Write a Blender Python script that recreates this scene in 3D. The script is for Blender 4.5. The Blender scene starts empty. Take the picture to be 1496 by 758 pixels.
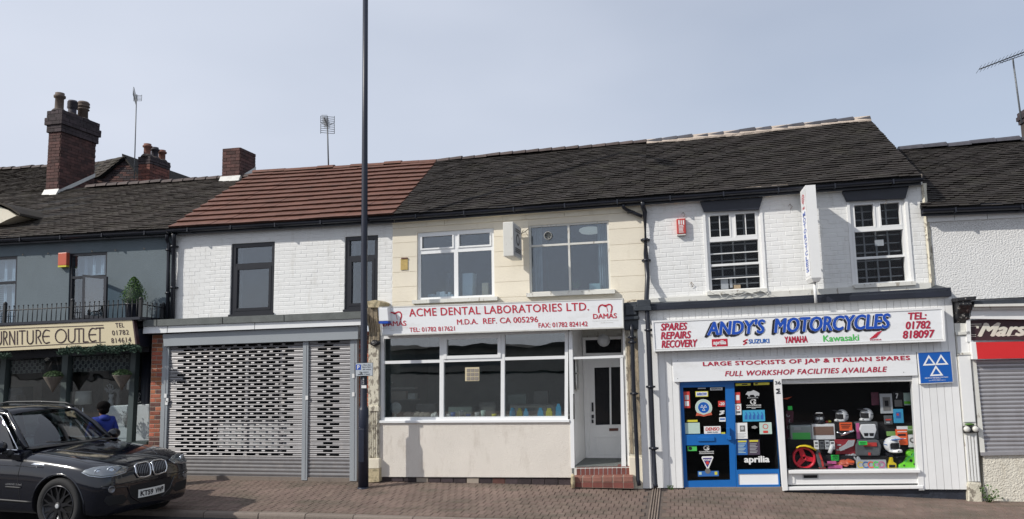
import bpy, bmesh, math, random
from mathutils import Vector, Matrix
from mathutils.bvhtree import BVHTree
random.seed(7)
C = bpy.context.scene.collection
SC = bpy.context.scene
# ------------------------------------------------------------------ camera
PXW, PXH, FPX = 1496.0, 758.0, 1110.0
YAW, PITCH, ROLL = math.radians(12.3), math.radians(6.9), math.radians(1.1)
CAM = Vector((0, -13, 2.42))
_fw = Vector((-math.sin(YAW)*math.cos(PITCH), math.cos(YAW)*math.cos(PITCH), math.sin(PITCH)))
_r = Vector((math.cos(YAW), math.sin(YAW), 0)); _u = _r.cross(_fw)
_R = _r*math.cos(ROLL)-_u*math.sin(ROLL); _U = _r*math.sin(ROLL)+_u*math.cos(ROLL)
cd = bpy.data.cameras.new('camera'); cam = bpy.data.objects.new('camera', cd); C.objects.link(cam)
cam.matrix_world = Matrix(((_R.x,_U.x,-_fw.x,CAM.x),(_R.y,_U.y,-_fw.y,CAM.y),(_R.z,_U.z,-_fw.z,CAM.z),(0,0,0,1)))
cd.sensor_width = 36; cd.lens = 36*FPX/PXW; cd.clip_start = .1; cd.clip_end = 3000
SC.camera = cam
# ------------------------------------------------------------------ sun, sky, exposure
SUND = Vector((1.5, 1.0, -1.3)).normalized()
sl = bpy.data.lights.new('sun', 'SUN'); so = bpy.data.objects.new('sun', sl); C.objects.link(so)
sl.energy = 3.9; sl.angle = math.radians(.6); sl.color = (1, .955, .88)
so.rotation_euler = SUND.to_track_quat('-Z', 'Y').to_euler()
wd = bpy.data.worlds.new('World'); SC.world = wd; wd.use_nodes = True
nt = wd.node_tree; bg = nt.nodes['Background']
sk = nt.nodes.new('ShaderNodeTexSky'); sk.sky_type = 'NISHITA'; sk.sun_disc = False
sk.sun_elevation = math.asin(-SUND.z); sk.sun_rotation = math.atan2(-SUND.x, -SUND.y) % (2*math.pi)
sk.air_density = 1.0; sk.dust_density = 1.3; sk.ozone_density = 1.6
mx = nt.nodes.new('ShaderNodeMix'); mx.data_type = 'RGBA'; mx.inputs[0].default_value = .5
tc = nt.nodes.new('ShaderNodeTexCoord'); mp = nt.nodes.new('ShaderNodeMapping'); mp.inputs[3].default_value = (1, 1, 2.5)
nz = nt.nodes.new('ShaderNodeTexNoise'); nz.inputs['Scale'].default_value = 1.6; nz.inputs['Detail'].default_value = 4; nz.inputs['Roughness'].default_value = .45
mr = nt.nodes.new('ShaderNodeMapRange'); mr.inputs[1].default_value = .3; mr.inputs[2].default_value = .75; mr.inputs[3].default_value = -.13; mr.inputs[4].default_value = .16
nt.links.new(tc.outputs['Generated'], mp.inputs[0]); nt.links.new(mp.outputs[0], nz.inputs[0]); nt.links.new(nz.outputs[0], mr.inputs[0])

# thin high haze, denser towards the sun's side of the sky
dp = nt.nodes.new('ShaderNodeVectorMath'); dp.operation = 'DOT_PRODUCT'; nt.links.new(tc.outputs['Generated'], dp.inputs[0]); dp.inputs[1].default_value = (-.83, -.55, 0)
m2 = nt.nodes.new('ShaderNodeMapRange'); m2.inputs[1].default_value = -.95; m2.inputs[2].default_value = .1; m2.inputs[3].default_value = .38; m2.inputs[4].default_value = .93; nt.links.new(dp.outputs['Value'], m2.inputs[0])
ad = nt.nodes.new('ShaderNodeMath'); ad.operation = 'ADD'; ad.use_clamp = True; nt.links.new(m2.outputs[0], ad.inputs[0]); nt.links.new(mr.outputs[0], ad.inputs[1]); nt.links.new(ad.outputs[0], mx.inputs[0]); nt.links.new(sk.outputs[0], mx.inputs[6]); mx.inputs[7].default_value = (6.6, 7.1, 8.2, 1)
nt.links.new(mx.outputs[2], bg.inputs[0]); bg.inputs[1].default_value = .105
SC.view_settings.view_transform = 'Standard'; SC.view_settings.look = 'None'; SC.view_settings.exposure = 0; SC.view_settings.gamma = 1
SC.view_settings.use_curve_mapping = False
SC.cycles.max_bounces = 6; SC.cycles.transparent_max_bounces = 12
# ------------------------------------------------------------------ photograph pixel -> real place on a plane
def ray(px, py): return _fw+_R*((px-PXW/2)/FPX)+_U*((PXH/2-py)/FPX)
def P(px, py, Y=0.):
    d = ray(px, py); return CAM+d*((Y-CAM.y)/d.y)
def PN(px, py, p0, n):
    d = ray(px, py); return CAM+d*((Vector(p0)-CAM).dot(n)/d.dot(n))
def lerp(a, b, t): return a+(b-a)*t
# ------------------------------------------------------------------ materials
def srgb(r, g, b):
    f = lambda c: (c/255/12.92 if c/255 <= .04045 else ((c/255+.055)/1.055)**2.4)
    return (f(r), f(g), f(b), 1)
MATS = {}
def mat(name, col, rough=.6, metal=0., var=.12, scale=3., bump=0., bscale=60., rnd=0., dirt=0., dcol=(.12,.1,.08), dscale=(2,2,.6), dthr=.55, spec=.5, coat=0., detail=4, emit=0., hue=0., dsoft=.18):
    m = bpy.data.materials.new(name); m.use_nodes = True; n = m.node_tree.nodes; L = m.node_tree.links
    b = n['Principled BSDF']; b.inputs['Roughness'].default_value = rough; b.inputs['Metallic'].default_value = metal
    b.inputs['Specular IOR Level'].default_value = spec; b.inputs['Coat Weight'].default_value = coat
    col = tuple(col[:3])+(1,)
    g = n.new('ShaderNodeNewGeometry'); src = None
    def noise(sc, vec=None, det=detail):
        t = n.new('ShaderNodeTexNoise'); t.inputs['Scale'].default_value = sc; t.inputs['Detail'].default_value = det; t.inputs['Roughness'].default_value = .6
        if vec is None: L.new(g.outputs['Position'], t.inputs[0])
        else: L.new(vec, t.inputs[0])
        return t
    hs = n.new('ShaderNodeHueSaturation'); hs.inputs['Color'].default_value = col
    if var or rnd:
        t = noise(scale); r = n.new('ShaderNodeMapRange'); r.inputs[1].default_value = .25; r.inputs[2].default_value = .75
        r.inputs[3].default_value = 1-var; r.inputs[4].default_value = 1+var; L.new(t.outputs[0], r.inputs[0])
        if rnd:
            oi = n.new('ShaderNodeObjectInfo'); r2 = n.new('ShaderNodeMapRange'); r2.inputs[3].default_value = 1-rnd; r2.inputs[4].default_value = 1+rnd
            at = n.new('ShaderNodeAttribute'); at.attribute_name = 'rnd'; ad = n.new('ShaderNodeMath'); ad.operation = 'ADD'
            L.new(oi.outputs['Random'], ad.inputs[0]); L.new(at.outputs['Fac'], ad.inputs[1])
            fr = n.new('ShaderNodeMath'); fr.operation = 'FRACT'; L.new(ad.outputs[0], fr.inputs[0])
            L.new(fr.outputs[0], r2.inputs[0]); mu = n.new('ShaderNodeMath'); mu.operation = 'MULTIPLY'
            L.new(r.outputs[0], mu.inputs[0]); L.new(r2.outputs[0], mu.inputs[1]); L.new(mu.outputs[0], hs.inputs['Value'])
            if hue:
                wn = n.new('ShaderNodeTexWhiteNoise'); wn.noise_dimensions = '1D'; L.new(fr.outputs[0], wn.inputs['W'])
                r3 = n.new('ShaderNodeMapRange'); r3.inputs[3].default_value = .5-hue; r3.inputs[4].default_value = .5+hue; L.new(wn.outputs[0], r3.inputs[0]); L.new(r3.outputs[0], hs.inputs['Hue'])
        else: L.new(r.outputs[0], hs.inputs['Value'])
    out = hs.outputs[0]
    if dirt:
        mpn = n.new('ShaderNodeMapping'); mpn.inputs[3].default_value = dscale; L.new(g.outputs['Position'], mpn.inputs[0])
        t = noise(3., mpn.outputs[0], 8); r = n.new('ShaderNodeMapRange'); r.inputs[1].default_value = dthr; r.inputs[2].default_value = dthr+dsoft
        r.inputs[3].default_value = 0; r.inputs[4].default_value = dirt; L.new(t.outputs[0], r.inputs[0])
        mm = n.new('ShaderNodeMix'); mm.data_type = 'RGBA'; L.new(r.outputs[0], mm.inputs[0]); L.new(out, mm.inputs[6]); mm.inputs[7].default_value = tuple(dcol[:3])+(1,)
        out = mm.outputs[2]
    L.new(out, b.inputs['Base Color'])
    if bump:
        t = noise(bscale, None, 3); bp = n.new('ShaderNodeBump'); bp.inputs['Strength'].default_value = min(1, bump); bp.inputs['Distance'].default_value = .01*max(1, bump)
        L.new(t.outputs[0], bp.inputs['Height']); L.new(bp.outputs[0], b.inputs['Normal'])
    if emit:
        b.inputs['Emission Color'].default_value = col; b.inputs['Emission Strength'].default_value = emit
    MATS[name] = m; return m
def glass_mat(name, tint=(.75,.8,.82), refl=.08, rough=0., thick=0., wave=0.):
    m = bpy.data.materials.new(name); m.use_nodes = True; n = m.node_tree.nodes; L = m.node_tree.links
    n.remove(n['Principled BSDF']); o = n['Material Output']
    tr = n.new('ShaderNodeBsdfTransparent'); tr.inputs[0].default_value = (*tint, 1)
    gl = n.new('ShaderNodeBsdfGlossy'); gl.inputs['Roughness'].default_value = rough
    fr = n.new('ShaderNodeLayerWeight'); fr.inputs[0].default_value = .5; pwn = n.new('ShaderNodeMath'); pwn.operation = 'POWER'; L.new(fr.outputs['Facing'], pwn.inputs[0]); pwn.inputs[1].default_value = 4.
    mr = n.new('ShaderNodeMapRange'); mr.inputs[3].default_value = refl; mr.inputs[4].default_value = 1; L.new(pwn.outputs[0], mr.inputs[0])
    ms = n.new('ShaderNodeMixShader'); L.new(mr.outputs[0], ms.inputs[0]); L.new(tr.outputs[0], ms.inputs[1]); L.new(gl.outputs[0], ms.inputs[2])
    L.new(ms.outputs[0], o.inputs[0])
    if wave:
        t = n.new('ShaderNodeTexNoise'); t.inputs['Scale'].default_value = 1.3; g = n.new('ShaderNodeNewGeometry'); L.new(g.outputs['Position'], t.inputs[0])
        bp = n.new('ShaderNodeBump'); bp.inputs['Strength'].default_value = wave; bp.inputs['Distance'].default_value = .02; L.new(t.outputs[0], bp.inputs['Height']); L.new(bp.outputs[0], gl.inputs['Normal'])
    MATS[name] = m; return m
W_ = lambda v: (v, v, v)
MAT = {}
def dm(k, *a, **kw): MAT[k] = mat(k, *a, **kw)
dm('white_brick', (.75,.75,.735), .55, var=.04, scale=5, bump=.15, bscale=45, rnd=.012, dirt=.45, dcol=(.48,.455,.40), dscale=(2.2,2.2,.5), dthr=.55)
dm('white_mortar', (.73,.73,.71), .6, var=.06, bump=.4, bscale=60)
dm('white_paint', (.78,.78,.77), .4, var=.03, scale=4, bump=.1, bscale=25, dirt=.3, dcol=(.45,.42,.36), dscale=(4,4,.7), dthr=.62)
dm('white_board', (.78,.78,.77), .38, var=.03, scale=4, rnd=.03, bump=.12, bscale=20, dirt=.35, dcol=(.5,.48,.42), dscale=(6,6,.5), dthr=.6)
dm('white_upvc', (.80,.81,.81), .3, var=.02, dirt=.15, dcol=(.5,.48,.45), dthr=.6)
dm('old_white', (.66,.65,.60), .5, var=.06, scale=8, bump=.2, bscale=50, dirt=.75, dcol=(.24,.2,.15), dscale=(5,5,1.6), dthr=.6, dsoft=.06)
dm('cream_render', (.78,.715,.585), .7, var=.05, scale=2, bump=.3, bscale=70, rnd=.025, dirt=.3, dcol=(.5,.43,.31), dscale=(1.6,1.6,.7), dthr=.58)
dm('peeled_cream', (.72,.64,.50), .75, var=.1, bump=.6, dirt=.9, dcol=(.24,.18,.12), dscale=(3,3,5), dthr=.53, dsoft=.05)
dm('cream_flat', (.76,.70,.57), .65, var=.06, bump=.2, dirt=.4, dcol=(.42,.35,.24), dscale=(2,2,1), dthr=.58)
dm('pebble_render', (.74,.69,.62), .85, var=.05, scale=2, bump=1., bscale=110, dirt=.45, dcol=(.48,.42,.35), dscale=(2,2,.7), dthr=.53)
dm('roughcast', (.76,.755,.74), .85, var=.05, scale=2, bump=2.5, bscale=42, dirt=.2, dcol=(.5,.48,.44), dthr=.6)
dm('roughcast_cream', (.72,.68,.58), .85, var=.06, scale=2, bump=3, bscale=45, dirt=.4, dcol=(.45,.40,.3), dthr=.55)
dm('slate_render', (.12,.152,.172), .8, var=.1, scale=1.5, bump=.8, bscale=55, dirt=.2, dcol=(.2,.23,.25), dscale=(1,1,.6), dthr=.58)
dm('dark_tile', (.034,.029,.026), .85, var=.3, scale=5, bump=.5, bscale=90, rnd=.15, hue=.015, dirt=.55, dcol=(.05,.046,.034), dscale=(.7,.7,.7), dthr=.52, spec=.25)
dm('dark_tile_warm', (.048,.040,.034), .85, var=.3, scale=5, bump=.5, bscale=90, rnd=.15, hue=.015, dirt=.5, dcol=(.072,.064,.048), dscale=(.8,.8,.8), dthr=.5, spec=.25)
dm('red_tile', (.145,.064,.044), .75, var=.2, scale=3, bump=.5, bscale=80, rnd=.05, dirt=.4, dcol=(.07,.045,.035), dscale=(1.5,1.5,1), dthr=.52)
dm('ridge_tile', (.075,.055,.05), .75, var=.3, scale=9, bump=.5, rnd=.3)
dm('ridge_blue', (.06,.058,.068), .55, var=.3, scale=9, bump=.5, rnd=.25)
dm('mortar_buff', (.50,.42,.35), .9, var=.15, scale=15, bump=1, bscale=50)
dm('black_gutter', (.012,.014,.022), .35, var=.2, spec=.5)
dm('black_iron', (.012,.013,.016), .5, var=.2, bump=.2)
dm('black_paint', (.014,.017,.028), .45, var=.2, bump=.15)
dm('navy_pole', (.012,.016,.032), .42, var=.15, bump=.1, bscale=30)
dm('window_black', (.014,.015,.02), .35, var=.1)
dm('red_brick', (.33,.105,.055), .8, var=.2, scale=12, bump=.6, bscale=70, rnd=.35, hue=.012)
dm('burnt_brick', (.12,.05,.04), .8, var=.2, scale=12, bump=.6, bscale=70, rnd=.3)
dm('chimney_brick', (.088,.040,.034), .85, var=.3, scale=10, bump=.7, bscale=60, rnd=.4, dirt=.5, dcol=(.05,.035,.035), dscale=(2,2,2), dthr=.5)
dm('soot_brick', (.045,.032,.035), .85, var=.3, scale=10, bump=.7, bscale=60, rnd=.35)
dm('mortar', (.33,.28,.23), .9, var=.15, scale=10, bump=.5)
dm('dark_mortar', (.07,.055,.05), .9, var=.2, scale=10, bump=.5)
dm('lead', (.14,.15,.16), .5, var=.25, scale=6, bump=.4, bscale=15)
dm('dark_lead', (.035,.042,.052), .5, var=.35, scale=5, bump=.6, bscale=14)
dm('concrete_cope', (.125,.135,.13), .8, var=.2, scale=6, bump=.5, bscale=50)
dm('grey_paint', (.31,.335,.355), .4, var=.04, scale=2, dirt=.15, dcol=(.2,.2,.2), dthr=.6)
dm('galv', (.255,.25,.255), .45, metal=.5, var=.12, scale=7, rnd=.08, dirt=.4, dcol=(.4,.36,.33), dscale=(3,3,1), dthr=.55)
dm('shutter_grey', (.40,.39,.40), .42, metal=.5, var=.08, scale=2, rnd=.04, dirt=.4, dcol=(.28,.26,.26), dscale=(1.5,1.5,.5), dthr=.5)
dm('clay_pot', (.20,.09,.065), .8, var=.3, scale=10, bump=.4, rnd=.2)
dm('brown_brick', (.17,.062,.045), .85, var=.3, scale=10, bump=.7, bscale=60, rnd=.4, dirt=.6, dcol=(.05,.03,.03), dscale=(3,3,3), dthr=.48)
dm('buff_pot', (.12,.09,.072), .8, var=.25, scale=10, bump=.4)
dm('dark_pot', (.04,.035,.045), .7, var=.3, scale=10, bump=.3)
dm('sign_white', (.80,.81,.82), .28, var=.015, dirt=.3, dcol=(.58,.57,.54), dscale=(1.5,1.5,3), dthr=.52)
dm('sign_frame', (.62,.61,.57), .4, var=.08, scale=10, dirt=.5, dcol=(.35,.32,.26), dscale=(3,3,3), dthr=.55)
dm('sign_red', (.50,.022,.045), .4, var=.04)
dm('sign_crimson', (.42,.018,.05), .4, var=.04)
dm('sign_blue', (.008,.07,.42), .35, var=.04)
dm('sign_black', (.012,.012,.018), .4, var=.04)
dm('mot_blue', (.006,.10,.42), .3, var=.03)
dm('door_blue', (.010,.13,.42), .3, var=.05, scale=3, dirt=.2, dcol=(.02,.09,.25), dthr=.6)
dm('kawa_green', (.08,.50,.10), .4, var=.03)
dm('suzuki_blue', (.02,.12,.42), .4, var=.03)
dm('sticker_white', (.75,.75,.74), .4, var=.05)
dm('sticker_grey', (.42,.43,.44), .4, var=.05)
dm('sticker_red', (.55,.05,.04), .4, var=.05)
dm('sticker_yellow', (.62,.55,.05), .4, var=.05)
dm('sticker_cyan', (.05,.33,.55), .4, var=.1, scale=20)
dm('sticker_blue', (.03,.13,.40), .4, var=.1, scale=20)
dm('sticker_plum', (.07,.05,.08), .4, var=.1, scale=20)
dm('sticker_mint', (.45,.58,.52), .4, var=.05, scale=20)
dm('sign_cream', (.62,.54,.36), .5, var=.03)
dm('sign_brown', (.045,.02,.025), .5, var=.1)
dm('letter_cream', (.66,.64,.55), .5, var=.1, scale=12)
dm('bright_red', (.62,.02,.022), .5, var=.04, bump=.2, bscale=8)
dm('alarm_red', (.50,.06,.05), .4, var=.05)
dm('alarm_orange', (.52,.11,.06), .4, var=.05)
dm('green_leaf', (.055,.12,.018), .7, var=.35, scale=30, rnd=.4, hue=.02)
dm('moss_leaf', (.07,.12,.045), .8, var=.35, scale=30, rnd=.4)
dm('fir_leaf', (.035,.07,.045), .8, var=.35, scale=30, rnd=.4)
dm('dark_leaf', (.02,.042,.022), .75, var=.35, scale=30, rnd=.4)
dm('wicker', (.15,.13,.11), .8, var=.3, scale=60, bump=.8, bscale=120)
dm('paver', (.185,.135,.112), .85, var=.22, scale=1.4, bump=.5, bscale=90, rnd=.09, hue=.005, dirt=.75, dcol=(.115,.098,.075), dscale=(.5,1.1,.8), dthr=.46, spec=.3)
dm('paver_joint', (.115,.09,.075), .95, var=.25, scale=8, bump=.5)
dm('channel', (.24,.19,.155), .85, var=.2, scale=10, bump=.5, rnd=.1)
dm('kerb', (.19,.155,.13), .85, var=.25, scale=6, bump=.7, bscale=60, rnd=.15, dirt=.4, dcol=(.1,.08,.065), dscale=(2,2,2), dthr=.5)
dm('asphalt', (.05,.05,.052), .9, var=.2, scale=1.2, bump=1, bscale=140, spec=.3)
dm('step_tile', (.17,.055,.043), .5, var=.2, scale=12, rnd=.2, bump=.2)
dm('step_cement', (.24,.105,.078), .7, var=.2, scale=8, bump=.4, dirt=.4, dcol=(.22,.12,.09), dscale=(2,2,2), dthr=.5)
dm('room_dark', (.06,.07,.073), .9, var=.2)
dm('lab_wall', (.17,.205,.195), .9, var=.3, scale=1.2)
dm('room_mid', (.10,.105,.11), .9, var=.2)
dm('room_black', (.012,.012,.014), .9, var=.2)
dm('room_light', (.28,.28,.27), .9, var=.1)
dm('net_curtain', (.42,.43,.43), .9, var=.15, scale=8)
dm('card', (.45,.33,.2), .8)
dm('paper', (.65,.66,.64), .7)
dm('plaster_peel', (.62,.58,.47), .7, var=.1, scale=10, bump=.8, bscale=40, dirt=.9, dcol=(.22,.19,.15), dscale=(6,6,3), dthr=.53, dsoft=.04)
dm('weathered_wood', (.33,.27,.19), .85, var=.3, scale=10, bump=.9, bscale=30, dirt=.8, dcol=(.1,.09,.075), dscale=(11,11,1), dthr=.47)
dm('base_stone', (.50,.42,.27), .85, var=.2, scale=8, bump=.8, bscale=35, dirt=.8, dcol=(.13,.12,.075), dscale=(3,3,4), dthr=.5)
dm('black_peel', (.018,.018,.02), .45, var=.3, scale=10, bump=1.5, bscale=20, dirt=1, dcol=(.33,.31,.28), dscale=(7,7,7), dthr=.6, dsoft=.03)
dm('bitumen', (.02,.024,.035), .55, var=.4, scale=6, bump=.8, bscale=20)
dm('car_paint', (.003,.0036,.008), .16, var=0, coat=.9, spec=.3)
dm('car_trim', (.012,.012,.013), .55, var=.1)
dm('car_dark', (.004,.004,.005), .7, var=0)
dm('chrome', (.75,.76,.78), .12, metal=1, var=0)
dm('rim_metal', (.07,.07,.075), .28, metal=.9, var=.05)
dm('tyre', (.014,.014,.015), .8, var=.2, bump=.3)
dm('plate_white', (.74,.74,.70), .35, var=0)
dm('lamp_silver', (.55,.58,.62), .15, metal=.9, var=0)
dm('car_seat', (.02,.02,.022), .8, var=0)
dm('hoodie', (.012,.03,.22), .85, var=.15, bump=.4, bscale=30)
dm('trouser', (.02,.022,.03), .85, var=.1)
dm('skin', (.24,.12,.075), .55, var=.05)
dm('hair', (.006,.005,.005), .95, spec=.1, var=.3, scale=40, bump=1, bscale=80)
dm('shoe', (.02,.02,.02), .6)
dm('fabric_grey', (.16,.155,.15), .9, var=.15, scale=10)
dm('lampshade', (.58,.57,.53), .8, var=.04)
dm('cabinet', (.70,.72,.72), .35, var=.03, bump=.2, bscale=12)
dm('stone_white', (.42,.43,.43), .8, var=.2, scale=20, bump=.5)
dm('mushroom', (.28,.25,.22), .9, var=.1)
dm('pelmet', (.02,.024,.026), .8)
dm('pelmet_white', (.36,.37,.34), .8)
GL = glass_mat('window_glass', (.90,.93,.94), .10, wave=.2)
GLU = glass_mat('upper_glass', (.78,.86,.92), .15, wave=.5)
GLB = glass_mat('lab_glass', (.90,.94,.94), .19, wave=.05)
GLD = glass_mat('dark_glass', (.95,.96,.97), .014, wave=.2)
GLC = glass_mat('car_glass', (.42,.50,.52), .13)
# ------------------------------------------------------------------ objects
def tag(o, label=None, cat=None, group=None, kind=None):
    if label: o['label'] = label
    if cat: o['category'] = cat
    if group: o['group'] = group
    if kind: o['kind'] = kind
    return o
def empty(name, loc, label=None, cat=None, group=None, kind=None, rot=None):
    o = bpy.data.objects.new(name, None); C.objects.link(o); o.location = loc
    if rot: o.rotation_euler = rot
    o.empty_display_size = .2
    return tag(o, label, cat, group, kind)
def wmat(o):
    m = o.matrix_basis.copy()
    if o.parent: m = wmat(o.parent) @ o.matrix_parent_inverse @ m
    return m
def adopt(o, parent):
    o.parent = parent; o.matrix_parent_inverse = wmat(parent).inverted()
class MB:
    def __init__(s): s.v = []; s.f = []; s.mi = []; s.rn = []; s.sm = []
    def add(s, vs, fs, mi=0, sm=False):
        b = len(s.v); s.v += [tuple(v) for v in vs]; r = random.random()
        for f in fs: s.f.append([b+i for i in f]); s.mi.append(mi); s.rn.append(r); s.sm.append(sm)
    def prism(s, front, back, mi=0, caps=(True, True)):
        n = len(front); fs = [[i, (i+1) % n, n+(i+1) % n, n+i] for i in range(n)]
        if caps[0]: fs.append(list(range(n))[::-1])
        if caps[1]: fs.append([n+i for i in range(n)])
        s.add(list(front)+list(back), fs, mi)
    def box(s, a, b, mi=0):
        (x0,y0,z0),(x1,y1,z1) = a, b
        s.prism([(x0,y0,z0),(x1,y0,z0),(x1,y0,z1),(x0,y0,z1)], [(x0,y1,z0),(x1,y1,z0),(x1,y1,z1),(x0,y1,z1)], mi)
    def tube(s, pts, r, n=8, mi=0, cap=True, sm=True):
        pts = [Vector(p) for p in pts]; rs = r if isinstance(r, (list, tuple)) else [r]*len(pts); vs = []
        ref = None
        for i, p in enumerate(pts):
            t = (pts[min(i+1, len(pts)-1)]-pts[max(i-1, 0)])
            if t.length < 1e-9: t = Vector((0,0,1))
            t.normalize()
            if ref is None: ref = Vector((0,0,1)) if abs(t.z) < .9 else Vector((1,0,0))
            a = t.cross(ref)
            if a.length < 1e-4: a = t.cross(Vector((0,1,0)))
            a.normalize(); b = t.cross(a); ref = b.cross(t)*1.0 if False else ref
            for k in range(n):
                q = 2*math.pi*k/n; vs.append(p+(a*math.cos(q)+b*math.sin(q))*rs[i])
        fs = []
        for i in range(len(pts)-1):
            for k in range(n): fs.append([i*n+k, i*n+(k+1) % n, (i+1)*n+(k+1) % n, (i+1)*n+k])
        if cap: fs.append(list(range(n))[::-1]); fs.append([(len(pts)-1)*n+k for k in range(n)])
        s.add(vs, fs, mi, sm)
    def lathe(s, base, prof, n=16, mi=0, ax=(0,0,1)):
        ax = Vector(ax).normalized(); base = Vector(base); a = ax.orthogonal().normalized(); b = ax.cross(a); vs = []
        for (r, h) in prof:
            for k in range(n):
                q = 2*math.pi*k/n; vs.append(base+ax*h+(a*math.cos(q)+b*math.sin(q))*max(r, 1e-4))
        m = len(prof); fs = [[i*n+k, i*n+(k+1) % n, (i+1)*n+(k+1) % n, (i+1)*n+k] for i in range(m-1) for k in range(n)]
        fs.append(list(range(n))[::-1]); fs.append([(m-1)*n+k for k in range(n)])
        s.add(vs, fs, mi, True)
    def blob(s, c, r, sub=2, jit=0., mi=0):
        bm = bmesh.new(); bmesh.ops.create_icosphere(bm, subdivisions=sub, radius=1); bm.verts.ensure_lookup_table()
        r = r if isinstance(r, (tuple, list)) else (r, r, r)
        vs = [(c[0]+v.co.x*r[0]*(1+random.uniform(-jit, jit)), c[1]+v.co.y*r[1]*(1+random.uniform(-jit, jit)), c[2]+v.co.z*r[2]*(1+random.uniform(-jit, jit))) for v in bm.verts]
        s.add(vs, [[v.index for v in f.verts] for f in bm.faces], mi, True); bm.free()
def obj(name, mb, m, parent=None, label=None, cat=None, group=None, kind=None, fix=True, local=False, bevel=0):
    me = bpy.data.meshes.new(name); vs = mb.v
    if not vs: vs = [(0,0,0)]
    if local: c = Vector((0,0,0))
    else:
        xs, ys, zs = zip(*vs); c = Vector(((min(xs)+max(xs))/2, (min(ys)+max(ys))/2, (min(zs)+max(zs))/2))
    me.from_pydata([(v[0]-c.x, v[1]-c.y, v[2]-c.z) for v in vs], [], mb.f)
    ms = m if isinstance(m, (list, tuple)) else [m]
    for q in ms: me.materials.append(MAT[q] if isinstance(q, str) else q)
    me.polygons.foreach_set('material_index', mb.mi); me.polygons.foreach_set('use_smooth', mb.sm)
    a = me.attributes.new('rnd', 'FLOAT', 'FACE'); a.data.foreach_set('value', mb.rn)
    if fix:
        bm = bmesh.new(); bm.from_mesh(me); bmesh.ops.recalc_face_normals(bm, faces=bm.faces); bm.to_mesh(me); bm.free()
    me.update()
    o = bpy.data.objects.new(name, me); C.objects.link(o); o.location = c
    if parent is not None:
        if local: o.parent = parent; o.location = (0,0,0)
        else: adopt(o, parent)
    if bevel:
        bv = o.modifiers.new('bevel', 'BEVEL'); bv.width = bevel; bv.segments = 2; bv.limit_method = 'ANGLE'
    return tag(o, label, cat, group, kind)
def inst(name, me, M, parent, m=None):
    o = bpy.data.objects.new(name, me); C.objects.link(o); o.matrix_basis = M
    if parent is not None: o.parent = parent; o.matrix_parent_inverse = wmat(parent).inverted()
    return o
class F:
    """a flat panel standing in the world: corners TL TR BR BL, u to the right, v down, d towards the street"""
    def __init__(s, tl, tr, br, bl, Y=0.):
        s.Y = Y; s.c = [P(*q, Y) if len(q) == 2 else Vector(q) for q in (tl, tr, br, bl)]
        s.w = ((s.c[1]-s.c[0]).length+(s.c[2]-s.c[3]).length)/2; s.h = ((s.c[3]-s.c[0]).length+(s.c[2]-s.c[1]).length)/2
    def p(s, u, v, d=0.):
        a = s.c; q = a[0]*(1-u)*(1-v)+a[1]*u*(1-v)+a[2]*u*v+a[3]*(1-u)*v; return Vector((q.x, q.y-d, q.z))
    def uv(s, px, py, d=0.):
        t = P(px, py, s.Y-d); u = v = .5
        for _ in range(8):
            q = s.p(u, v); ex, ez = t.x-q.x, t.z-q.z
            pu = s.p(u+.01, v)-q; pv = s.p(u, v+.01)-q; D = pu.x*pv.z-pv.x*pu.z
            u += .01*(ex*pv.z-pv.x*ez)/D; v += .01*(pu.x*ez-pu.z*ex)/D
        return u, v
    def r(s, x0, x1, y0, y1, d=0.):
        ym, xm = (y0+y1)/2, (x0+x1)/2
        return s.uv(x0, ym, d)[0], s.uv(x1, ym, d)[0], s.uv(xm, y0, d)[1], s.uv(xm, y1, d)[1]
    def box(s, mb, u0, u1, v0, v1, d0, d1, mi=0):
        mb.prism([s.p(u0,v1,d1), s.p(u1,v1,d1), s.p(u1,v0,d1), s.p(u0,v0,d1)], [s.p(u0,v1,d0), s.p(u1,v1,d0), s.p(u1,v0,d0), s.p(u0,v0,d0)], mi)
    def boxpx(s, mb, x0, x1, y0, y1, d0, d1, mi=0): s.box(mb, *s.r(x0, x1, y0, y1, d1), d0, d1, mi)
    def poly(s, mb, pts, d0, d1, mi=0):
        mb.prism([s.p(u,v,d1) for u, v in pts], [s.p(u,v,d0) for u, v in pts], mi)
    def polypx(s, mb, pts, d0, d1, mi=0): s.poly(mb, [s.uv(x, y, d1) for x, y in pts], d0, d1, mi)
    def sub(s, x0, x1, y0, y1, d=0.):
        u0, u1, v0, v1 = s.r(x0, x1, y0, y1, d); return F(s.p(u0,v0,d), s.p(u1,v0,d), s.p(u1,v1,d), s.p(u0,v1,d), s.Y-d)
def frame(f, mb, u0, u1, v0, v1, t, d0, d1, mi=0, tb=None):
    a = t/f.w; b = (tb or t)/f.h
    f.box(mb, u0, u0+a, v0, v1, d0, d1, mi); f.box(mb, u1-a, u1, v0, v1, d0, d1, mi)
    f.box(mb, u0+a, u1-a, v0, v0+b, d0, d1-.002, mi); f.box(mb, u0+a, u1-a, v1-b, v1, d0, d1-.002, mi)
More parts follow.
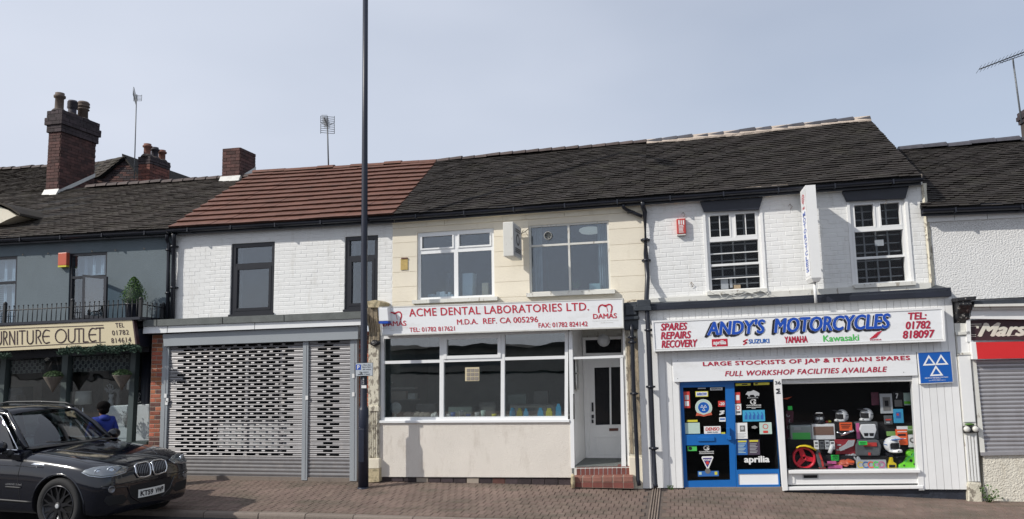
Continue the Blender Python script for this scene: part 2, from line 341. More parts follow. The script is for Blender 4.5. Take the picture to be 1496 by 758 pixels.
def holed(f, mb, holes, thick, d=0., mi=0, edge=True):
    us = sorted(set([0, 1]+[h[0] for h in holes]+[h[1] for h in holes])); vs = sorted(set([0, 1]+[h[2] for h in holes]+[h[3] for h in holes]))
    inh = lambda u, v: any(h[0] < u < h[1] and h[2] < v < h[3] for h in holes)
    for i in range(len(us)-1):
        for j in range(len(vs)-1):
            if inh((us[i]+us[i+1])/2, (vs[j]+vs[j+1])/2): continue
            mb.add([f.p(us[i],vs[j+1],d), f.p(us[i+1],vs[j+1],d), f.p(us[i+1],vs[j],d), f.p(us[i],vs[j],d)], [[0,1,2,3]], mi)
    for (a, b, c, e) in list(holes)+([(0, 1, 0, 1)] if edge else []):
        q = [(a,c),(b,c),(b,e),(a,e)]
        for k in range(4):
            (u, v), (u2, v2) = q[k], q[(k+1) % 4]
            mb.add([f.p(u,v,d), f.p(u2,v2,d), f.p(u2,v2,d-thick), f.p(u,v,d-thick)], [[0,1,2,3]], mi)
_unit = {}
def unit_box(key, m, rx=0.):
    """shared brick mesh: 1x1x1 without a back, slightly chamfered front"""
    if key in _unit: return _unit[key]
    e = .03; ez = .09
    vs = [(-.5,0,-.5),(.5,0,-.5),(.5,0,.5),(-.5,0,.5), (-.5+e,-1,-.5+ez),(.5-e,-1,-.5+ez),(.5-e,-1,.5-ez),(-.5+e,-1,.5-ez)]
    me = bpy.data.meshes.new(key); me.from_pydata(vs, [], [[4,5,6,7],[0,1,5,4],[1,2,6,5],[2,3,7,6],[3,0,4,7]])
    me.materials.append(MAT[m]); me.update(); _unit[key] = me; return me
def bricks(f, parent, m, holes=(), bw=.225, bh=.075, gap=.008, proud=.005, d=0., maxparts=300, name='brick', mats=None, header=False, jitter=.0015, u_rng=(0,1), v_rng=(0,1), near=None, stuffname=None):
    """courses of bricks on panel f, each its own object up to maxparts"""
    cells = []; nv = max(1, round(f.h*(v_rng[1]-v_rng[0])/bh)); hv = (v_rng[1]-v_rng[0])/nv; bu = bw/f.w
    for j in range(nv):
        v0 = v_rng[0]+j*hv; v1 = v0+hv; u = u_rng[0]-(bu/2 if j % 2 else 0)
        while u < u_rng[1]-1e-6:
            segs = [(max(u, u_rng[0]), min(u+bu, u_rng[1]))]
            for h in holes:
                if h[3] > v0+hv*.5 > h[2]:
                    ns = []
                    for a, b in segs:
                        if b <= h[0] or a >= h[1]: ns.append((a, b))
                        else:
                            if a < h[0]: ns.append((a, h[0]))
                            if b > h[1]: ns.append((h[1], b))
                    segs = ns
            for a, b in segs:
                if (b-a)*f.w > .03: cells.append((a, b, v0, v1))
            u += bu
    if near is None: near = lambda c: -((f.p((c[0]+c[1])/2, (c[2]+c[3])/2)-CAM).length)
    cells.sort(key=near, reverse=True); mats = mats or [m]
    st = MB()
    for k, (a, b, v0, v1) in enumerate(cells):
        pr = proud+random.uniform(-jitter, jitter); mi = random.choices(range(len(mats)), [1]+[.35]*(len(mats)-1))[0]
        gu, gv = gap/2/f.w, gap/2/f.h
        if k < maxparts:
            c0 = f.p((a+b)/2, (v0+v1)/2, d); ux = f.p(b-gu, (v0+v1)/2, d)-f.p(a+gu, (v0+v1)/2, d); vz = f.p((a+b)/2, v0+gv, d)-f.p((a+b)/2, v1-gv, d)
            M = Matrix(((ux.x, 0, vz.x, c0.x), (ux.y, pr, vz.y, c0.y), (ux.z, 0, vz.z, c0.z), (0,0,0,1)))
            inst(name, unit_box(name+'_'+mats[mi], mats[mi]), M, parent)
        else: f.box(st, a+gu, b-gu, v0+gv, v1-gv, d, d+pr, mi)
    if st.v: obj(stuffname or name+'_courses', st, mats, parent, kind='stuff', fix=True)
_tc = {}
def txtmesh(s, shear=0., bold=0., space=1.):
    k = (s, shear, bold, space)
    if k in _tc: return _tc[k]
    cu = bpy.data.curves.new('t', 'FONT'); cu.body = s; cu.shear = shear; cu.offset = bold; cu.space_character = space; cu.resolution_u = 3
    o = bpy.data.objects.new('t', cu); me = bpy.data.meshes.new_from_object(o)
    vs = [tuple(v.co) for v in me.vertices]; fs = [list(p.vertices) for p in me.polygons]
    bpy.data.objects.remove(o); bpy.data.curves.remove(cu); bpy.data.meshes.remove(me)
    xs = [v[0] for v in vs]; ys = [v[1] for v in vs]; x0, x1, y0, y1 = min(xs), max(xs), min(ys), max(ys)
    r = ([((v[0]-x0)/(x1-x0), 1-(v[1]-y0)/(y1-y0)) for v in vs], fs); _tc[k] = r; return r
def text(f, parent, s, x0, x1, y0, y1, m, shear=0., bold=.02, d=.004, name='lettering', space=1., px=True):
    vs, fs = txtmesh(s, shear, 0, space); mb = MB()
    if px: u0, u1, v0, v1 = f.r(x0, x1, y0, y1, d)
    else: u0, u1, v0, v1 = x0, x1, y0, y1
    w = bold*(v1-v0)*f.h; su, sv = w/f.w, w/f.h*.6
    for k, (du, dv) in enumerate(((0,0),(-1,0),(1,0),(0,-1),(0,1),(-.7,-.7),(.7,.7)) if bold else ((0,0),)):
        mb.add([f.p(lerp(u0+su,u1-su,a)+du*su, lerp(v0+sv,v1-sv,b)+dv*sv, d+.00012*k) for a, b in vs], fs)
    return obj(name, mb, m, parent, fix=False)
def stroke(f, mb, pts, t, d0, d1):
    """thick polyline in panel metres"""
    for i in range(len(pts)-1):
        a, b = Vector(pts[i]), Vector(pts[i+1]); q = Vector(((b-a).x*f.w, (b-a).y*f.h))
        if q.length < 1e-6: continue
        q.normalize(); n = Vector((-q.y/f.w, q.x/f.h))*t/2; e = Vector((q.x/f.w, q.y/f.h))*t*.25
        a2, b2 = a-e, b+e
        mb.add([f.p(*(a2-n), d1), f.p(*(b2-n), d1), f.p(*(b2+n), d1), f.p(*(a2+n), d1)], [[0,1,2,3]])
def arc(cx, cy, rx, ry, a0, a1, n=10): return [(cx+rx*math.cos(math.radians(lerp(a0,a1,i/n))), cy+ry*math.sin(math.radians(lerp(a0,a1,i/n)))) for i in range(n+1)]
def copytree(o, parent=None):
    c = o.copy(); C.objects.link(c)
    if parent: c.parent = parent
    for ch in o.children: copytree(ch, c)
    return c
# ------------------------------------------------------------------ ground
FOOT = [(-60,.2),(-14,.2),(-9,.21),(-5.5,.222),(-1.8,.222),(-.57,.205),(1.46,.19),(4.04,.12),(4.77,.11),(9,.03),(60,.0)]
def g(x, Y=-.3):
    for (a, za), (b, zb) in zip(FOOT, FOOT[1:]):
        if a <= x <= b: return lerp(za, zb, (x-a)/(b-a))+.045*(Y+.3)
    return FOOT[-1][1]+.045*(Y+.3)
KY = -2.5
mb = MB(); mb.add([(-1500,-1500,-.42),(1500,-1500,-.42),(1500,1500,-.42),(-1500,1500,-.42)], [[0,1,2,3]]); obj('ground', mb, 'asphalt', kind='structure')
xs = [a for a, _ in FOOT]
def strip(name, m, ya, yb, fz, thick=.0):
    mb = MB()
    for a, b in zip(xs, xs[1:]): mb.add([(a,yb,fz(a,yb)),(b,yb,fz(b,yb)),(b,ya,fz(b,ya)),(a,ya,fz(a,ya))], [[0,1,2,3]])
    return obj(name, mb, m, kind='structure')
roadz = lambda x, Y: g(x, KY)-.078+.03*min(abs(Y-KY), 4)
strip('road', 'asphalt', KY-.02, KY-4, roadz); strip('road', 'asphalt', KY-4, KY-8.2, lambda x, Y: g(x, KY)-.078+.12-.03*(KY-4-Y))
strip('opposite_pavement', 'paver_joint', KY-8.2, KY-14, lambda x, Y: g(x, KY)+.02)
pav = strip('pavement', 'paver_joint', .3, KY+.125, lambda x, Y: g(x, Y)-.012)
# pavers: rows along the street, long side towards the kerb
_paver = None
def paver_mesh():
    e = .03
    vs = [(-.5,-.5,-1),(.5,-.5,-1),(.5,.5,-1),(-.5,.5,-1),(-.5+e,-.5+e*.6,0),(.5-e,-.5+e*.6,0),(.5-e,.5-e*.6,0),(-.5+e,.5-e*.6,0)]
    me = bpy.data.meshes.new('paver'); me.from_pydata(vs, [], [[4,5,6,7],[0,1,5,4],[1,2,6,5],[2,3,7,6],[3,0,4,7]]); me.materials.append(MAT['paver']); me.update(); return me
pm = paver_mesh()
bx, by = .115, .205; cells = []
CHX0, CHX1 = -.545, -.40   # drainage channel
row = 0; Y = -.16
while Y > KY+.13:
    y0 = max(Y-by, KY+.132); x = -16+(bx/2 if row % 2 else 0)
    while x < 12.5:
        if not (x+bx > CHX0-.0 and x < CHX1+.0) : cells.append((x, x+bx, y0, Y))
        x += bx
    Y -= by; row += 1
cells.sort(key=lambda c: ((c[0]+c[1])/2-CAM.x)**2+((c[2]+c[3])/2-CAM.y)**2 + (1e6 if not (-7.2 < c[0] < 5.2) else 0))
def near_view(c):
    x, y = (c[0]+c[1])/2, (c[2]+c[3])/2; p = Vector((x,y,g(x,y)))-CAM; z = p.dot(_fw)
    py = PXH/2-FPX*p.dot(_U)/z; px = PXW/2+FPX*p.dot(_R)/z
    return 0 <= px <= PXW and py < PXH-2
st = MB(); n = 0
for (a, b, c, d) in cells:
    x, y = (a+b)/2, (c+d)/2; h = random.uniform(-.0025, .0025); gp = .0045
    if n < 300 and near_view((a,b,c,d)):
        z = g(x, y); sx = (g(x+.1, y)-g(x-.1, y))/.2
        M = Matrix(((b-a-gp,0,0,x),(0,d-c-gp,0,y),(sx*(b-a)+random.uniform(-.002,.002),.045*(d-c),.012,z+h),(0,0,0,1)))
        inst('paver', pm, M, pav); n += 1
    else:
        e = .004; v = [(a+gp/2,c+gp/2),(b-gp/2,c+gp/2),(b-gp/2,d-gp/2),(a+gp/2,d-gp/2)]
        tops = [(a+gp/2+e,c+gp/2+e),(b-gp/2-e,c+gp/2+e),(b-gp/2-e,d-gp/2-e),(a+gp/2+e,d-gp/2-e)]
        st.add([(q[0],q[1],g(*q)-.013) for q in v]+[(q[0],q[1],g(*q)+h) for q in tops], [[4,5,6,7],[0,1,5,4],[1,2,6,5],[2,3,7,6],[3,0,4,7]])
obj('paver_rows', st, 'paver', pav, kind='stuff', fix=False)
# channel of narrow grooved blocks from the downpipe to the kerb
w3 = (CHX1-CHX0)/4
for k in range(4):
    x0 = CHX0+k*w3
    Y = -.3
    while Y > KY+.14:
        y1 = max(Y-.6, KY+.132); mb = MB()
        mb.prism([(x0+.006,y1,g(x0,y1)-.01),(x0+w3-.006,y1,g(x0,y1)-.01),(x0+w3-.012,y1,g(x0,y1)+.006),(x0+.012,y1,g(x0,y1)+.006)],
                 [(x0+.006,Y-.008,g(x0,Y)-.01),(x0+w3-.006,Y-.008,g(x0,Y)-.01),(x0+w3-.012,Y-.008,g(x0,Y)+.006),(x0+.012,Y-.008,g(x0,Y)+.006)])
        obj('channel_strip', mb, 'channel', pav); Y -= .6
# kerb stones
kerb = empty('kerb', (-4, KY, .1), kind='structure')
x = -15.5; i = 0
while x < 12:
    L_ = random.choice([.6,.9,.9,.75]); mb = MB(); y0, y1 = KY, KY+.125; z0, z1 = g(x, KY), g(x+L_, KY); hh = random.uniform(-.006,.006); yo = random.uniform(-.006,.006)
    a, b = x+.006, x+L_-.006; n = 5; prof = [(y1,.0),(y0+.03,.0),(y0+.008,-.012),(y0,-.035),(y0-.01,-.3),(y1,-.3)]
    mb.prism([(a, p+yo, z0+q+hh) for p, q in prof], [(b, p+yo, z1+q+hh) for p, q in prof])
    o = obj('kerb_stone', mb, 'kerb', kerb); x += L_; i += 1
# litter
for (px, py, col, lb) in [(333,709.5,'paper','scrap of white paper on the pavement before the large shutter'), (340,714.5,'paper','smaller paper scrap nearer the kerb than its neighbour by the shutter'), (440,718,'card','torn brown card scrap on the pavement below the narrow shutter'),
                          (709,754.5,'paper','crumpled white litter on the pavement below the dental shop')]:
    q = None
    for k in range(60):
        Y = -.5-k*.035; p = P(px, py, Y)
        if p.z <= g(p.x, Y): q = p; break
    if q is None: q = P(px, py, -2.2); q.z = g(q.x, -2.2)
    mb = MB(); w = .055
    vs = [(q.x+dx*w+random.uniform(-.01,.01), q.y+dy*w*1.2, q.z+.006+random.uniform(0,.02)) for dy in (-1,0,1) for dx in (-1.4,-.3,1.2)]
    mb.add(vs, [[0,1,4,3],[1,2,5,4],[3,4,7,6],[4,5,8,7]]); o = obj('litter', mb, col, label=lb, cat='litter')
    sf = o.modifiers.new('s', 'SOLIDIFY'); sf.thickness = .003
# ------------------------------------------------------------------ buildings: empties first
BL = empty('shop_building', (-12, 0, .2), 'slate grey rendered shop house with balcony railing and cream sign, farthest left', 'building')
BH = empty('shop_building', (-7.5, 0, .2), 'white painted brick house with red tiled roof above grey roller shutters', 'building')
BA = empty('shop_building', (-2.8, 0, .2), 'cream rendered house of the dental laboratory with two wide upstairs windows', 'building')
BM_ = empty('shop_building', (1.7, 0, .2), 'white painted brick motorcycle shop with blue door and display window', 'building')
BR = empty('shop_building', (6, 0, .1), 'roughcast white shop at the right edge with red shutter box', 'building')
RY = 2.65
def roof_frame(e0, e1, r0, r1, Re=-.16, Rr=RY):
    """eaves px pair, ridge px pair -> panel on the slope; u right, v down the slope"""
    f = F.__new__(F); f.Y = 0; f.c = [P(*r0, Rr), P(*r1, Rr), P(*e1, Re), P(*e0, Re)]
    f.w = (f.c[1]-f.c[0]).length; f.h = (f.c[3]-f.c[0]).length
    f.n = (f.c[1]-f.c[0]).cross(f.c[3]-f.c[0]).normalized()
    if f.n.z < 0: f.n = -f.n
    return f
def rp(f, u, v, d=0.):
    a = f.c; q = a[0]*(1-u)*(1-v)+a[1]*u*(1-v)+a[2]*u*v+a[3]*(1-u)*v; return q+f.n*d
def tiled(f, parent, m, tw=.165, gauge=.1, thick=.014, name='roof_tile', nparts=300, sag=.012, wob=.006, straight=False, half=True, under=.8):
    rows = max(3, round(f.h/gauge)); cols = max(2, round(f.w/tw))
    base = MB(); base.prism([rp(f,0,1,-.01), rp(f,1,1,-.01), rp(f,1,0,-.01), rp(f,0,0,-.01)], [rp(f,0,1,-.06), rp(f,1,1,-.06), rp(f,1,0,-.06), rp(f,0,0,-.06)])
    rf = obj('roof', base, 'room_black', parent)
    cells = []
    for j in range(rows):
        u = -(.5/cols if (j % 2 and half) else 0)
        while u < 1-1e-6:
            a, b = max(u, 0), min(u+1/cols, 1)
            if b-a > .15/cols: cells.append((a, b, j))
            u += 1/cols
    cells.sort(key=lambda c: (rp(f, (c[0]+c[1])/2, (c[2]+.5)/rows)-CAM).length)
    st = MB(); hv = 1/rows
    for k, (a, b, j) in enumerate(cells):
        gu = .0015/f.w; w1 = sag*math.sin(a*7+2)+sag*.5*math.sin(a*23+j); t = thick*(random.uniform(.97, 1.03) if thick > .03 else random.uniform(.75, 1.35)); l = random.uniform(-wob, wob); dv = random.uniform(-.006, .01)/f.h*(.15 if thick > .03 else 1)
        v0, v1 = j*hv, (j+1)*hv+dv+.1*hv; lo = w1+.004
        un = t*under/f.h; vs = [rp(f,a+gu,v0,lo), rp(f,b-gu,v0,lo), rp(f,b-gu,v1,lo+t+max(l,0)), rp(f,a+gu,v1,lo+t+max(-l,0)), rp(f,b-gu,v1-un,lo-.008), rp(f,a+gu,v1-un,lo-.008)]
        fs = [[3,2,1,0],[3,5,4,2],[0,5,3],[1,2,4]]
        if k < nparts:
            mb = MB(); mb.add(vs, fs); o = obj(name, mb, m, rf, fix=False)
        else: st.add(vs, fs)
    if st.v: obj(name+'_courses', st, m, rf, kind='stuff', fix=False)
    return rf
def ridge(f, parent, m, bed, L=.42, r=.10, name='ridge_tile', lift=.0, step=True, ua=0.):
    n = max(2, round(f.w/L)); 
    for i in range(n):
        if i/n < ua: continue
        a, b = rp(f, i/n, 0, .03+lift), rp(f, (i+1)/n-.004/f.w, 0, .03+lift); mb = MB(); t = .012*(1 if step else 0); up = Vector((0,0,1)); fwd = Vector((0,1,0)); vs = []
        jz = random.uniform(-.014,.014)
        for (p, rr) in ((a, r), (b, r+.018 if step else r)):
            for k in range(7):
                q = math.pi*k/6; vs.append(p-fwd*math.cos(q)*rr*1.15+up*(math.sin(q)*rr*.85-.05+jz))
        fs = [[k, k+1, 7+k+1, 7+k] for k in range(6)]+[[0,1,2,3,4,5,6],[13,12,11,10,9,8,7]]
        mb.add(vs, fs); obj(name, mb, m, parent)
    if bed:
        mb = MB(); a0, a1 = rp(f,0,0,0), rp(f,1,0,0)
        vs = []; n = 40
        for i in range(n+1):
            p = a0.lerp(a1, i/n); w = random.uniform(.0,.02)
            vs += [p+Vector((0,-.135-w,-.10-w*.6)), p+Vector((0,-.15,-.045)), p+Vector((0,-.08,.05))]
        mb.add(vs, [[i*3+k, i*3+k+1, i*3+k+4, i*3+k+3] for i in range(n) for k in (0,1)]); obj('mortar_bed', mb, bed, parent)
def gutter(parent, p0, p1, r=.055, name='gutter', m='black_gutter'):
    mb = MB(); p0, p1 = Vector(p0), Vector(p1); n = 10; vs = []
    for p in (p0, p1):
        for k in range(9):
            q = math.pi+math.pi*k/8; vs.append(p+Vector((0, math.cos(q)*r, math.sin(q)*r)))
        for k in range(9):
            q = 2*math.pi-math.pi*k/8; vs.append(p+Vector((0, math.cos(q)*(r-.006), math.sin(q)*(r-.006))))
    fs = [[k, (k+1) % 18, 18+(k+1) % 18, 18+k] for k in range(18)]+[list(range(18)), [18+k for k in range(18)]]
    mb.add(vs, fs); o = obj(name, mb, m, parent)
    # brackets and the fascia board behind
    L = (p1-p0).length; nb = max(2, round(L/.95))
    for i in range(nb):
        q = p0.lerp(p1, (i+.5)/nb); b = MB(); b.box((q.x-.012, q.y-r-.006, q.z-r-.008), (q.x+.012, q.y+r+.01, q.z-r+.004)); b.box((q.x-.012, q.y-r-.008, q.z-r-.008),(q.x+.012, q.y-r, q.z+.012)); obj('gutter_bracket', b, m, o)
    f = MB(); f.prism([(p0.x, p0.y+r+.012, p0.z-.09),(p1.x, p1.y+r+.012, p1.z-.09),(p1.x, p1.y+r+.012, p1.z+.07),(p0.x, p0.y+r+.012, p0.z+.07)], [(p0.x, p0.y+r+.03, p0.z-.09),(p1.x, p1.y+r+.03, p1.z-.09),(p1.x, p1.y+r+.03, p1.z+.07),(p0.x, p0.y+r+.03, p0.z+.07)])
    obj('fascia_board', f, m, parent); return o
GY = -.19
# Acme + motorcycle shop roofs
fa = roof_frame((575,314), (941,287), (640,235), (945,208.5))
fm = roof_frame((941,287), (1346,257), (945,208.5), (1270,174))
fh = roof_frame((247,333), (574,314), (372,252.5), (639,235.5), Rr=RY)
fl = roof_frame((-160,355), (247,334), (128,273), (372,257), Rr=2.75)
fl.c[0] = rp(fl, 0, 0)  # keep
# left roof: ridge carried on to the left at the height seen at x=130..370
fl = roof_frame((-160,356), (247,334), (10,281), (372,258), Rr=2.75)
fr_ = roof_frame((1346,303), (1640,291), (1312,219), (1560,200), Rr=3.0)
fl_u = (PN(128,273, rp(fl,.5,.5), fl.n)-fl.c[0]).length/fl.w
ra = tiled(fa, BA, 'dark_tile'); rm = tiled(fm, BM_, 'dark_tile'); rl = tiled(fl, BL, 'dark_tile_warm'); rr = tiled(fr_, BR, 'dark_tile')
rh = tiled(fh, BH, 'red_tile', tw=.30, gauge=.285, thick=.042, sag=.006, wob=.0015, half=False, under=.8)
ridge(fa, ra, 'ridge_tile', None, L=.235*1.2, r=.085); ridge(fm, rm, 'ridge_blue', 'mortar_buff', L=.30, r=.095)
ridge(fh, rh, 'red_tile', None, L=.42, r=.09, step=False); ridge(fl, rl, 'ridge_tile', None, L=.30, r=.10, ua=fl_u); ridge(fr_, rr, 'ridge_blue', None, L=.40, r=.11)
for f, pr, a, b in ((fa,BA,0,1),(fm,BM_,0,1),(fh,BH,0,1),(fl,BL,0,1),(fr_,BR,0,1)):
    p0, p1 = rp(f, a, 1), rp(f, b, 1); gutter(pr, (p0.x, GY, p0.z-.045), (p1.x, GY, p1.z-.045))
# back slopes and gable ends so the roofs are whole
for f, pr, m in ((fa,ra,'dark_tile'),(fm,rm,'dark_tile'),(fh,rh,'red_tile'),(fl,rl,'dark_tile_warm'),(fr_,rr,'dark_tile')):
    mb = MB(); a, b = rp(f,0,0), rp(f,1,0); c, d = rp(f,0,1), rp(f,1,1); dy = 2*a.y+.16
    mb.add([a, b, (b.x, dy, d.z), (a.x, dy, c.z)], [[0,1,2,3]]); obj('back_slope', mb, m, pr)
def gable(f, u, parent, m='white_mortar', zlow=0.1):
    a, c = rp(f,u,0,-.03), rp(f,u,1,-.03); s = .1 if u < .5 else -.1; mb = MB(); dy = 2*a.y
    mb.prism([(c.x, .03, zlow),(c.x, dy, zlow),(c.x, dy, c.z-.05),(c.x, a.y, a.z-.02),(c.x, .03, c.z+.03)], [(c.x+s, .03, zlow),(c.x+s, dy, zlow),(c.x+s, dy, c.z-.05),(c.x+s, a.y, a.z-.02),(c.x+s, .03, c.z+.03)])
    obj('gable_wall', mb, m, parent)
gable(fm, 1, BM_, 'chimney_brick'); gable(fl, 0, BL); gable(fr_, 1, BR); gable(fh, 0, BH)
# ------------------------------------------------------------------ the higher roof farther left, with its gable
fl2 = roof_frame((-190,340), (60,310), (-40,252), (128,238.5), Rr=4.2, Re=1.0)
q0, q1 = rp(fl2,0,0), rp(fl2,1,0)
BL2 = empty('house', (-14, 5, .2), 'taller tiled house behind, at the far left beneath the big chimney', 'building')
f2 = F.__new__(F); f2.Y = 0
ez = fl.c[3].z-.1
def flat_roof(tl, tr, br, bl):
    f = F.__new__(F); f.Y = 0; f.c = [Vector(tl), Vector(tr), Vector(br), Vector(bl)]; f.w = (f.c[1]-f.c[0]).length; f.h = (f.c[3]-f.c[0]).length
    f.n = (f.c[1]-f.c[0]).cross(f.c[3]-f.c[0]).normalized()
    if f.n.z < 0: f.n = -f.n
    return f
pn = fl.n; q0 = rp(fl,.5,.5); f2 = flat_roof(PN(-190,262,q0,pn), PN(122,240,q0,pn), PN(84,279,q0,pn), PN(-190,290,q0,pn))
r2 = tiled(f2, BL2, 'dark_tile_warm'); ridge(f2, r2, 'ridge_tile', None, L=.32)
# rear wing gable of dark brick between the chimney and the aerial: px apex (181,229), foot right (205,263), left (128,240)
RW = empty('rear_wing', (-12, 6, 3), 'dark brick gable with tiled verge behind the roof beside the big chimney', 'rear wing')
YG = 4.6; A, Bq, Cq = P(181,231,YG), P(210,268,YG), P(112,290,YG)
mb = MB(); mb.prism([P(120,272,YG), Bq, A, P(127,262,YG)], [v+Vector((0,.2,0)) for v in (P(120,272,YG), Bq, A, P(127,262,YG))]); w_ = obj('gable_wall', mb, 'soot_brick', RW)
fg = F(P(130,232,YG-.001), P(205,232,YG-.001), P(210,270,YG-.001), P(128,270,YG-.001), YG)
tri = [(130,262),(181,231),(210,268)]
st = MB(); nrow = 12
for j in range(nrow):
    v0, v1 = j/nrow, (j+1)/nrow; vm = (v0+v1)/2; pyy = lerp(232, 270, vm); ul = fg.uv(lerp(181,130,min(1,(pyy-231)/31)), pyy)[0]; ur = fg.uv(lerp(181,210,(pyy-231)/37), pyy)[0]
    u = ul
    while u < ur-.02:
        u2 = min(u+.215/fg.w, ur)
        m_ = MB(); fg.box(m_, u+.003, u2-.003, v0+.01, v1-.01, 0, .012); obj('brick', m_, random.choice(['soot_brick','chimney_brick','soot_brick']), w_); u = u2
# its two roof slopes: left slope seen from the front side, right verge
mb = MB(); A2 = A+Vector((0,-.08,.05)); up = Vector((0,0,.06))
Rt = P(207.5,266,YG-.08)
mb.prism([Rt, Rt+up, A2+up, A2], [v+Vector((0,3,0)) for v in (Rt, Rt+up, A2+up, A2)]); obj('verge', mb, 'dark_tile', RW)
sl4 = flat_roof(P(120,240,YG+.5), P(182.5,228.5,YG-.1), P(146,258,YG-.12), P(112,266,YG+.3)); tiled(sl4, RW, 'dark_tile_warm')
# ------------------------------------------------------------------ dormer poking in at the left edge
DM = empty('dormer', P(-20,325,.35), 'small cream sided dormer with a curved tile hood cut by the left edge', 'dormer')
prof_ = [(-70,334),(-70,293),(-30,296),(0,302),(12,307),(24,315),(10,321),(0,326)]
mb = MB(); q = [P(x, y, .30) for x, y in prof_]; mb.prism(q, [v+Vector((0,.9,0)) for v in q]); obj('cheek', mb, 'cream_flat', DM)
top_ = [(-72,290),(-30,293),(2,299),(15,305),(29,314.5)]; mb = MB(); vs = []
for x, y in top_: p = P(x, y, .22); vs += [p, p+Vector((0,0,.045)), p+Vector((0,1.1,.045)), p+Vector((0,1.1,0))]
mb.add(vs, [[4*i+k, 4*i+(k+1)%4, 4*i+4+(k+1)%4, 4*i+4+k] for i in range(4) for k in range(4)]+[[0,1,2,3],[16,17,18,19]]); obj('tile_hood', mb, 'dark_tile_warm', DM)
# ------------------------------------------------------------------ chimneys
def chimney(label, f, pxb, wx, dy, ztop_px, mats, pots, corb=.06, corb_h=.5, flash=True, base_drop=.6, cap=None):
    """street face left/right px at its foot, depth dy; stands on roof slope f"""
    pl = P(*pxb, f) if isinstance(f, float) else PN(*pxb, rp(f,.5,.5), f.n); Yc = pl.y; x0 = pl.x; x1 = x0+wx; zt = P(pxb[0]+3, ztop_px, Yc).z; z0 = pl.z-base_drop*0
    root = empty('chimney_stack', (x0+wx/2, Yc+dy/2, pl.z), label, 'chimney')
    zb = pl.z-.25; core = MB(); core.box((x0+.005, Yc+.005, zb), (x1-.005, Yc+dy-.005, zt-.02)); ws = obj('shaft', core, mats[2], root)
    def shell(X0, X1, Y0, Y1, Za, Zb, m, nm='brick'):
        nv = max(1, round((Zb-Za)/.078)); h = (Zb-Za)/nv
        for j in range(nv):
            za, zz = Za+j*h+.005, Za+(j+1)*h-.005
            for face in (0, 1):
                a, b = (X0, X1) if face == 0 else (Y0, Y1); t = a-(.11 if (j+face) % 2 else 0)
                while t < b-.02:
                    s, e = max(t, a), min(t+.225, b)
                    if e-s > .03:
                        mm = MB(); pr = random.uniform(.004,.010)
                        if face == 0: mm.box((s+.004, Y0-pr, za), (e-.004, Y0+.02, zz))
                        else: mm.box((X1-.02, s+.004, za), (X1+pr, e-.004, zz))
                        yield mm, m
                    t += .225
    cnt = 0; rest = MB()
    hc = corb_h; secs = [(0, zb, zt-hc)]+[(corb*(i+1)/2, zt-hc+hc*i/3, zt-hc+hc*(i+1)/3) for i in range(2)]+[(corb*.6, zt-hc/3, zt)] if hc else [(0, zb, zt)]
    for (o, za, zz) in secs:
        if o: cc = MB(); cc.box((x0-o+.003, Yc-o+.003, za), (x1+o-.003, Yc+dy+o, zz)); obj('corbel', cc, mats[1], root)
        for mm, m in shell(x0-o, x1+o, Yc-o, Yc+dy+o, za, zz, mats[1] if o else mats[0]):
            if cnt < 300: obj('brick', mm, m, ws, fix=False); cnt += 1
    for (fx, fy, r, h, m, kind) in pots:
        q = (x0+wx*fx, Yc+dy*fy, zt-.01)
        hz = MB(); hz.lathe(q, [(r*1.6,0),(r*1.35,.05),(r*1.1,.08)], 14); obj('flaunching', hz, 'dark_mortar', root)
        pt = MB()
        if kind == 'louvre': prof = [(r*.95,0),(r,.05),(r*.95,h*.5)]+[z for i in range(5) for z in ((r*.9,h*(.5+.09*i)),(r*1.25,h*(.5+.09*i)+.01),(r*1.2,h*(.54+.09*i)))]+[(r*1.0,h)]
        elif kind == 'band': prof = [(r*1.0,0),(r*.95,h*.55),(r*1.2,h*.58),(r*1.2,h*.62),(r*.98,h*.66),(r*.98,h*.7),(r*1.25,h*.73),(r*1.25,h*.78),(r*1.0,h*.81),(r*1.25,h*.88),(r*1.2,h*.93),(r*.95,h)]
        else: prof = [(r*1.05,0),(r*.88,h*.1),(r*.85,h*.72),(r*1.15,h*.76),(r*1.18,h*.86),(r*.9,h*.9),(r*.92,h)]
        prof += [(r*.8,h),(r*.78,h*.8)]
        pt.lathe(q, prof, 18); obj('chimney_pot', pt, m, root)
    if flash:
        fl_ = MB(); sl = (f.c[0]-f.c[3]).normalized(); 
        for (xa, xb, ya, yb) in ((x0-.03, x1+.03, Yc-.10, Yc-.012),):
            za = pl.z; fl_.prism([(xa,ya,za-.09+.03),(xb,ya,za-.09+.03),(xb,Yc-.012,za+.10),(xa,Yc-.012,za+.10)], [(xa,Yc,za-.1),(xb,Yc,za-.1),(xb,Yc,za+.09),(xa,Yc,za+.09)])
        s = sl.z/sl.y; ys = Yc; pts = []
        k_ = 5
        for i in range(k_):
            ya, yb = Yc+dy*i/k_, Yc+dy*(i+1)/k_; zc = pl.z+(ya-Yc)*s; fl_.prism([(x1+.011, ya, zc-.03),(x1+.011, yb, zc-.03+s*(yb-ya)),(x1+.011, yb, zc+.07+s*(yb-ya)),(x1+.011, ya, zc+.07)], [(x1+.02, ya, zc-.03),(x1+.02, yb, zc-.03+s*(yb-ya)),(x1+.02, yb, zc+.07+s*(yb-ya)),(x1+.02, ya, zc+.07)])
        obj('flashing', fl_, 'lead' if flash != 'white' else 'sign_frame', root)
    return root
Cb = ('chimney_brick', 'soot_brick', 'dark_mortar')
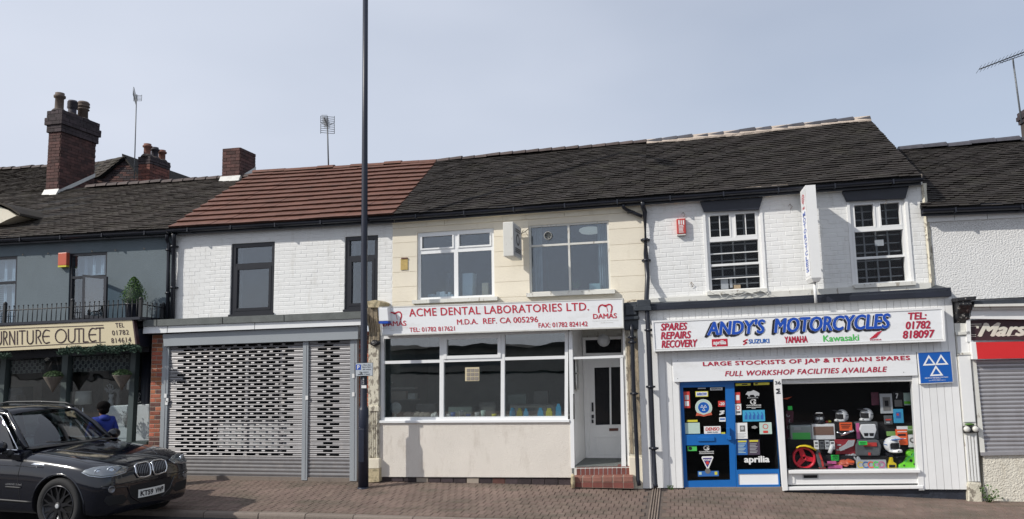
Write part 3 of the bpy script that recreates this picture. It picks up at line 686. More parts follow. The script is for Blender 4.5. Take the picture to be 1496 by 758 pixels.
ch1 = chimney('tall soot stained brick chimney with corbelled top and three mismatched pots', fl, (66.5,283), .36, 1.15, 163, Cb,
        [(.42,.10,.115,.50,'buff_pot','plain'),(.55,.42,.10,.42,'dark_pot','louvre'),(.45,.76,.125,.52,'buff_pot','band')], corb=.075, corb_h=.55, flash='white')
ch3 = chimney('plain square brick chimney without pots where the red roof begins', fl, (324,264), .46, .66, 217, ('chimney_brick','chimney_brick','dark_mortar'), [], corb_h=0, flash='white')
# chimney behind the ridge: stands on the back slope, so give it a plane of its own
class _S: pass
ch2 = chimney('low brick chimney with three red pots behind the ridge right of the thin aerial', 3.6, (201.5,265), .34, .75, 229, ('brown_brick','soot_brick','dark_mortar'),
        [(.5,.12,.10,.36,'clay_pot','plain'),(.5,.5,.10,.34,'dark_pot','plain'),(.5,.88,.10,.34,'clay_pot','plain')], corb=.02, corb_h=.2, flash=False)
ch4 = chimney('crumbling brick chimney cut by the right edge of the picture', 3.8, (1516,203), .7, .7, 150, Cb, [(.3,.3,.1,.3,'clay_pot','plain')], corb=.05, corb_h=.25, flash=False)
# ------------------------------------------------------------------ aerials
def rod(mb, a, b, r=.008, n=5): mb.tube([a, b], r, n)
ae = empty('tv_aerial', P(197,262,3.2), 'thin tall aerial mast with a small flat reflector, left of the low chimney', 'aerial')
mb = MB(); p0, p1 = P(196,262,3.2), P(199.5,138,3.2); rod(mb, p0, p1, .014); obj('mast', mb, 'lead', ae)
for i, (dx, dz) in enumerate([(a, b) for a in (-.07,0,.07,.14) for b in (0,.1)]):
    pass
mb = MB(); q = p1
for k in range(5): rod(mb, q+Vector((-.08,.0,-.02-.035*k)), q+Vector((.12,.05,-.02-.035*k)), .005, 4)
for k in range(3): rod(mb, q+Vector((-.08+.1*k,.02*k,0)), q+Vector((-.08+.1*k,.02*k,-.17)), .005, 4)
obj('reflector', mb, 'black_iron', ae)
mb = MB()
rod(mb, q+Vector((0,0,-.1)), q+Vector((.5,-.72,-.1)), .008)
for k in range(12):
    c_ = q+Vector((.041*k,-.06*k,-.1)); rod(mb, c_+Vector((-.015,0,-.17)), c_+Vector((-.015,0,.0)), .004, 4)
obj('boom', mb, 'lead', ae)
mb = MB(); rod(mb, P(196,243,3.2), P(203,243.5,3.4), .012); obj('bracket', mb, 'black_iron', ae)
ae = empty('tv_aerial', P(479,244,2.7), 'grid aerial on a mast rising over the red tiled roof', 'aerial')
mb = MB(); p0, p1 = P(480,247,2.7), P(478,172,2.7); rod(mb, p0, p1, .016, 6); obj('mast', mb, 'lead', ae)
mb = MB()
for (ya, yb) in ((170,179),(181.5,194)):
    for k in range(4 if ya < 175 else 5):
        y = lerp(ya, yb, k/(3 if ya < 175 else 4)); a_, b_ = P(468.5, y-.6, 2.7), P(488.5, y+1.2, 2.7); rod(mb, a_, b_, .006, 4)
    for x in (468.5, 478.5, 488.5): rod(mb, P(x, ya-.5, 2.7), P(x, yb+1, 2.7), .007, 4)
obj('reflector', mb, 'black_iron', ae)
mb = MB(); c0 = P(478.5, 184, 2.68); 
for s in (-1, 1):
    rod(mb, P(478,184,2.7), P(469+(19 if s > 0 else 0),179,2.7), .006, 4)
rod(mb, c0, c0+Vector((.24,-.66,-.02)), .012)
for k in range(14):
    t_ = c0+Vector((.017*k,-.047*k,0)); 
    for a_ in (-.06,.0,.06): rod(mb, t_+Vector((-.07,0,a_)), t_+Vector((.07,0,a_*.8)), .003, 4)
obj('boom', mb, 'lead', ae)
ae = empty('tv_aerial', P(1491,178,3.4), 'long comb shaped aerial on a leaning mast at the right edge', 'aerial')
mb = MB(); rod(mb, P(1492.5,180,3.4), P(1479.5,85,3.4), .016, 6); obj('mast', mb, 'lead', ae)
mb = MB(); a_, b_ = P(1431,101,3.1), P(1512,70,3.5); rod(mb, a_, b_, .012); rod(mb, P(1461,92,3.25), P(1500,78.5,3.5), .008)
d_ = (b_-a_)
for k in range(16):
    c_ = a_+d_*(k/15.); rod(mb, c_+Vector((-.02,-.18,.02)), c_+Vector((-.0,.18,-.02)), .004, 4)
obj('boom', mb, 'black_iron', ae)
# ------------------------------------------------------------------ upper storeys
def uwall(bld, tl, tr, br, bl, holes_px, m, thick=.25, name='upper_wall', brickm=None, n=300, **kw):
    f = F(tl, tr, br, bl, 0.); hs = [f.r(*h) for h in holes_px]
    mb = MB(); holed(f, mb, hs, thick); w = obj(name, mb, m, bld, fix=False)
    if brickm: bricks(f, w, brickm, hs, maxparts=n, **kw)
    return f, hs, w
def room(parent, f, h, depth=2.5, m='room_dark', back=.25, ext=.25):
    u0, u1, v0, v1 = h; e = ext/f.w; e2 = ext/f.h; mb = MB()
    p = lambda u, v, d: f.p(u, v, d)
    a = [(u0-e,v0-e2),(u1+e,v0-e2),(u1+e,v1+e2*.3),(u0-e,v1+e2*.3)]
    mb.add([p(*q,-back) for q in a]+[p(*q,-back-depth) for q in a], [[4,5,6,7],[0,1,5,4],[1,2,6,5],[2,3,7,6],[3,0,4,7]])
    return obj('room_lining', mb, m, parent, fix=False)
def pane(f, parent, u0, u1, v0, v1, d, m=None, name='pane'):
    mb = MB(); f.box(mb, u0, u1, v0, v1, d-.004, d); return obj(name, mb, m or GLU, parent)
def window(bld, f, h, label=None): 
    u0, u1, v0, v1 = h; q = f.p((u0+u1)/2, v1); return None
# ---- white brick house (red tiles)
fH, hH, wH = uwall(BH, (257,334), (574,315), (573,462), (252,478), [(337,400.5,354.5,459), (503.5,552,344.5,452)], 'white_mortar', brickm='white_brick', v_rng=(.06,1), proud=.0028, gap=.006)
def black_window(bld, f, h, px_top, glassm=GLU):
    u0, u1, v0, v1 = h; mb = MB(); frame(f, mb, u0, u1, v0, v1, .075, -.12, -.03); w = obj('window', mb, 'window_black', bld, fix=True)
    a = .075/f.w; b = .075/f.h; vt = f.uv(px_top[0], px_top[1])[1]
    tr = MB(); f.box(tr, u0+a, u1-a, vt-b*.4, vt+b*.5, -.11, -.032); obj('transom', tr, 'window_black', w)
    s = MB(); frame(f, s, u0+a, u1-a, vt+b*.5, v1-b, .05, -.10, -.022); obj('casement', s, 'window_black', w)
    pane(f, w, u0+a, u1-a, v0+b, vt-b*.4, -.07, glassm); pane(f, w, u0+a*1.6, u1-a*1.6, vt+b*1.1, v1-b*1.6, -.06, glassm)
    sl_ = MB(); f.box(sl_, u0-.01/f.w, u1+.01/f.w, v1-.012/f.h, v1+.03/f.h, -.1, .04); obj('window_sill', sl_, 'window_black', w)
    c = MB()
    for s0, s1 in ((u0+a*1.2, u0+a*1.2+.035/f.w), (u1-a*1.2-.035/f.w, u1-a*1.2)):
        f.box(c, s0, s1, v0+b, v1-b, -.2, -.19)
    obj('curtain', c, 'fabric_grey', w)
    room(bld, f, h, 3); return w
w1 = black_window(BH, fH, hH[0], (370,386)); w2 = black_window(BH, fH, hH[1], (528,375))
# white object standing on the cornice in front of second window
# ---- cream house
ACX = [(574,316), (941,289), (948,449), (573,463)]
fA, hA, wA = uwall(BA, *ACX, [(609.5,722,336,437), (773,891,325.5,427)], 'cream_render')
# moulded band under the eaves, scored in lengths
def band(f, parent, v0px, v1px, xs_, m, d, name):
    for a, b in zip(xs_, xs_[1:]):
        mb = MB(); x = (a+b)/2; u0, u1 = f.uv(a, v0px[0])[0], f.uv(b, v0px[0])[0]; V0, V1 = v0px[1], v1px[1]
        f.box(mb, u0+.004/f.w, u1-.003/f.w, V0, V1, 0, d); obj(name, mb, m, parent)
xs_ = [574, 609, 670, 737, 805, 873, 925, 940]
band(fA, wA, (316,.015), (0,.075), xs_, 'cream_flat', .07, 'cornice_length'); band(fA, wA, (316,.075), (0,.125), [574,650,735,825,940], 'cream_flat', .022, 'frieze_length')
# scored block courses: raised render blocks with thin joints
nrow = 6; vs_ = [lerp(.125, 1, i/nrow) for i in range(nrow+1)]
for j in range(nrow):
    v0, v1 = vs_[j], vs_[j+1]; segs = [(0, 1)]
    for h in hA:
        if h[2]-.012 < (v0+v1)/2 < h[3]+.03:
            ns = []
            for a, b in segs:
                if a < h[0]: ns.append((a, min(b, h[0])))
                if b > h[1]: ns.append((max(a, h[1]), b))
            segs = ns
    for a, b in segs:
        mb = MB(); k = max(1, round((b-a)*fA.w/1.4))
        for i in range(k):
            # keep blocks clear of window heads that cross this course
            q0, q1 = lerp(a, b, i/k), lerp(a, b, (i+1)/k); mb = MB()
            if any(q0 < h[1] and q1 > h[0] and v0 < h[3] and v1 > h[2] for h in hA): 
                for (c0, c1, e0, e1) in [(q0, q1, v0, v1)]:
                    hh = [h for h in hA if q0 < h[1] and q1 > h[0] and v0 < h[3] and v1 > h[2]][0]
                    if e0 < hh[2]: fA.box(mb, c0, c1-.002/fA.w, e0+.003/fA.h, hh[2], 0, .006)
                    if e1 > hh[3]: fA.box(mb, c0, c1-.002/fA.w, hh[3], e1-.003/fA.h, 0, .006)
            else: fA.box(mb, q0+.002/fA.w, q1-.002/fA.w, v0+.004/fA.h, v1-.004/fA.h, 0, .006)
            if mb.v: obj('render_block', mb, 'cream_render', wA)
mb = MB(); fA.box(mb, 0, 1, .925, .999, 0, .009); obj('peeled_band', mb, 'peeled_cream', wA)
def white_window(bld, f, h, mull_px, trans_px, t=.05, d=(-.1,-.03), m='white_upvc', gm=GLU, tm=.05, name='window', sash_right=False, sash_left=False):
    u0, u1, v0, v1 = h; mb = MB(); frame(f, mb, u0, u1, v0, v1, t, *d); w = obj(name, mb, m, bld)
    a, b = t/f.w, t/f.h; um = f.uv(*mull_px)[0]; vt = f.uv(*trans_px)[1]
    x = MB(); f.box(x, um-tm/2/f.w, um+tm/2/f.w, v0+b, v1-b, d[0], d[1]-.004); obj('mullion', x, m, w)
    x = MB(); f.box(x, u0+a, um-tm/2/f.w, vt-tm/2/f.h, vt+tm/2/f.h, d[0], d[1]-.006); f.box(x, um+tm/2/f.w, u1-a, vt-tm/2/f.h, vt+tm/2/f.h, d[0], d[1]-.006); obj('transom', x, m, w)
    for (p0, p1) in ((u0+a, um-tm/2/f.w), (um+tm/2/f.w, u1-a)):
        for (q0, q1) in ((v0+b, vt-tm/2/f.h), (vt+tm/2/f.h, v1-b)): pane(f, w, p0, p1, q0, q1, (d[0]+d[1])/2, gm)
    return w
wa1 = white_window(BA, fA, hA[0], (665.5,390), (665,365), t=.055, tm=.075)
# small opening lights in the left window
a = .055/fA.w; um = fA.uv(665.5,390)[0]; vt = fA.uv(665,365)[1]
for (p0, p1) in ((hA[0][0]+a, um-.0375/fA.w), (um+.0375/fA.w, hA[0][1]-a)):
    x = MB(); frame(fA, x, p0, p1, hA[0][2]+.055/fA.h, vt-.0375/fA.h, .028, -.06, -.018); obj('fanlight_frame', x, 'white_upvc', wa1)
wa2 = white_window(BA, fA, hA[1], (831.5,380), (831,356), t=.035, tm=.035, m='old_white', d=(-.1,-.02))
for h, x0, x1, yy in ((hA[0],604,728,438.5), (hA[1],770,899,428.5)):
    s = MB(); n = 5; u0, u1 = fA.uv(x0,yy)[0], fA.uv(x1,yy)[0]; v = h[3]
    fA.box(s, u0, u1, v-.012/fA.h, v+.055/fA.h, -.1, .085); obj('window_sill', s, 'old_white', BA)
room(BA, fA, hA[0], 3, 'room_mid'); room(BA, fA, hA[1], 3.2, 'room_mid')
# things inside the cream house windows (standing on inner sill boards)
def shelf_in(bld, f, h, d0=-.12, d1=-.55):
    s = MB(); f.box(s, h[0], h[1], h[3]-.004, h[3]+.01, d1, d0); return obj('inner_sill', s, 'room_light', bld)
shelf_in(BA, fA, hA[0]); shelf_in(BA, fA, hA[1])
def boxat(f, x0, x1, y0, y1, d, depth, m, name, label, cat, group=None):
    mb = MB(); u0, u1, v0, v1 = f.r(x0, x1, y0, y1, d); f.box(mb, u0, u1, v0, v1, d-depth, d); return obj(name, mb, m, label=label, cat=cat, group=group, bevel=.004)
for i, (y0, y1) in enumerate(((399,409),(409,418.5),(418.5,436))):
    boxat(fA, 675.5, 691-i*.5, y0, y1, -.2, .25, 'paper', 'storage_box', ['white storage box on top of the stack in the left dental window','white storage box in the middle of the stack in the left dental window','white storage box at the foot of the stack in the left dental window'][i], 'box', 'boxes stacked in the upstairs window')
boxat(fA, 704, 713, 413, 434, -.2, .1, 'card', 'card_box', 'upright brown card box right of the white stack in the upstairs window', 'box')
mb = MB()
for k in range(9): fA.boxpx(mb, 625+k*4.2, 628.5+k*4.2, 431-random.random()*6, 437.5, -.3, -.24+random.random()*.03)
obj('bottles', mb, 'paper', label='row of small pale bottles on the sill at the left of the upstairs window', cat='bottles', kind='stuff')
mb = MB(); fA.polypx(mb, [(650,436),(654,399),(659,399),(655,437)], -.5, -.47); obj('board', mb, 'room_dark', label='dark board leaning behind the bottles in the upstairs window', cat='board')
# right upstairs window: curtains, ceiling lamp, fan, radio, plant
for (x0, x1, y0, y1) in ((781,792,334,426), (874,888,327,424)):
    mb = MB(); u0, u1, v0, v1 = fA.r(x0, x1, y0, y1, -.3); n = 14; vs = []
    for i in range(n+1):
        u = lerp(u0, u1, i/n); d = -.3-.03*math.sin(i*1.9); vs += [fA.p(u, v0, d), fA.p(u, v1, d)]
    mb.add(vs, [[2*i,2*i+1,2*i+3,2*i+2] for i in range(n)]); obj('curtain', mb, 'net_curtain', BA, fix=False)
c_ = P(862,335,1.2); mb = MB(); mb.lathe(c_, [(.16,.03),(.2,.01),(.21,-.03),(.17,-.07),(.1,-.085),(.01,-.09)], 20); lo_ = obj('ceiling_lamp', mb, mat('lamp_glow', (.9,.87,.75), .5, var=0, emit=.35), label='round ceiling lamp glowing inside the right upstairs window', cat='lamp')
# a ventilator in the glass
fan = MB(); q = fA.uv(801,344.5,-.06); c_ = fA.p(*q, -.055)
vent = None
vb = MB(); vb.lathe(c_+Vector((0,-.0,0)), [(.075,0),(.075,.03),(.06,.035),(.06,.01),(.01,.01)], 20, ax=(0,-1,0)); vent = obj('window_vent', vb, 'room_light', wa2)
vb = MB()
for k in range(5):
    an = k*math.pi*2/5; vb.add([c_+Vector((0,-.02,0)), c_+Vector((math.cos(an)*.06,-.028,math.sin(an)*.06)), c_+Vector((math.cos(an+.7)*.06,-.018,math.sin(an+.7)*.06))], [[0,1,2]])
obj('blade', vb, 'room_dark', vent, fix=False)
ra_ = boxat(fA, 861, 877, 414, 424, -.22, .1, 'sticker_mint', 'radio', 'small pale green radio on the sill of the right upstairs window', 'radio')
pl = empty('house_plant', fA.p(*fA.uv(841,424,-.25),-.25), 'spiky house plant on the sill left of the pale radio', 'plant')
mb = MB()
for k in range(16):
    an = random.uniform(0,6.28); r_ = random.uniform(.08,.22); b0 = fA.p(*fA.uv(841,423,-.25),-.25); t_ = b0+Vector((math.cos(an)*r_, math.sin(an)*.08, random.uniform(.06,.2))); m_ = b0.lerp(t_,.5)+Vector((0,0,.05))
    s_ = Vector((.006,0,0)); mb.add([b0-s_,b0+s_,m_+s_,t_,m_-s_], [[0,1,2,4],[4,2,3]])
obj('leaves', mb, 'green_leaf', pl, fix=False); mb = MB(); mb.lathe(fA.p(*fA.uv(841,426,-.25),-.25), [(.04,0),(.05,.05)], 10); obj('pot', mb, 'clay_pot', pl)
# small yellow notice on the cream wall
pn = empty('wall_notice', fA.p(*fA.uv(590,386)), 'small square faded yellow notice on the cream wall left of the window', 'sign')
mb = MB(); fA.boxpx(mb, 585.3, 595.5, 378, 394, .007, .02); obj('plate', mb, mat('ochre', (.50,.36,.12), .6, var=.15, scale=30, dirt=.5, dcol=(.3,.2,.08)), pn)
mb = MB(); fA.boxpx(mb, 586, 595, 376.3, 378, .007, .03); obj('bracket', mb, 'burnt_brick', pn)
# hanging box sign on the cream wall
def xs_at(px, py, Y): return P(px, py, Y).x
yf, yb = -.80, -.12; zt = P(742.5, 324, yf).z; zb = P(742.5, 374, yf).z; x0 = xs_at(735, 350, yf); x1 = xs_at(750, 350, yf)
hs = empty('hanging_sign', (x0, yb, zb), 'weathered white box sign hanging out from the cream wall between the windows', 'sign')
mb = MB(); mb.box((x0, yf, zb), (x1, yb, zt)); obj('box', mb, 'old_white', hs, bevel=.008)
fs = F.__new__(F); fs.Y = 0; fs.c = [Vector((x1+.002, yf+.03, zt-.03)), Vector((x1+.002, yb-.03, zt-.03)), Vector((x1+.002, yb-.03, zb+.03)), Vector((x1+.002, yf+.03, zb+.03))]; fs.w = .6; fs.h = zt-zb
def xp(f, u, v, d): a = f.c; q = a[0]*(1-u)*(1-v)+a[1]*u*(1-v)+a[2]*u*v+a[3]*(1-u)*v; return q+Vector((d,0,0))
mb = MB(); mb.add([xp(fs,0,0,.002), xp(fs,1,0,.002), xp(fs,1,1,.002), xp(fs,0,1,.002)], [[3,2,1,0]]); obj('face', mb, 'sticker_grey', hs, fix=False)
mb = MB()
for v in (.10,.17): 
    mb.add([xp(fs,.2,v,.005), xp(fs,.8,v,.005), xp(fs,.8,v+.04,.005), xp(fs,.2,v+.04,.005)], [[3,2,1,0]])
for v in (.74,.80,.86): mb.add([xp(fs,.15,v,.005), xp(fs,.85,v,.005), xp(fs,.85,v+.04,.005), xp(fs,.15,v+.04,.005)], [[3,2,1,0]])
n = 16; ring = [xp(fs,.5+.22*math.cos(6.283*k/n),.45+.2*math.sin(6.283*k/n),.005) for k in range(n)]+[xp(fs,.5+.14*math.cos(6.283*k/n),.45+.13*math.sin(6.283*k/n),.005) for k in range(n)]
mb.add(ring, [[k,(k+1)%n,n+(k+1)%n,n+k] for k in range(n)]); obj('lettering', mb, 'sign_black', hs, fix=False)
for z in (zt-.1, zb+.15): mb = MB(); mb.tube([((x0+x1)/2, yb, z), ((x0+x1)/2, 0, z)], .018); obj('bracket', mb, 'black_iron', hs)
mb = MB(); p0 = Vector((x1, -.2, zt-.12)); e0 = fA.p(*fA.uv(773,334)); mb.tube([p0, p0.lerp(e0,.5)+Vector((0,0,-.01)), e0+Vector((0,-.02,0))], .006, 5); mb.tube([Vector((x1,-.2,zt-.16)), e0+Vector((-.1,-.02,-.02))], .005, 5); obj('cable', mb, 'black_iron', hs)
# ---- motorcycle shop
MX = [(941,289), (1345,259), (1359,424), (948,447)]
fM, hM, wM = uwall(BM_, *MX, [(1034,1112,307.5,425), (1246,1325,292,415)], 'white_mortar', brickm='white_brick', v_rng=(.078,.93), proud=.0028, gap=.006)
# dentil course under the eaves: paired headers, alternate ones proud
n = 44
for i in range(n):
    u0, u1 = i/n, (i+1)/n; mb = MB(); fM.box(mb, u0+.003/fM.w, u1-.003/fM.w, .02, .075, 0, .075 if i % 2 else .045); obj('dentil', mb, 'old_white' if i % 5 else 'cream_flat', wM)
mb = MB(); fM.box(mb, 0, 1, -.02, .02, 0, .085); obj('eaves_course', mb, 'mortar', wM)
mb = MB(); fM.box(mb, 0, 1, .935, 1.0, 0, .07); obj('sill_band', mb, 'old_white', wM)
def lintel(f, parent, tl, tr, br, bl):
    mb = MB(); f.polypx(mb, [bl, br, tr, tl], 0, .06); return obj('lintel', mb, 'black_paint', parent, bevel=.006)
lintel(fM, BM_, (1022.4,293.5), (1114.8,287.7), (1109,306), (1028.4,309.4)); lintel(fM, BM_, (1230.5,279.5), (1328,271.5), (1323,289.6), (1237,293.9))
def sash(h, vt, vm, tops, inner):
    u0, u1, v0, v1 = h; f = fM; mb = MB(); frame(f, mb, u0, u1, v0, v1, .04, -.14, -.02, tb=.035); w = obj('window', mb, 'white_paint', BM_)
    a, b = .04/f.w, .035/f.h; T, M_ = f.uv(*vt)[1], f.uv(*vm)[1]; um = (u0+u1)/2
    x = MB(); f.box(x, u0+a, u1-a, T-.03/f.h, T+.03/f.h, -.14, -.015); obj('transom', x, 'white_paint', w)
    x = MB(); f.box(x, um-.03/f.w, um+.03/f.w, v0+b, T-.03/f.h, -.14, -.022); obj('mullion', x, 'white_paint', w)
    for p0, p1 in ((u0+a, um-.03/f.w), (um+.03/f.w, u1-a)):
        x = MB(); frame(f, x, p0, p1, v0+b, T-.03/f.h, .022, -.1, -.012); s = obj('casement', x, 'white_paint', w)
        if tops: x = MB(); f.box(x, (p0+p1)/2-.007/f.w, (p0+p1)/2+.007/f.w, v0+b+.03/f.h, T-.06/f.h, -.06, -.03); obj('glazing_bar', x, 'white_paint', s)
        pane(f, w, p0+.03/f.w, p1-.03/f.w, v0+b+.03/f.h, T-.06/f.h, -.07, GLD)
    x = MB(); f.box(x, u0+a, u1-a, M_-.018/f.h, M_+.018/f.h, -.13, -.03); obj('meeting_rail', x, 'white_paint', w)
    if tops:
        for q in ((T+M_)/2+.01, (M_+v1)/2): x = MB(); f.box(x, u0+a, u1-a, q-.007/f.h, q+.007/f.h, -.11, -.05); obj('glazing_bar', x, 'white_paint', w)
    pane(f, w, u0+a, u1-a, T+.03/f.h, M_-.018/f.h, -.09, GLD); pane(f, w, u0+a, u1-a, M_+.018/f.h, v1-b, -.10, GLD)
    # security grille behind the glass
    gr = MB()
    for k in range(1, 4+inner): u = lerp(u0+a, u1-a, k/(4+inner)); f.box(gr, u-.012/f.w, u+.012/f.w, v0, v1, -.24, -.22)
    for k in range(1, 10): v = lerp(v0, v1, k/10); f.box(gr, u0+a, u1-a, v-.010/f.h, v+.010/f.h, -.262, -.242)
    obj('security_grille', gr, 'sticker_grey' if 0 else 'lead', w)
    x = MB(); f.box(x, u0-.05/f.w, u1+.05/f.w, v1-.01/f.h, v1+.05/f.h, -.05, .11); obj('window_sill', x, 'old_white', BM_)
    for s0 in (u0-.055/f.w, u1+.012/f.w): x = MB(); f.box(x, s0, s0+.043/f.w, v0+.01, v1, -.0, .02); obj('architrave', x, 'white_paint', w)
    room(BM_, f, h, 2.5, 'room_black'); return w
s1 = sash(hM[0], (1073,348.5), (1073,385.5), True, 0); s2 = sash(hM[1], (1284,334), (1287,375), False, 0)
def sticker(f, parent, x0, x1, y0, y1, m, d=.004, name='sticker'):
    mb = MB(); f.boxpx(mb, x0, x1, y0, y1, d-.002, d); return obj(name, mb, m, parent)
sticker(fM, s1, 1053,1064,406,422,'sticker_grey',-.11,'paper'); sticker(fM, s1, 1066,1070,405,420,'sticker_grey',-.12,'paper'); sticker(fM, s1, 1072,1082,416,423,'card',-.115,'paper')
sticker(fM, s2, 1278,1291,350,359,'sticker_grey',-.12,'paper')
# red alarm box
al = empty('alarm_box', fM.p(*fM.uv(995,331)), 'red alarm box on the white brick left of the first sash window', 'alarm')
mb = MB(); fM.boxpx(mb, 988.5, 1002, 319, 341.5, .0, .09); obj('case', mb, 'alarm_red', al, bevel=.012)
mb = MB(); fM.boxpx(mb, 989, 1001.5, 341.5, 343.5, .0, .08); obj('base', mb, 'sign_frame', al)
mb = MB()
for k in range(6): fM.boxpx(mb, 991+random.random(), 999.5-random.random()*2, 329+k*1.9, 330+k*1.9, .09, .0925)
fM.boxpx(mb, 991,993,321.5,328,.09,.0925); fM.boxpx(mb, 994.5,996,321.5,328,.09,.0925); fM.boxpx(mb, 997.5,999.5,321.5,328,.09,.0925); obj('lettering', mb, 'sticker_white', al)
# tall projecting lightbox
yf, yb = -.72, -.2; x0, x1 = P(1181,340,yf).x, P(1196,340,yf).x; zt, zb = P(1187,270,yf).z, P(1193,411,yf).z
vsn = empty('projecting_sign', (x0, yb, zb), 'tall narrow white lightbox sign projecting from the white brick wall', 'sign')
mb = MB(); mb.box((x0, yf, zb+.06), (x1, yb, zt)); mb.prism([(x0,yf,zb+.06),(x1,yf,zb+.06),(x1-.03,yf+.03,zb),(x0+.03,yf+.03,zb)], [(x0,yb,zb+.06),(x1,yb,zb+.06),(x1-.03,yb-.03,zb),(x0+.03,yb-.03,zb)])
obj('case', mb, 'white_paint', vsn)
fs = F.__new__(F); fs.Y = 0; L_ = yb-yf; fs.c = [Vector((x0-.003, yb-.03, zt-.04)), Vector((x0-.003, yf+.03, zt-.04)), Vector((x0-.003, yf+.03, zb+.1)), Vector((x0-.003, yb-.03, zb+.1))]; fs.w = L_-.06; fs.h = zt-zb-.14
mb = MB(); mb.add([xp(fs,0,0,0), xp(fs,1,0,0), xp(fs,1,1,0), xp(fs,0,1,0)], [[0,1,2,3]]); obj('face', mb, 'sign_white', vsn, fix=False)
for s, v0, v1, m in (("ANDY'S", .04, .22, 'sign_red'), ('MOTORCYCLES', .25, .96, 'sign_blue')):
    for i, ch in enumerate(s):
        if ch == "'": continue
        vs, fc = txtmesh(ch, 0, .03); n = len(s); a, b = lerp(v0, v1, i/n), lerp(v0, v1, (i+.85)/n)
        mb = MB(); mb.add([xp(fs, lerp(.25,.75,x), lerp(a,b,y), -.003) for x, y in vs], fc); obj('lettering', mb, m, vsn, fix=False)
mb = MB(); xm = (x0+x1)/2; mb.tube([(xm, yf+.2, zb), (xm, yf+.2, zb-.32)], .022, 8); obj('post', mb, 'white_paint', vsn)
for z in (zt-.3, zb+.4): mb = MB(); mb.tube([(xm, yb, z), (xm, 0, z+.04)], .015); obj('bracket', mb, 'old_white', vsn)
# loose cables along the sill band
cb = MB()
def wire(pts, r=.006):
    q = [P(x, y, Y) for x, y, Y in pts]; cb.tube(q, r, 5)
wire([(1036,424,-.12),(1045,430,-.14),(1056,426,-.14),(1070,431,-.15),(1085,424,-.13),(1098,428,-.13),(1111,424,-.12),(1122,429,-.13),(1140,434,-.14),(1160,437,-.14),(1174,436,-.15),(1182,428,-.12)])
wire([(1050,428,-.15),(1058,438,-.16),(1066,430,-.15),(1078,433,-.16),(1092,427,-.14),(1104,430,-.14),(1115,438,-.16),(1124,426,-.13)], .005)
wire([(1150,440,-.16),(1151,434,-.16),(1165,437,-.15),(1200,432,-.13),(1236,428,-.12),(1270,425,-.12)], .005)
obj('loose_cable', cb, 'old_white', label='tangle of loose cables along the sill band of the white brick wall', cat='cable')
# small wire hooks left on the white brick
mb = MB()
for (x, y) in ((998,310),(1154,298),(1292,290),(1010,412)):
    p = P(x, y, 0); mb.tube([p+Vector((0,0,0)), p+Vector((.03,-.03,-.05)), p+Vector((0,-.02,-.09))], .005, 4); mb.tube([p, p+Vector((-.03,-.03,-.04))], .004, 4)
obj('wire_hooks', mb, 'mortar', wM, kind='stuff')
# peeling corner strip at the right end
# ---- right hand shop upper wall
uR = uwall(BR, (1346,305), (1640,290), (1665,426), (1360,440), [], 'roughcast'); fR, _, wR = uR
band(fR, wR, (305,.01), (0,.09), [1350,1392,1440,1500,1560,1638], 'white_paint', .07, 'cornice_length'); band(fR, wR, (305,.09), (0,.15), [1350,1392,1440,1500,1560,1638], 'white_paint', .03, 'frieze_length')
mb = MB()
vs = []
for i in range(14):
    y = lerp(268, 424, i/13); w = 3+random.random()*2.5
    vs += [P(1345.5+(y-270)*.087, y, -.02), P(1345.5+(y-270)*.087+w, y, .03)]
mb.add(vs, [[2*i,2*i+1,2*i+3,2*i+2] for i in range(13)]); o = obj('corner_pointing', mb, 'plaster_peel', BM_, fix=False)
sf = o.modifiers.new('s', 'SOLIDIFY'); sf.thickness = .04
# ---- slate grey house
fL, hL, wL = uwall(BL, (-150,358), (253,335), (250,470), (-155,492), [(-62,24,376,477), (100.5,155.5,369,467)], 'slate_render')
def blind_window(h, vt, left=True):
    u0, u1, v0, v1 = h; f = fL; mb = MB(); frame(f, mb, u0, u1, v0, v1, .05, -.12, -.02); w = obj('window', mb, 'window_black', BL); a, b = .05/f.w, .05/f.h; T = f.uv(*vt)[1]
    x = MB(); f.box(x, u0+a, u1-a, T-.025/f.h, T+.025/f.h, -.12, -.024); obj('transom', x, 'window_black', w)
    pane(f, w, u0+a, u1-a, v0+b, T-.025/f.h, -.06, GLU); 
    n = max(2, round((u1-u0)*f.w/.21)); 
    for k in range(n):
        p0, p1 = lerp(u0+a, u1-a, k/n)+.006/f.w, lerp(u0+a, u1-a, (k+1)/n)-.006/f.w
        for (q0, q1) in ((v0+b, T-.03/f.h),)+(((T+.03/f.h, v1),) if left else ()):
            x = MB(); frame(f, x, p0, p1, q0, q1, .025, -.19, -.165); s = obj('shutter_panel', x, 'white_upvc', w)
            m_ = round((q1-q0)*f.h/.045)
            for j in range(m_): v = lerp(q0+.03/f.h, q1-.03/f.h, j/m_); x = MB(); x.prism([f.p(p0+.022/f.w,v,-.16), f.p(p1-.022/f.w,v,-.16), f.p(p1-.022/f.w,v+.03/f.h,-.19), f.p(p0+.022/f.w,v+.03/f.h,-.19)], [f.p(p0+.022/f.w,v+.004/f.h,-.165), f.p(p1-.022/f.w,v+.004/f.h,-.165), f.p(p1-.022/f.w,v+.034/f.h,-.195), f.p(p0+.022/f.w,v+.034/f.h,-.195)]); obj('slat', x, 'white_upvc', s)
    if left: pane(f, w, u0+a, u1-a, T+.025/f.h, v1-b, -.06, GLU)
    room(BL, f, h, 2.5, 'room_mid'); return w
blind_window(hL[0], (-20,414)); wl2 = blind_window(hL[1], (128,404), left=False)
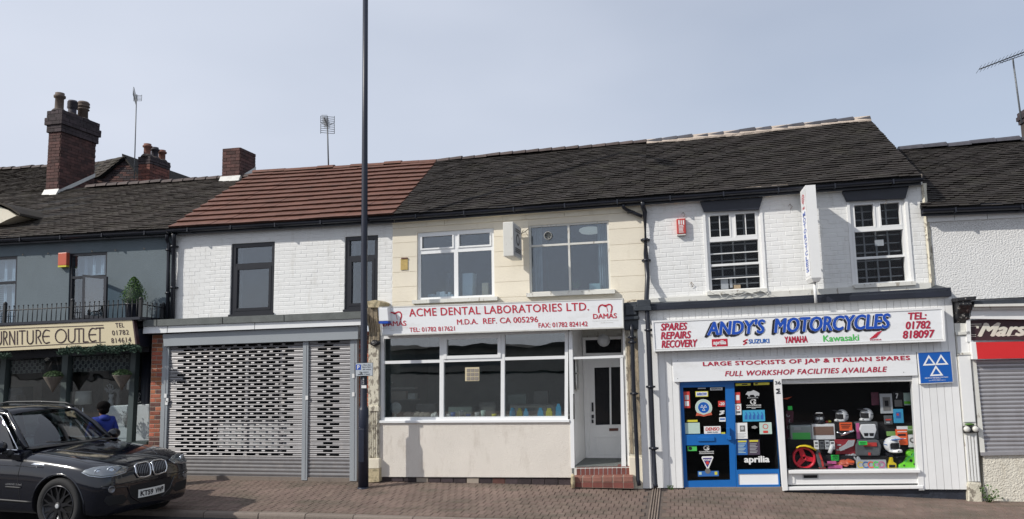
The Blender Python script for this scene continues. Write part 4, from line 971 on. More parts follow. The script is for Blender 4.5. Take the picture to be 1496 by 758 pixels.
# lower half: fixed light left and an open casement swung out
u0, u1, v0, v1 = hL[1]; um = fL.uv(120.5,435)[0]; T = fL.uv(128,404)[1]
x = MB(); fL.box(x, um-.02/fL.w, um+.01/fL.w, T+.025/fL.h, v1, -.11, -.03); obj('mullion', x, 'window_black', wl2)
pane(fL, wl2, u0+.05/fL.w, um-.02/fL.w, T+.03/fL.h, v1-.05/fL.h, -.06, GLU)
fo = F(P(120.5,401,-.02), P(155.5,404,-.30), P(154,467,-.30), P(119.5,464,-.02), 0); fo.w = .5; fo.h = .78
def fob(mb, a, b, c, e, t=.035):
    n = (fo.c[1]-fo.c[0]).cross(fo.c[3]-fo.c[0]).normalized()*t; q = [fo.p(a,c),fo.p(b,c),fo.p(b,e),fo.p(a,e)]; mb.prism(q, [v+n for v in q])
x = MB()
for r_ in ((0,.11,0,1),(.89,1,0,1),(.11,.89,0,.06),(.11,.89,.93,1)): fob(x, *r_)
oc = obj('open_casement', x, 'window_black', wl2); x = MB(); fob(x, .11,.89,.06,.93, .006); obj('pane', x, GLU, oc)
x = MB(); fL.boxpx(x, 147,153,458,465,-.13,-.05); 
al = empty('alarm_box', fL.p(*fL.uv(90,379)), 'orange red alarm box on the slate grey wall beside the shuttered window', 'alarm')
mb = MB(); fL.boxpx(mb, 84.5, 97, 369, 387.5, .0, .09); obj('case', mb, 'alarm_orange', al, bevel=.01); mb = MB(); fL.boxpx(mb, 84.5, 96.5, 387.5, 390, .0, .085); obj('base', mb, 'sticker_yellow', al)
# small hooks under the eaves of the grey wall
mb = MB()
for x in (33, 70, 134, 168, 210):
    p = P(x, 372-.05*x, 0); mb.tube([p, p+Vector((.03,-.03,-.04)), p+Vector((.05,-.02,-.02))], .005, 4)
obj('wire_hooks', mb, 'mortar', wL, kind='stuff')
# downpipes
def pipe(label, pts, r, m='black_gutter', clips=(), group=None, shoe=True):
    q = [P(*p) if len(p) == 3 else Vector(p[:3]) for p in pts]; root = empty('downpipe', q[-1], label, 'drainpipe', group)
    mb = MB(); mb.tube(q, r, 12); obj('pipe', mb, m, root)
    for (x, y, Y) in clips:
        c = P(x, y, Y); mb = MB(); mb.tube([c+Vector((0,0,-.022)), c+Vector((0,0,.022))], r+.010, 12); mb.box((c.x-r-.035, c.y, c.z-.014), (c.x+r+.035, c.y+.07, c.z+.014)); obj('clip', mb, m, root)
    return root
pipe('black downpipe nearest the slate grey wall by the balcony end', [(244,342,-.17),(243.5,350,-.10),(246.5,356,-.06),(245.5,410,-.06),(245,468,-.06)], .035, clips=[(246,365,-.06),(245.5,428,-.06)])
pipe('black downpipe against the white brick beside the balcony end', [(254,341,-.17),(254,352,-.08),(253,410,-.07),(252,467,-.07)], .042, clips=[(253,360,-.07),(252.5,420,-.07)])
pipe('long black downpipe with an offset between dental laboratory and motorcycle shop', [(938.5,294,-.19),(939.5,302,-.14),(942,310,-.07),(943.5,370,-.07),(946,405,-.08),(944.5,438,-.40),(945,446,-.46),(948,505,-.46),(952,600,-.46),(957,706,-.46),(958,711,-.5)], .04,
     clips=[(942.5,350,-.07),(944,380,-.07),(948.2,482,-.46),(950.5,565,-.46),(955,655,-.46)])
pipe('short slanting black branch pipe under the cream eaves', [(910,298,-.17),(911,303,-.15),(915,306,-.08),(926,311,-.07),(938,316,-.07)], .03, clips=[(922,309.5,-.07)])
# ------------------------------------------------------------------ shop fronts
def box3(mb, a, b, mi=0): mb.box(a, b, mi)
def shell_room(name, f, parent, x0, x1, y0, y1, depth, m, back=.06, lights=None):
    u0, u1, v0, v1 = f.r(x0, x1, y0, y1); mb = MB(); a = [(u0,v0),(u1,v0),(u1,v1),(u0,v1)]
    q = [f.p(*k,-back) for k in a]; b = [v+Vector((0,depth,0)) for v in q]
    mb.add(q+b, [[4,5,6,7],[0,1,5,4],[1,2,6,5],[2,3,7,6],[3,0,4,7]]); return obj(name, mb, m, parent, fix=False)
# ================= house with the grey roller shutters
SY = -.30
cope = F((208.4,467.6), (531,454.5), (531,465), (208.4,476.8), -.52)
for a, b in ((208.5,229),(229,325),(325,415),(415,531)):
    mb = MB(); u0, u1 = cope.uv(a,472,0)[0], cope.uv(b,461,0)[0]; cope.box(mb, u0+.002, u1-.002, 0, 1, -.50, 0); obj('coping_slab', mb, 'concrete_cope', BH)
wb = F((209.5,477.3), (529.5,465.8), (529.5,474.6), (208.5,487.3), -.48)
for a, b in ((209,245),(245,372),(372,529.5)):
    mb = MB(); u0, u1 = wb.uv(a,480,0)[0], wb.uv(b,472,0)[0]; wb.box(mb, u0+.001, u1-.001, 0, 1, -.40, 0); obj('fascia_panel', mb, 'white_upvc', BH)
bx_ = F((237.6,488), (523.3,476.2), (523,495.5), (239,506), SY-.10)
mb = MB(); bx_.box(mb, 0, 1, 0, 1, -.3, 0); obj('shutter_box', mb, 'grey_paint', BH, bevel=.006)
sh = F((240,506), (523,495.5), (522.3,700), (233.5,695.5), SY)
shut_u = lambda x, y: sh.uv(x, y)[0]
jam = [(0, shut_u(248.5,600)-0*0), (shut_u(443,600), shut_u(451,600)), (shut_u(512.5,600), 1)]
jam[0] = (0, shut_u(246,600)); 
for a, b in jam:
    mb = MB(); sh.box(mb, a, b, -.01, 1.01, -.12, .04); j_ = obj('guide_rail', mb, 'grey_paint', BH)
    mb = MB(); sh.box(mb, lerp(a,b,.62), lerp(a,b,.66), -.0, 1.0, .035, .046); obj('rail_groove', mb, 'shutter_grey', j_)
for (x, y) in ((244,584.5),(243,588.5)[:2],(241.5,578),(448,581),(516,549),(516,576)):
    sticker(sh, BH, x-1.8, x+1.8, y-3, y+3, 'sticker_white', .052, 'white_tag')
def lath_mesh(w, n_open, hole=True, off=0.):
    """one punched steel lath, width w, height .0735; two flat-topped bulges with slots between webs"""
    mb = MB(); h = .0735
    if not hole:
        prof = [(0,0),(.012,.012),(.016,.037),(.012,.062),(0,h)]
        for (y0, z0), (y1, z1) in zip(prof, prof[1:]): mb.add([(0,-y0,z0),(w,-y0,z0),(w,-y1,z1),(0,-y1,z1)], [[0,1,2,3]])
        return mb
    # solid lower half
    prof = [(0,0),(.013,.006),(.017,.016),(.011,.026)]
    for (y0, z0), (y1, z1) in zip(prof, prof[1:]): mb.add([(0,-y0,z0),(w,-y0,z0),(w,-y1,z1),(0,-y1,z1)], [[0,1,2,3]])
    # upper half: webs at intervals, solid margins
    mg = .17; pit = .245; x = 0; spans = [(0, mg+off)]; x = mg+off
    while x+pit < w-mg*.6:
        spans.append((x+pit*.74, x+pit)); x += pit
    spans[-1] = (spans[-1][0], w)
    for a, b in spans:
        p2 = [(.011,.026),(.014,.045),(.008,.066),(0,h)]
        for (y0, z0), (y1, z1) in zip(p2, p2[1:]): mb.add([(a,-y0,z0),(b,-y0,z0),(b,-y1,z1),(a,-y1,z1)], [[0,1,2,3]])
    for (a, _), (_, b2) in zip(spans[1:], spans): pass
    mb.add([(0,-.004,h-.007),(w,-.004,h-.007),(w,0,h),(0,0,h)], [[0,1,2,3]])
    return mb
def to_mesh(mb, name, m):
    me = bpy.data.meshes.new(name); me.from_pydata(mb.v, [], mb.f); me.materials.append(MAT[m]); me.polygons.foreach_set('use_smooth', [False]*len(mb.f)); me.update(); return me
def roller(f, ua, ub, bld, solid_rows, nrow, m, top=0., skip=None, holes=True, name='roller_shutter'):
    base = MB(); f.box(base, ua, ub, .985, 1.0, -.05, .012); root = obj(name, base, m, bld)
    w = (f.p(ub,.5)-f.p(ua,.5)).length; ms = {}
    for j in range(nrow):
        v0, v1 = lerp(top, .985, j/nrow), lerp(top, .985, (j+1)/nrow); solid = j >= nrow-solid_rows or not holes
        k = (solid, j % 2)
        if k not in ms: ms[k] = to_mesh(lath_mesh(w, 0, not solid, .12 if j % 2 else 0), 'lath', m)
        a = f.p(ua, v1); ux = (f.p(ub, v1)-a)/w; vz = (f.p(ua, v0)-a)/.0735
        M = Matrix(((ux.x,0,vz.x,a.x),(ux.y,1,vz.y,a.y),(ux.z,0,vz.z,a.z),(0,0,0,1))); inst('lath', ms[k], M, root)
    return root
roller(sh, jam[0][1], jam[1][0], BH, 5, 36, 'galv'); roller(sh, jam[1][1], jam[2][0], BH, 5, 36, 'galv')
mb = MB(); sh.box(mb, -.0, 1, .99, 1.03, -.12, .03); obj('threshold', mb, 'kerb', BH)
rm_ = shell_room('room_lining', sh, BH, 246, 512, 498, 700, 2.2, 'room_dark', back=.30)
# shop window dimly seen through the slots
mb = MB(); 
for x in (305, 360, 410): sh.boxpx(mb, x-2, x+2, 510, 695, -.28, -.24)
sh.boxpx(mb, 300, 425, 615, 618, -.28, -.24); obj('window_frame', mb, 'shutter_grey', BH)
mb = MB(); sh.boxpx(mb, 318, 424, 616, 655, -.27, -.26); obj('window_notice', mb, 'sticker_grey', BH)
text(sh, BH, 'TO LET', 330, 412, 622, 634, 'room_light', 0, .02, -.25, 'lettering') if False else None
# brick pier left with its return, thin brick pier behind the lamp post
pr = F((222.5,489), (239.5,489), (234.8,657), (216.8,657), SY-.02)
mb = MB(); pr.box(mb, 0, 1.1, 0, 1.26, -.3, 0); pw = obj('brick_pier', mb, 'mortar', BH); pr2 = F(pr.p(0,0), pr.p(1,0), pr.p(1,1.26), pr.p(0,1.26), SY-.02)
bricks(pr2, pw, 'red_brick', bw=.23, bh=.078, gap=.012, proud=.006, mats=['red_brick','burnt_brick'])
pr = F((524,484), (540,484), (539,700), (524,700), SY+.06)
mb = MB(); pr.box(mb, 0, 1, 0, 1, -.3, 0); pw = obj('brick_pier', mb, 'mortar', BH); bricks(pr, pw, 'red_brick', bw=.23, bh=.078, gap=.012, proud=.006, mats=['red_brick','burnt_brick'])
# lower wall behind everything so that no gap shows
def backing(bld, a, b, ztop, m='room_black', Y=.02):
    mb = MB(); mb.box((a, Y, -.1), (b, Y+.2, ztop)); return obj('lower_wall', mb, m, bld)
# ================= pilasters between shops (left of the dental sign)
def pil(label, px, parts):
    root = empty('pilaster', P(*px, -.3), label, 'pilaster'); return root
p1 = pil('peeling cream pilaster with grey weathered console, left of the dental sign', (545,700), 0)
fp = F((538,441), (553.5,440), (553.5,672), (537,672), -.34)
mb = MB(); fp.polypx(mb, [(538,449),(553,449),(555,441),(549,438),(536,440)], -.35, .14); obj('cap_stone', mb, 'base_stone', p1)
mb = MB(); n = 10; pts = []
u = [fp.uv(538.5,470)[0], fp.uv(552,470)[0]]; zt_, zb_ = fp.p(0,.04).z, fp.p(0,.262).z; x0, x1 = fp.p(.03,.1).x, fp.p(.97,.1).x
prof = []
for i in range(n+1):
    t = i/n; prof.append((-.34-.08*(1-t)**1.5-.02*math.sin(t*6.3), lerp(zt_, zb_, t)))
for k in range(5):
    a_, b_ = lerp(x0, x1, k/5)+.004, lerp(x0, x1, (k+1)/5)-.004
    mb.prism([(a_, y+.008*(k % 2), z) for y, z in prof]+[(a_, -.2, zb_), (a_, -.2, zt_)], [(b_, y+.008*(k % 2), z) for y, z in prof]+[(b_, -.2, zb_), (b_, -.2, zt_)])
obj('console', mb, 'weathered_wood', p1)
mb = MB(); mb.blob(fp.p(.75,.268,.05), (.09,.07,.06), 2, .15); obj('console_foot', mb, 'black_peel', p1)
mb = MB(); fp.box(mb, .04, .96, .27, .81, -.3, 0); obj('shaft', mb, 'plaster_peel', p1)
mb = MB(); fp.boxpx(mb, 538.5, 553.5, 593, 601, -.3, .03); obj('collar', mb, 'plaster_peel', p1, bevel=.01)
for k in range(5): mb = MB(); fp.box(mb, .10+.17*k, .10+.17*k+.09, .70, .985, -.01, .012); obj('fluting', mb, 'plaster_peel', p1)
mb = MB(); fp.boxpx(mb, 538, 553, 600, 671, -.3, -.001); obj('shaft_lower', mb, 'plaster_peel', p1)
fb_ = F((538,670), (553.7,670), (554,701), (537,702), -.40)
mb = MB(); fb_.box(mb, 0, 1, 0, .46, -.35, 0); obj('base_block', mb, 'cream_flat', p1, bevel=.008); mb = MB(); fb_.box(mb, 0, 1, .46, 1.1, -.35, -.005); obj('base_block', mb, 'base_stone', p1, bevel=.01)
# ================= dental laboratory
AY = -.28
sg = F((553,448.2), (910,435.2), (911.3,479.2), (557,490.5), -.55)
SA = empty('shop_sign', sg.p(0,1), 'long white lightbox sign of the dental laboratories with red lettering', 'sign')
mb = MB(); sg.box(mb, 0, 1, 0, 1, -.26, -.004); obj('case', mb, 'white_paint', SA)
mb = MB(); sg.box(mb, .0025, .9975, .035, .955, -.004, .0); obj('face', mb, 'sign_white', SA)
mb = MB(); frame(sg, mb, 0, 1, 0, 1, .012, -.002, .008, tb=.02); obj('frame', mb, 'sign_frame', SA)
def T(s, x0, x1, y0, y1, m='sign_red', **k): return text(sg, SA, s, x0, x1, y0, y1, m, **k)
T('ACME DENTAL LABORATORIES LTD.', 597, 860.5, 446.2, 458.0, bold=.018, space=1.06); T('M.D.A.', 667.5, 698, 465.9, 473.8, bold=.02); T('REF. CA 005296', 705.5, 786, 463.3, 471.8, bold=.02)
T('TEL: 01782 817621', 598, 664.5, 477.4, 484, bold=.02); T('FAX: 01782 824142', 786.5, 858.5, 470.4, 477.6, bold=.02)
def damas(x, y, s, cover=False):
    T('DAMAS', x-17.2, x+17.6, y+10.3, y+17.8, bold=.035)
    mb = MB(); cx, cy = x+.5, y
    tooth = [(-9.2,9),(-9.6,4),(-9,1),(-7,-1.5),(-4,-2.3),(-1,-1.3),(2,-1.6),(5,-3),(8,-2.6),(10,.3),(10,4),(8.5,9)]
    stroke(sg, mb, [sg.uv(cx+a, cy+b) for a, b in tooth], .022, 0, .004)
    stroke(sg, mb, [sg.uv(cx+a, cy+b) for a, b in ((-4,-2.3),(0,-.2),(5,-3))], .022, 0, .005)
    stroke(sg, mb, [sg.uv(cx+a, cy+b) for a, b in ((2,0),(4,8))], .01, 0, .004)
    obj('emblem', mb, 'sign_red', SA, fix=False)
    T('Dental Appliance Manufacturers', x-18*s, x+20*s, y+19.8, y+21.6, 'sign_frame', bold=.0); T('Audit Scheme', x-6*s, x+12*s, y+22.6, y+24.3, 'sign_frame', bold=.0)
damas(576, 458.5, 1.0); damas(883.5, 447.5, 1.0)
# white and blue security light covering the sign's left end
cm = empty('security_light', sg.p(.03,.1), 'white box with blue strip fixed over the left end of the dental sign', 'lamp')
mb = MB(); sg.boxpx(mb, 552.5, 567, 449.5, 469, .0, .14); obj('case', mb, 'white_upvc', cm, bevel=.01); mb = MB(); sg.boxpx(mb, 553, 566.5, 469, 472.5, .0, .135); obj('blue_strip', mb, 'sign_blue', cm)
fw = F((556.5,491), (830,481.5), (829.5,612.5), (556,614), AY)
U = lambda x, y: fw.uv(x, y); W0 = MB(); frame(fw, W0, 0, 1, 0, 1, .055, -.08, .0, tb=.05); win = obj('shop_window', W0, 'white_upvc', BA)
mul = [(642,648), (731.5,737)]; vt0 = U(600,528.5)[1]; tb_ = .018
for a, b in mul: m_ = MB(); fw.box(m_, U(a,560)[0], U(b,560)[0], .02, .98, -.08, -.003); obj('mullion', m_, 'white_upvc', win)
cols = [(.055/fw.w, U(642,560)[0]), (U(648,560)[0], U(731.5,560)[0]), (U(737,560)[0], 1-.055/fw.w)]
for i, (a, b) in enumerate(cols):
    vtt = vt0+[0,-.004,-.008][i]; m_ = MB(); fw.box(m_, a, b, vtt-tb_, vtt+tb_, -.08, -.006); obj('transom', m_, 'white_upvc', win)
    if i == 1: m_ = MB(); frame(fw, m_, a, b, .03, vtt-tb_, .055, -.05, .012); obj('top_light_frame', m_, 'white_upvc', win)
    pane(fw, win, a, b, .03, vtt-tb_, -.04, GLB); pane(fw, win, a, b, vtt+tb_, .975, -.04, GLB)
m_ = MB(); fw.box(m_, -.003, 1.01, 1.0, 1.03, -.1, .05); obj('window_sill', m_, 'white_upvc', BA, bevel=.006)
m_ = MB(); fw.box(m_, 0, 1.0, -.06, -.0, -.1, -.02); obj('head_board', m_, 'grey_paint', BA)
m_ = MB(); fw.box(m_, -.012, 0, -.05, 1.0, -.1, -.01); obj('side_board', m_, 'grey_paint', BA)
fl_w = F((553.5,616.2), (838.5,614.5), (837.5,697.5), (552.5,696.5), AY-.015)
mb = MB(); fl_w.box(mb, 0, 1, 0, 1, -.2, 0); obj('stall_riser', mb, 'pebble_render', BA)
fpl = F((554,696.8), (838,697.8), (838,711), (554,703), AY+.02)
mb = MB(); fpl.box(mb, 0, 1, 0, 1.3, -.2, 0); pw = obj('brick_plinth', mb, 'dark_mortar', BA); bricks(fpl, pw, 'soot_brick', bw=.225, bh=.075, mats=['soot_brick','burnt_brick','mortar'], proud=.010, gap=.014, jitter=.006)
# interior of the laboratory
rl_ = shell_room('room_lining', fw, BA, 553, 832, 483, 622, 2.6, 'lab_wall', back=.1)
m_ = MB(); fw.boxpx(m_, 556, 828, 610, 613, -.75, -.08); obj('window_board', m_, 'room_light', BA)
vb_ = MB(); fw.boxpx(vb_, 679.5, 700, 536.5, 556.5, -.06, -.028); gv = obj('ventilation_grille', vb_, 'sign_cream', win)
for k in range(3):
    for j in range(3): vb_ = MB(); fw.boxpx(vb_, 681.8+k*6, 686.6+k*6, 538.5+j*6, 543.2+j*6, -.028, -.022); obj('vent_slot', vb_, 'mushroom', gv)
fanr = empty('desk_fan', fw.p(*U(577,610),-.3), 'pale desk fan standing at the left end of the dental window', 'fan')
c_ = fw.p(*fw.uv(578.5,596,-.3), -.3); mb = MB(); mb.lathe(c_+Vector((0,.02,0)), [(.02,0),(.10,.0),(.105,.02),(.1,.05),(.02,.06)], 20, ax=(0,-1,0)); obj('cage', mb, 'net_curtain', fanr)
mb = MB(); zb_ = fw.p(*fw.uv(577,611,-.3),-.3); mb.tube([zb_, c_], .018, 8); mb.lathe(zb_, [(.09,0),(.085,.015),(.02,.03)], 14); obj('stand', mb, 'sticker_mint', fanr)
items = [(593,627,601,'mushroom','crumpled pale cloth heap beside the fan in the dental window','cloth'),(631,640,603,'sticker_white','white plastic tub left of the first mullion in the dental window','tub')]
for i, (x0, x1, y0, m, lb, ct) in enumerate(items):
    mb = MB()
    for k in range(5): 
        q = fw.p(*fw.uv(lerp(x0,x1,(k+.5)/5), y0+4+random.random()*3, -.35), -.35); mb.blob(q, ((x1-x0)/2/76/2.2, .07, .05+.03*random.random()), 2, .15)
    obj(ct+'_heap' if ct == 'cloth' else ct, mb, m, label=lb, cat=ct)
for i, (x, m, lb) in enumerate([(655,'sticker_white','white plaster pot, first after the left mullion of the dental window'),(662,'sticker_blue','blue plaster pot, leftmost of the blue pots under the wall vent'),(674,'sticker_grey','grey tub between the first blue pot and the taller blue tub'),(684,'sticker_blue','taller blue tub below the square vent of the dental window'),(697,'sticker_grey','pale grey tub right of the taller blue tub'),(706,'sticker_mint','mint lidded tub right of the pale grey tub'),(722,'sticker_yellow','small yellow cup just left of the second mullion')]):
    r_ = empty('pot', fw.p(*fw.uv(x,611,-.3),-.3), lb, 'pot', 'pots and tubs along the dental window'); mb = MB(); h_ = .07+.03*(i % 3); b_ = fw.p(*fw.uv(x,610.5,-.3),-.3); mb.lathe(b_, [(.035,0),(.045,h_),(.04,h_),(.035,.01)], 12); obj('body', mb, m, r_)
for i, (x0, x1, y0, m, lb) in enumerate([(744,753,597,'sticker_cyan','blue box, leftmost of the coloured boxes in the right dental pane'),(754.5,763,597.5,'sticker_yellow','yellow box, second from the left of the coloured boxes'),(764.5,772,598,'sticker_cyan','blue box between the two yellow boxes, left one'),(785,794,597,'sticker_cyan','blue box between the two yellow boxes, right one'),(797,807,597.5,'sticker_yellow','yellow box farther right among the coloured boxes'),(811.5,820,591,'sticker_cyan','tall blue box at the right end of the dental window')]):
    mb = MB(); fw.polypx(mb, [(x0,609.5),(x1,609.5),(x1-.8,y0+3),(x1-2,y0+2.5),(x1-2,y0),(x0+2,y0),(x0+2,y0+2.5),(x0+.6,y0+3)], -.24, -.18); fw.boxpx(mb, x0+2.5, x1-2.5, y0-1.2, y0, -.23, -.19)
    obj('impression_box', mb, m, label=lb, cat='box', group='coloured boxes in the dental window')
# faded shelves and machines deeper inside
for (x0,x1,y0,y1,d,m) in ((566,606,566,568.5,-.62,'room_light'),(562,610,583,585,-.62,'room_light'),(572,592,572,583,-.55,'mushroom'),(596,606,575,583,-.55,'net_curtain'),(608,636,590,606,-.62,'fabric_grey'),(745,815,590,606,-.62,'fabric_grey'),(655,690,594,606,-.62,'lab_wall'),(700,724,588,606,-.62,'fabric_grey'),(742,768,576,590,-.66,'lab_wall'),(780,800,571,590,-.7,'fabric_grey')):
    mb = MB(); fw.boxpx(mb, x0,x1,y0,y1,d-.15,d); obj('shelving', mb, m, BA)
# ---- entrance recess
fd = F((833,484), (914,480.5), (914,682), (838.5,682), AY)
mb = MB(); 
def fbx(f, x0, x1, y0, y1, d0, d1, name, m, parent, bevel=0): 
    mb = MB(); f.boxpx(mb, x0, x1, y0, y1, d0, d1); return obj(name, mb, m, parent, bevel=bevel)
EN = empty('entrance_porch', fd.p(.5,1), 'recessed entrance with white glazed door and red tiled steps, right of the dental window', 'entrance')
mb = MB(); fd.polypx(mb, [(834,684),(839.5,684),(836,484),(830.5,484)], -.1, .03); obj('gate_post', mb, 'white_upvc', EN)
mb = MB(); fd.polypx(mb, [(908,682),(914.5,682),(910,522),(906,522)], -.08, .02); obj('gate_post', mb, 'white_upvc', EN)
mb = MB(); fd.polypx(mb, [(835.5,524.8),(911,522.5),(911,518.5),(835.5,521.5)], -.08, .02); obj('transom', mb, 'white_upvc', EN)
# recess walls
D = 1.0; zf = fd.p(0,1).z+.02; zc = fd.p(0,0).z+.05; xl, xr = fd.p(.02,.5).x, P(912,600,AY).x+.02
mb = MB(); mb.add([(xl,AY,zf),(xl+.06,AY+D,zf),(xl+.06,AY+D,zc),(xl,AY,zc)], [[0,1,2,3]]); lw = obj('side_wall', mb, 'white_paint', EN, fix=False)
sfm = lw.modifiers.new('s','SOLIDIFY'); sfm.thickness = .03
mb = MB(); mb.box((xr, AY, zf), (xr+.04, AY+D, zc)); obj('side_wall', mb, 'white_paint', EN)
mb = MB(); mb.box((xl-.1, AY, zc), (xr+.1, AY+D, zc+.04)); obj('ceiling', mb, 'white_paint', EN)
mb = MB(); mb.box((xl-.1, AY+D, zf-.1), (xr+.1, AY+D+.06, zc)); obj('rear_wall', mb, 'old_white', EN)
mb = MB(); mb.box((xl-.05, AY-.02, zf-.12), (xr+.05, AY+D, zf)); obj('porch_floor', mb, 'concrete_cope', EN)
dY = AY+D-.05
fdoor = F((858,527.5), (914,525.5), (914,673), (862,674), dY)
# overhead light panel
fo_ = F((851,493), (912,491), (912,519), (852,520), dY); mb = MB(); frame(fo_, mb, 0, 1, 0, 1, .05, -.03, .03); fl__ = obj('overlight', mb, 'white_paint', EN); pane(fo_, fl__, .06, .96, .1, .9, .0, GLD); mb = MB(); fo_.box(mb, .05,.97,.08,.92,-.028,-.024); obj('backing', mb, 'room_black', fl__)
mb = MB(); frame(fdoor, mb, -.12, 1.02, -.03, 1.0, .08, -.03, .02); obj('door_frame', mb, 'white_paint', EN)
dm_ = MB(); gl0 = fdoor.r(869, 907, 536.5, 620.5)
holed(fdoor, dm_, [gl0], .04, 0); dr = obj('door', dm_, 'white_paint', EN, fix=False); dr['label'] = 'white front door with two tall dark panes'
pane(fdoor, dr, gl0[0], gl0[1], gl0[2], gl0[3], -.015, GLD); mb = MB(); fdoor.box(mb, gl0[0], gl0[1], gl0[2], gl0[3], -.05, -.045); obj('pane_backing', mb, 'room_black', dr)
mb = MB(); fdoor.boxpx(mb, 890.5, 893, 536.5, 620.5, -.02, .006); obj('glazing_bar', mb, 'white_paint', dr)
pq = fdoor.r(871, 909, 637, 664); mb = MB(); frame(fdoor, mb, *pq, .022, 0, .012); obj('panel_moulding', mb, 'white_paint', dr)
mb = MB(); fdoor.boxpx(mb, 890, 903, 625.5, 629.5, 0, .008); obj('letter_box', mb, 'burnt_brick', dr)
mb = MB(); fdoor.boxpx(mb, 864.3, 867, 588, 601, 0, .02); fdoor.boxpx(mb, 864.3, 867.5, 606, 611, 0, .03); fdoor.boxpx(mb, 864.3, 867, 613, 618, 0, .02); obj('handle', mb, 'black_iron', dr)
mb = MB(); fdoor.box(mb, -.02, 1.02, 1.0, 1.02, -.05, .04); obj('threshold', mb, 'concrete_cope', EN)
lmp = MB(); c_ = P(882,497,AY+D*.5); lmp.blob(c_, (.11,.11,.11), 3); obj('globe_lamp', lmp, 'sticker_grey', label='round globe lamp hanging in the dental entrance porch', cat='lamp')
# side window in the left wall of the recess
fsw = F.__new__(F); fsw.Y = 0
for (ya, yb2, za, zb2) in ((.10,.40,.25,.62),):
    xx = xl+.03; mb = MB(); y0, y1 = AY+ya, AY+yb2; z0, z1 = lerp(zf,zc,.55), lerp(zf,zc,.78)
    for (a, b, c, e) in ((y0,y1,z1,z1+.03),(y0,y1,z0-.03,z0),(y0,y0+.03,z0,z1),(y1-.03,y1,z0,z1),(y0,y1,lerp(z0,z1,.5)-.012,lerp(z0,z1,.5)+.012)): mb.box((xx, a, c), (xx+.03, b, e))
    obj('side_window', mb, 'old_white', EN)
    mb = MB(); mb.box((xx, y0, z0), (xx+.006, y1, z1)); obj('pane', mb, 'room_mid', EN)
mb = MB(); mb.tube([fd.p(*fd.uv(838.5,575),.03), fd.p(*fd.uv(839,612),.03)], .012, 6); obj('gate_handle', mb, 'black_iron', EN)
# steps: upper riser with small red tiles, lower one cemented, faced with larger tiles
st1 = F((842,683.5), (921,682), (921,697), (842,697.5), AY-.04)
mb = MB(); st1.box(mb, -.04, 1, 0, 1.1, -.3, 0); s_ = obj('upper_step', mb, 'sign_frame', EN)
for k in range(12): mb = MB(); st1.box(mb, k/12+.008, (k+1)/12-.008, .08, .95, 0, .008); obj('step_tile', mb, 'step_tile', s_)
for k in range(12): mb = MB(); a_ = st1.p(k/12+.008, 0, 0); b_ = st1.p((k+1)/12-.008, 0, 0); mb.box((a_.x, AY-.04, a_.z), (b_.x, AY+.22, a_.z+.01)); obj('step_tile', mb, 'step_tile', s_)
st2 = F((836,697), (925,695.5), (926,711.5), (836,710), AY-.24)
mb = MB(); st2.box(mb, 0, 1, .02, 1.15, -.5, -.008); s_ = obj('lower_step', mb, 'mortar', EN)
for k in range(6):
    mb = MB(); st2.box(mb, k/6+.004, (k+1)/6-.004, 0, .56, -.25, 0); obj('step_tile', mb, 'step_cement', s_, bevel=.012)
    mb = MB(); st2.box(mb, k/6+.004, (k+1)/6-.004, .58, 1.12, -.1, -.006); obj('step_tile', mb, 'step_tile', s_)
mb = MB(); c_ = P(837,703,AY-.28); mb.lathe((c_.x, c_.y, g(c_.x,c_.y)+.02), [(.03,0),(.035,.1),(.03,.2),(.015,.215)], 10); obj('door_stop_post', mb, 'base_stone', label='short cream stone post at the left end of the tiled steps', cat='post')
# right pilaster of the dental shop
p2 = pil('peeling pilaster with dark console between dental entrance and motorcycle shop', (925,712), 0)
fp = F((912,470), (932.5,470), (940,713), (921,711), AY-.04)
mb = MB(); fp.box(mb, 0, 1, .05, .82, -.15, 0); obj('shaft', mb, 'plaster_peel', p2)
for k in range(3): mb = MB(); fp.box(mb, .1+.3*k, .1+.3*k+.2, .1, .80, 0, .014); obj('moulding', mb, 'weathered_wood' if k != 1 else 'plaster_peel', p2)
mb = MB(); fp.box(mb, -.02, 1.02, .82, 1.02, -.15, .04); obj('base_block', mb, 'cream_flat', p2, bevel=.01)
fp2 = F((911.5,440), (933,438), (932.5,481), (912.5,482.5), AY-.12)
mb = MB(); fp2.box(mb, 0, 1, .05, 1, -.3, 0); fp2.box(mb, -.02, 1.05, .55, .66, -.1, .05); fp2.box(mb, .1, .9, .16, .50, 0, .05); obj('console', mb, 'dark_lead', p2, bevel=.01)
fp3 = F((930.5,438), (950,437.5), (950,453.5), (930.5,454), AY-.22)
mb = MB(); fp3.box(mb, 0, 1, 0, .62, -.3, 0); fp3.box(mb, -.25, 1.08, .62, 1, -.3, .03); obj('capital', mb, 'dark_lead', p2, bevel=.008)
pipe('grey black downpipe rising from the dental step to the dark console', [(922.3,474,-.46),(923,484,-.46),(925.5,560,-.46),(930,650,-.46),(932,700,-.46),(934,709,-.5)], .032, clips=[(923,492.5,-.46),(923.5,500,-.46),(926.5,575,-.46)])
# ================= motorcycle shop front
BYY = -.33
fz = F((931.5,453), (1390.2,432), (1413.5,715), (940.5,712.5), BYY)
def up(f, x, y, d=0): return f.uv(x, y, d)
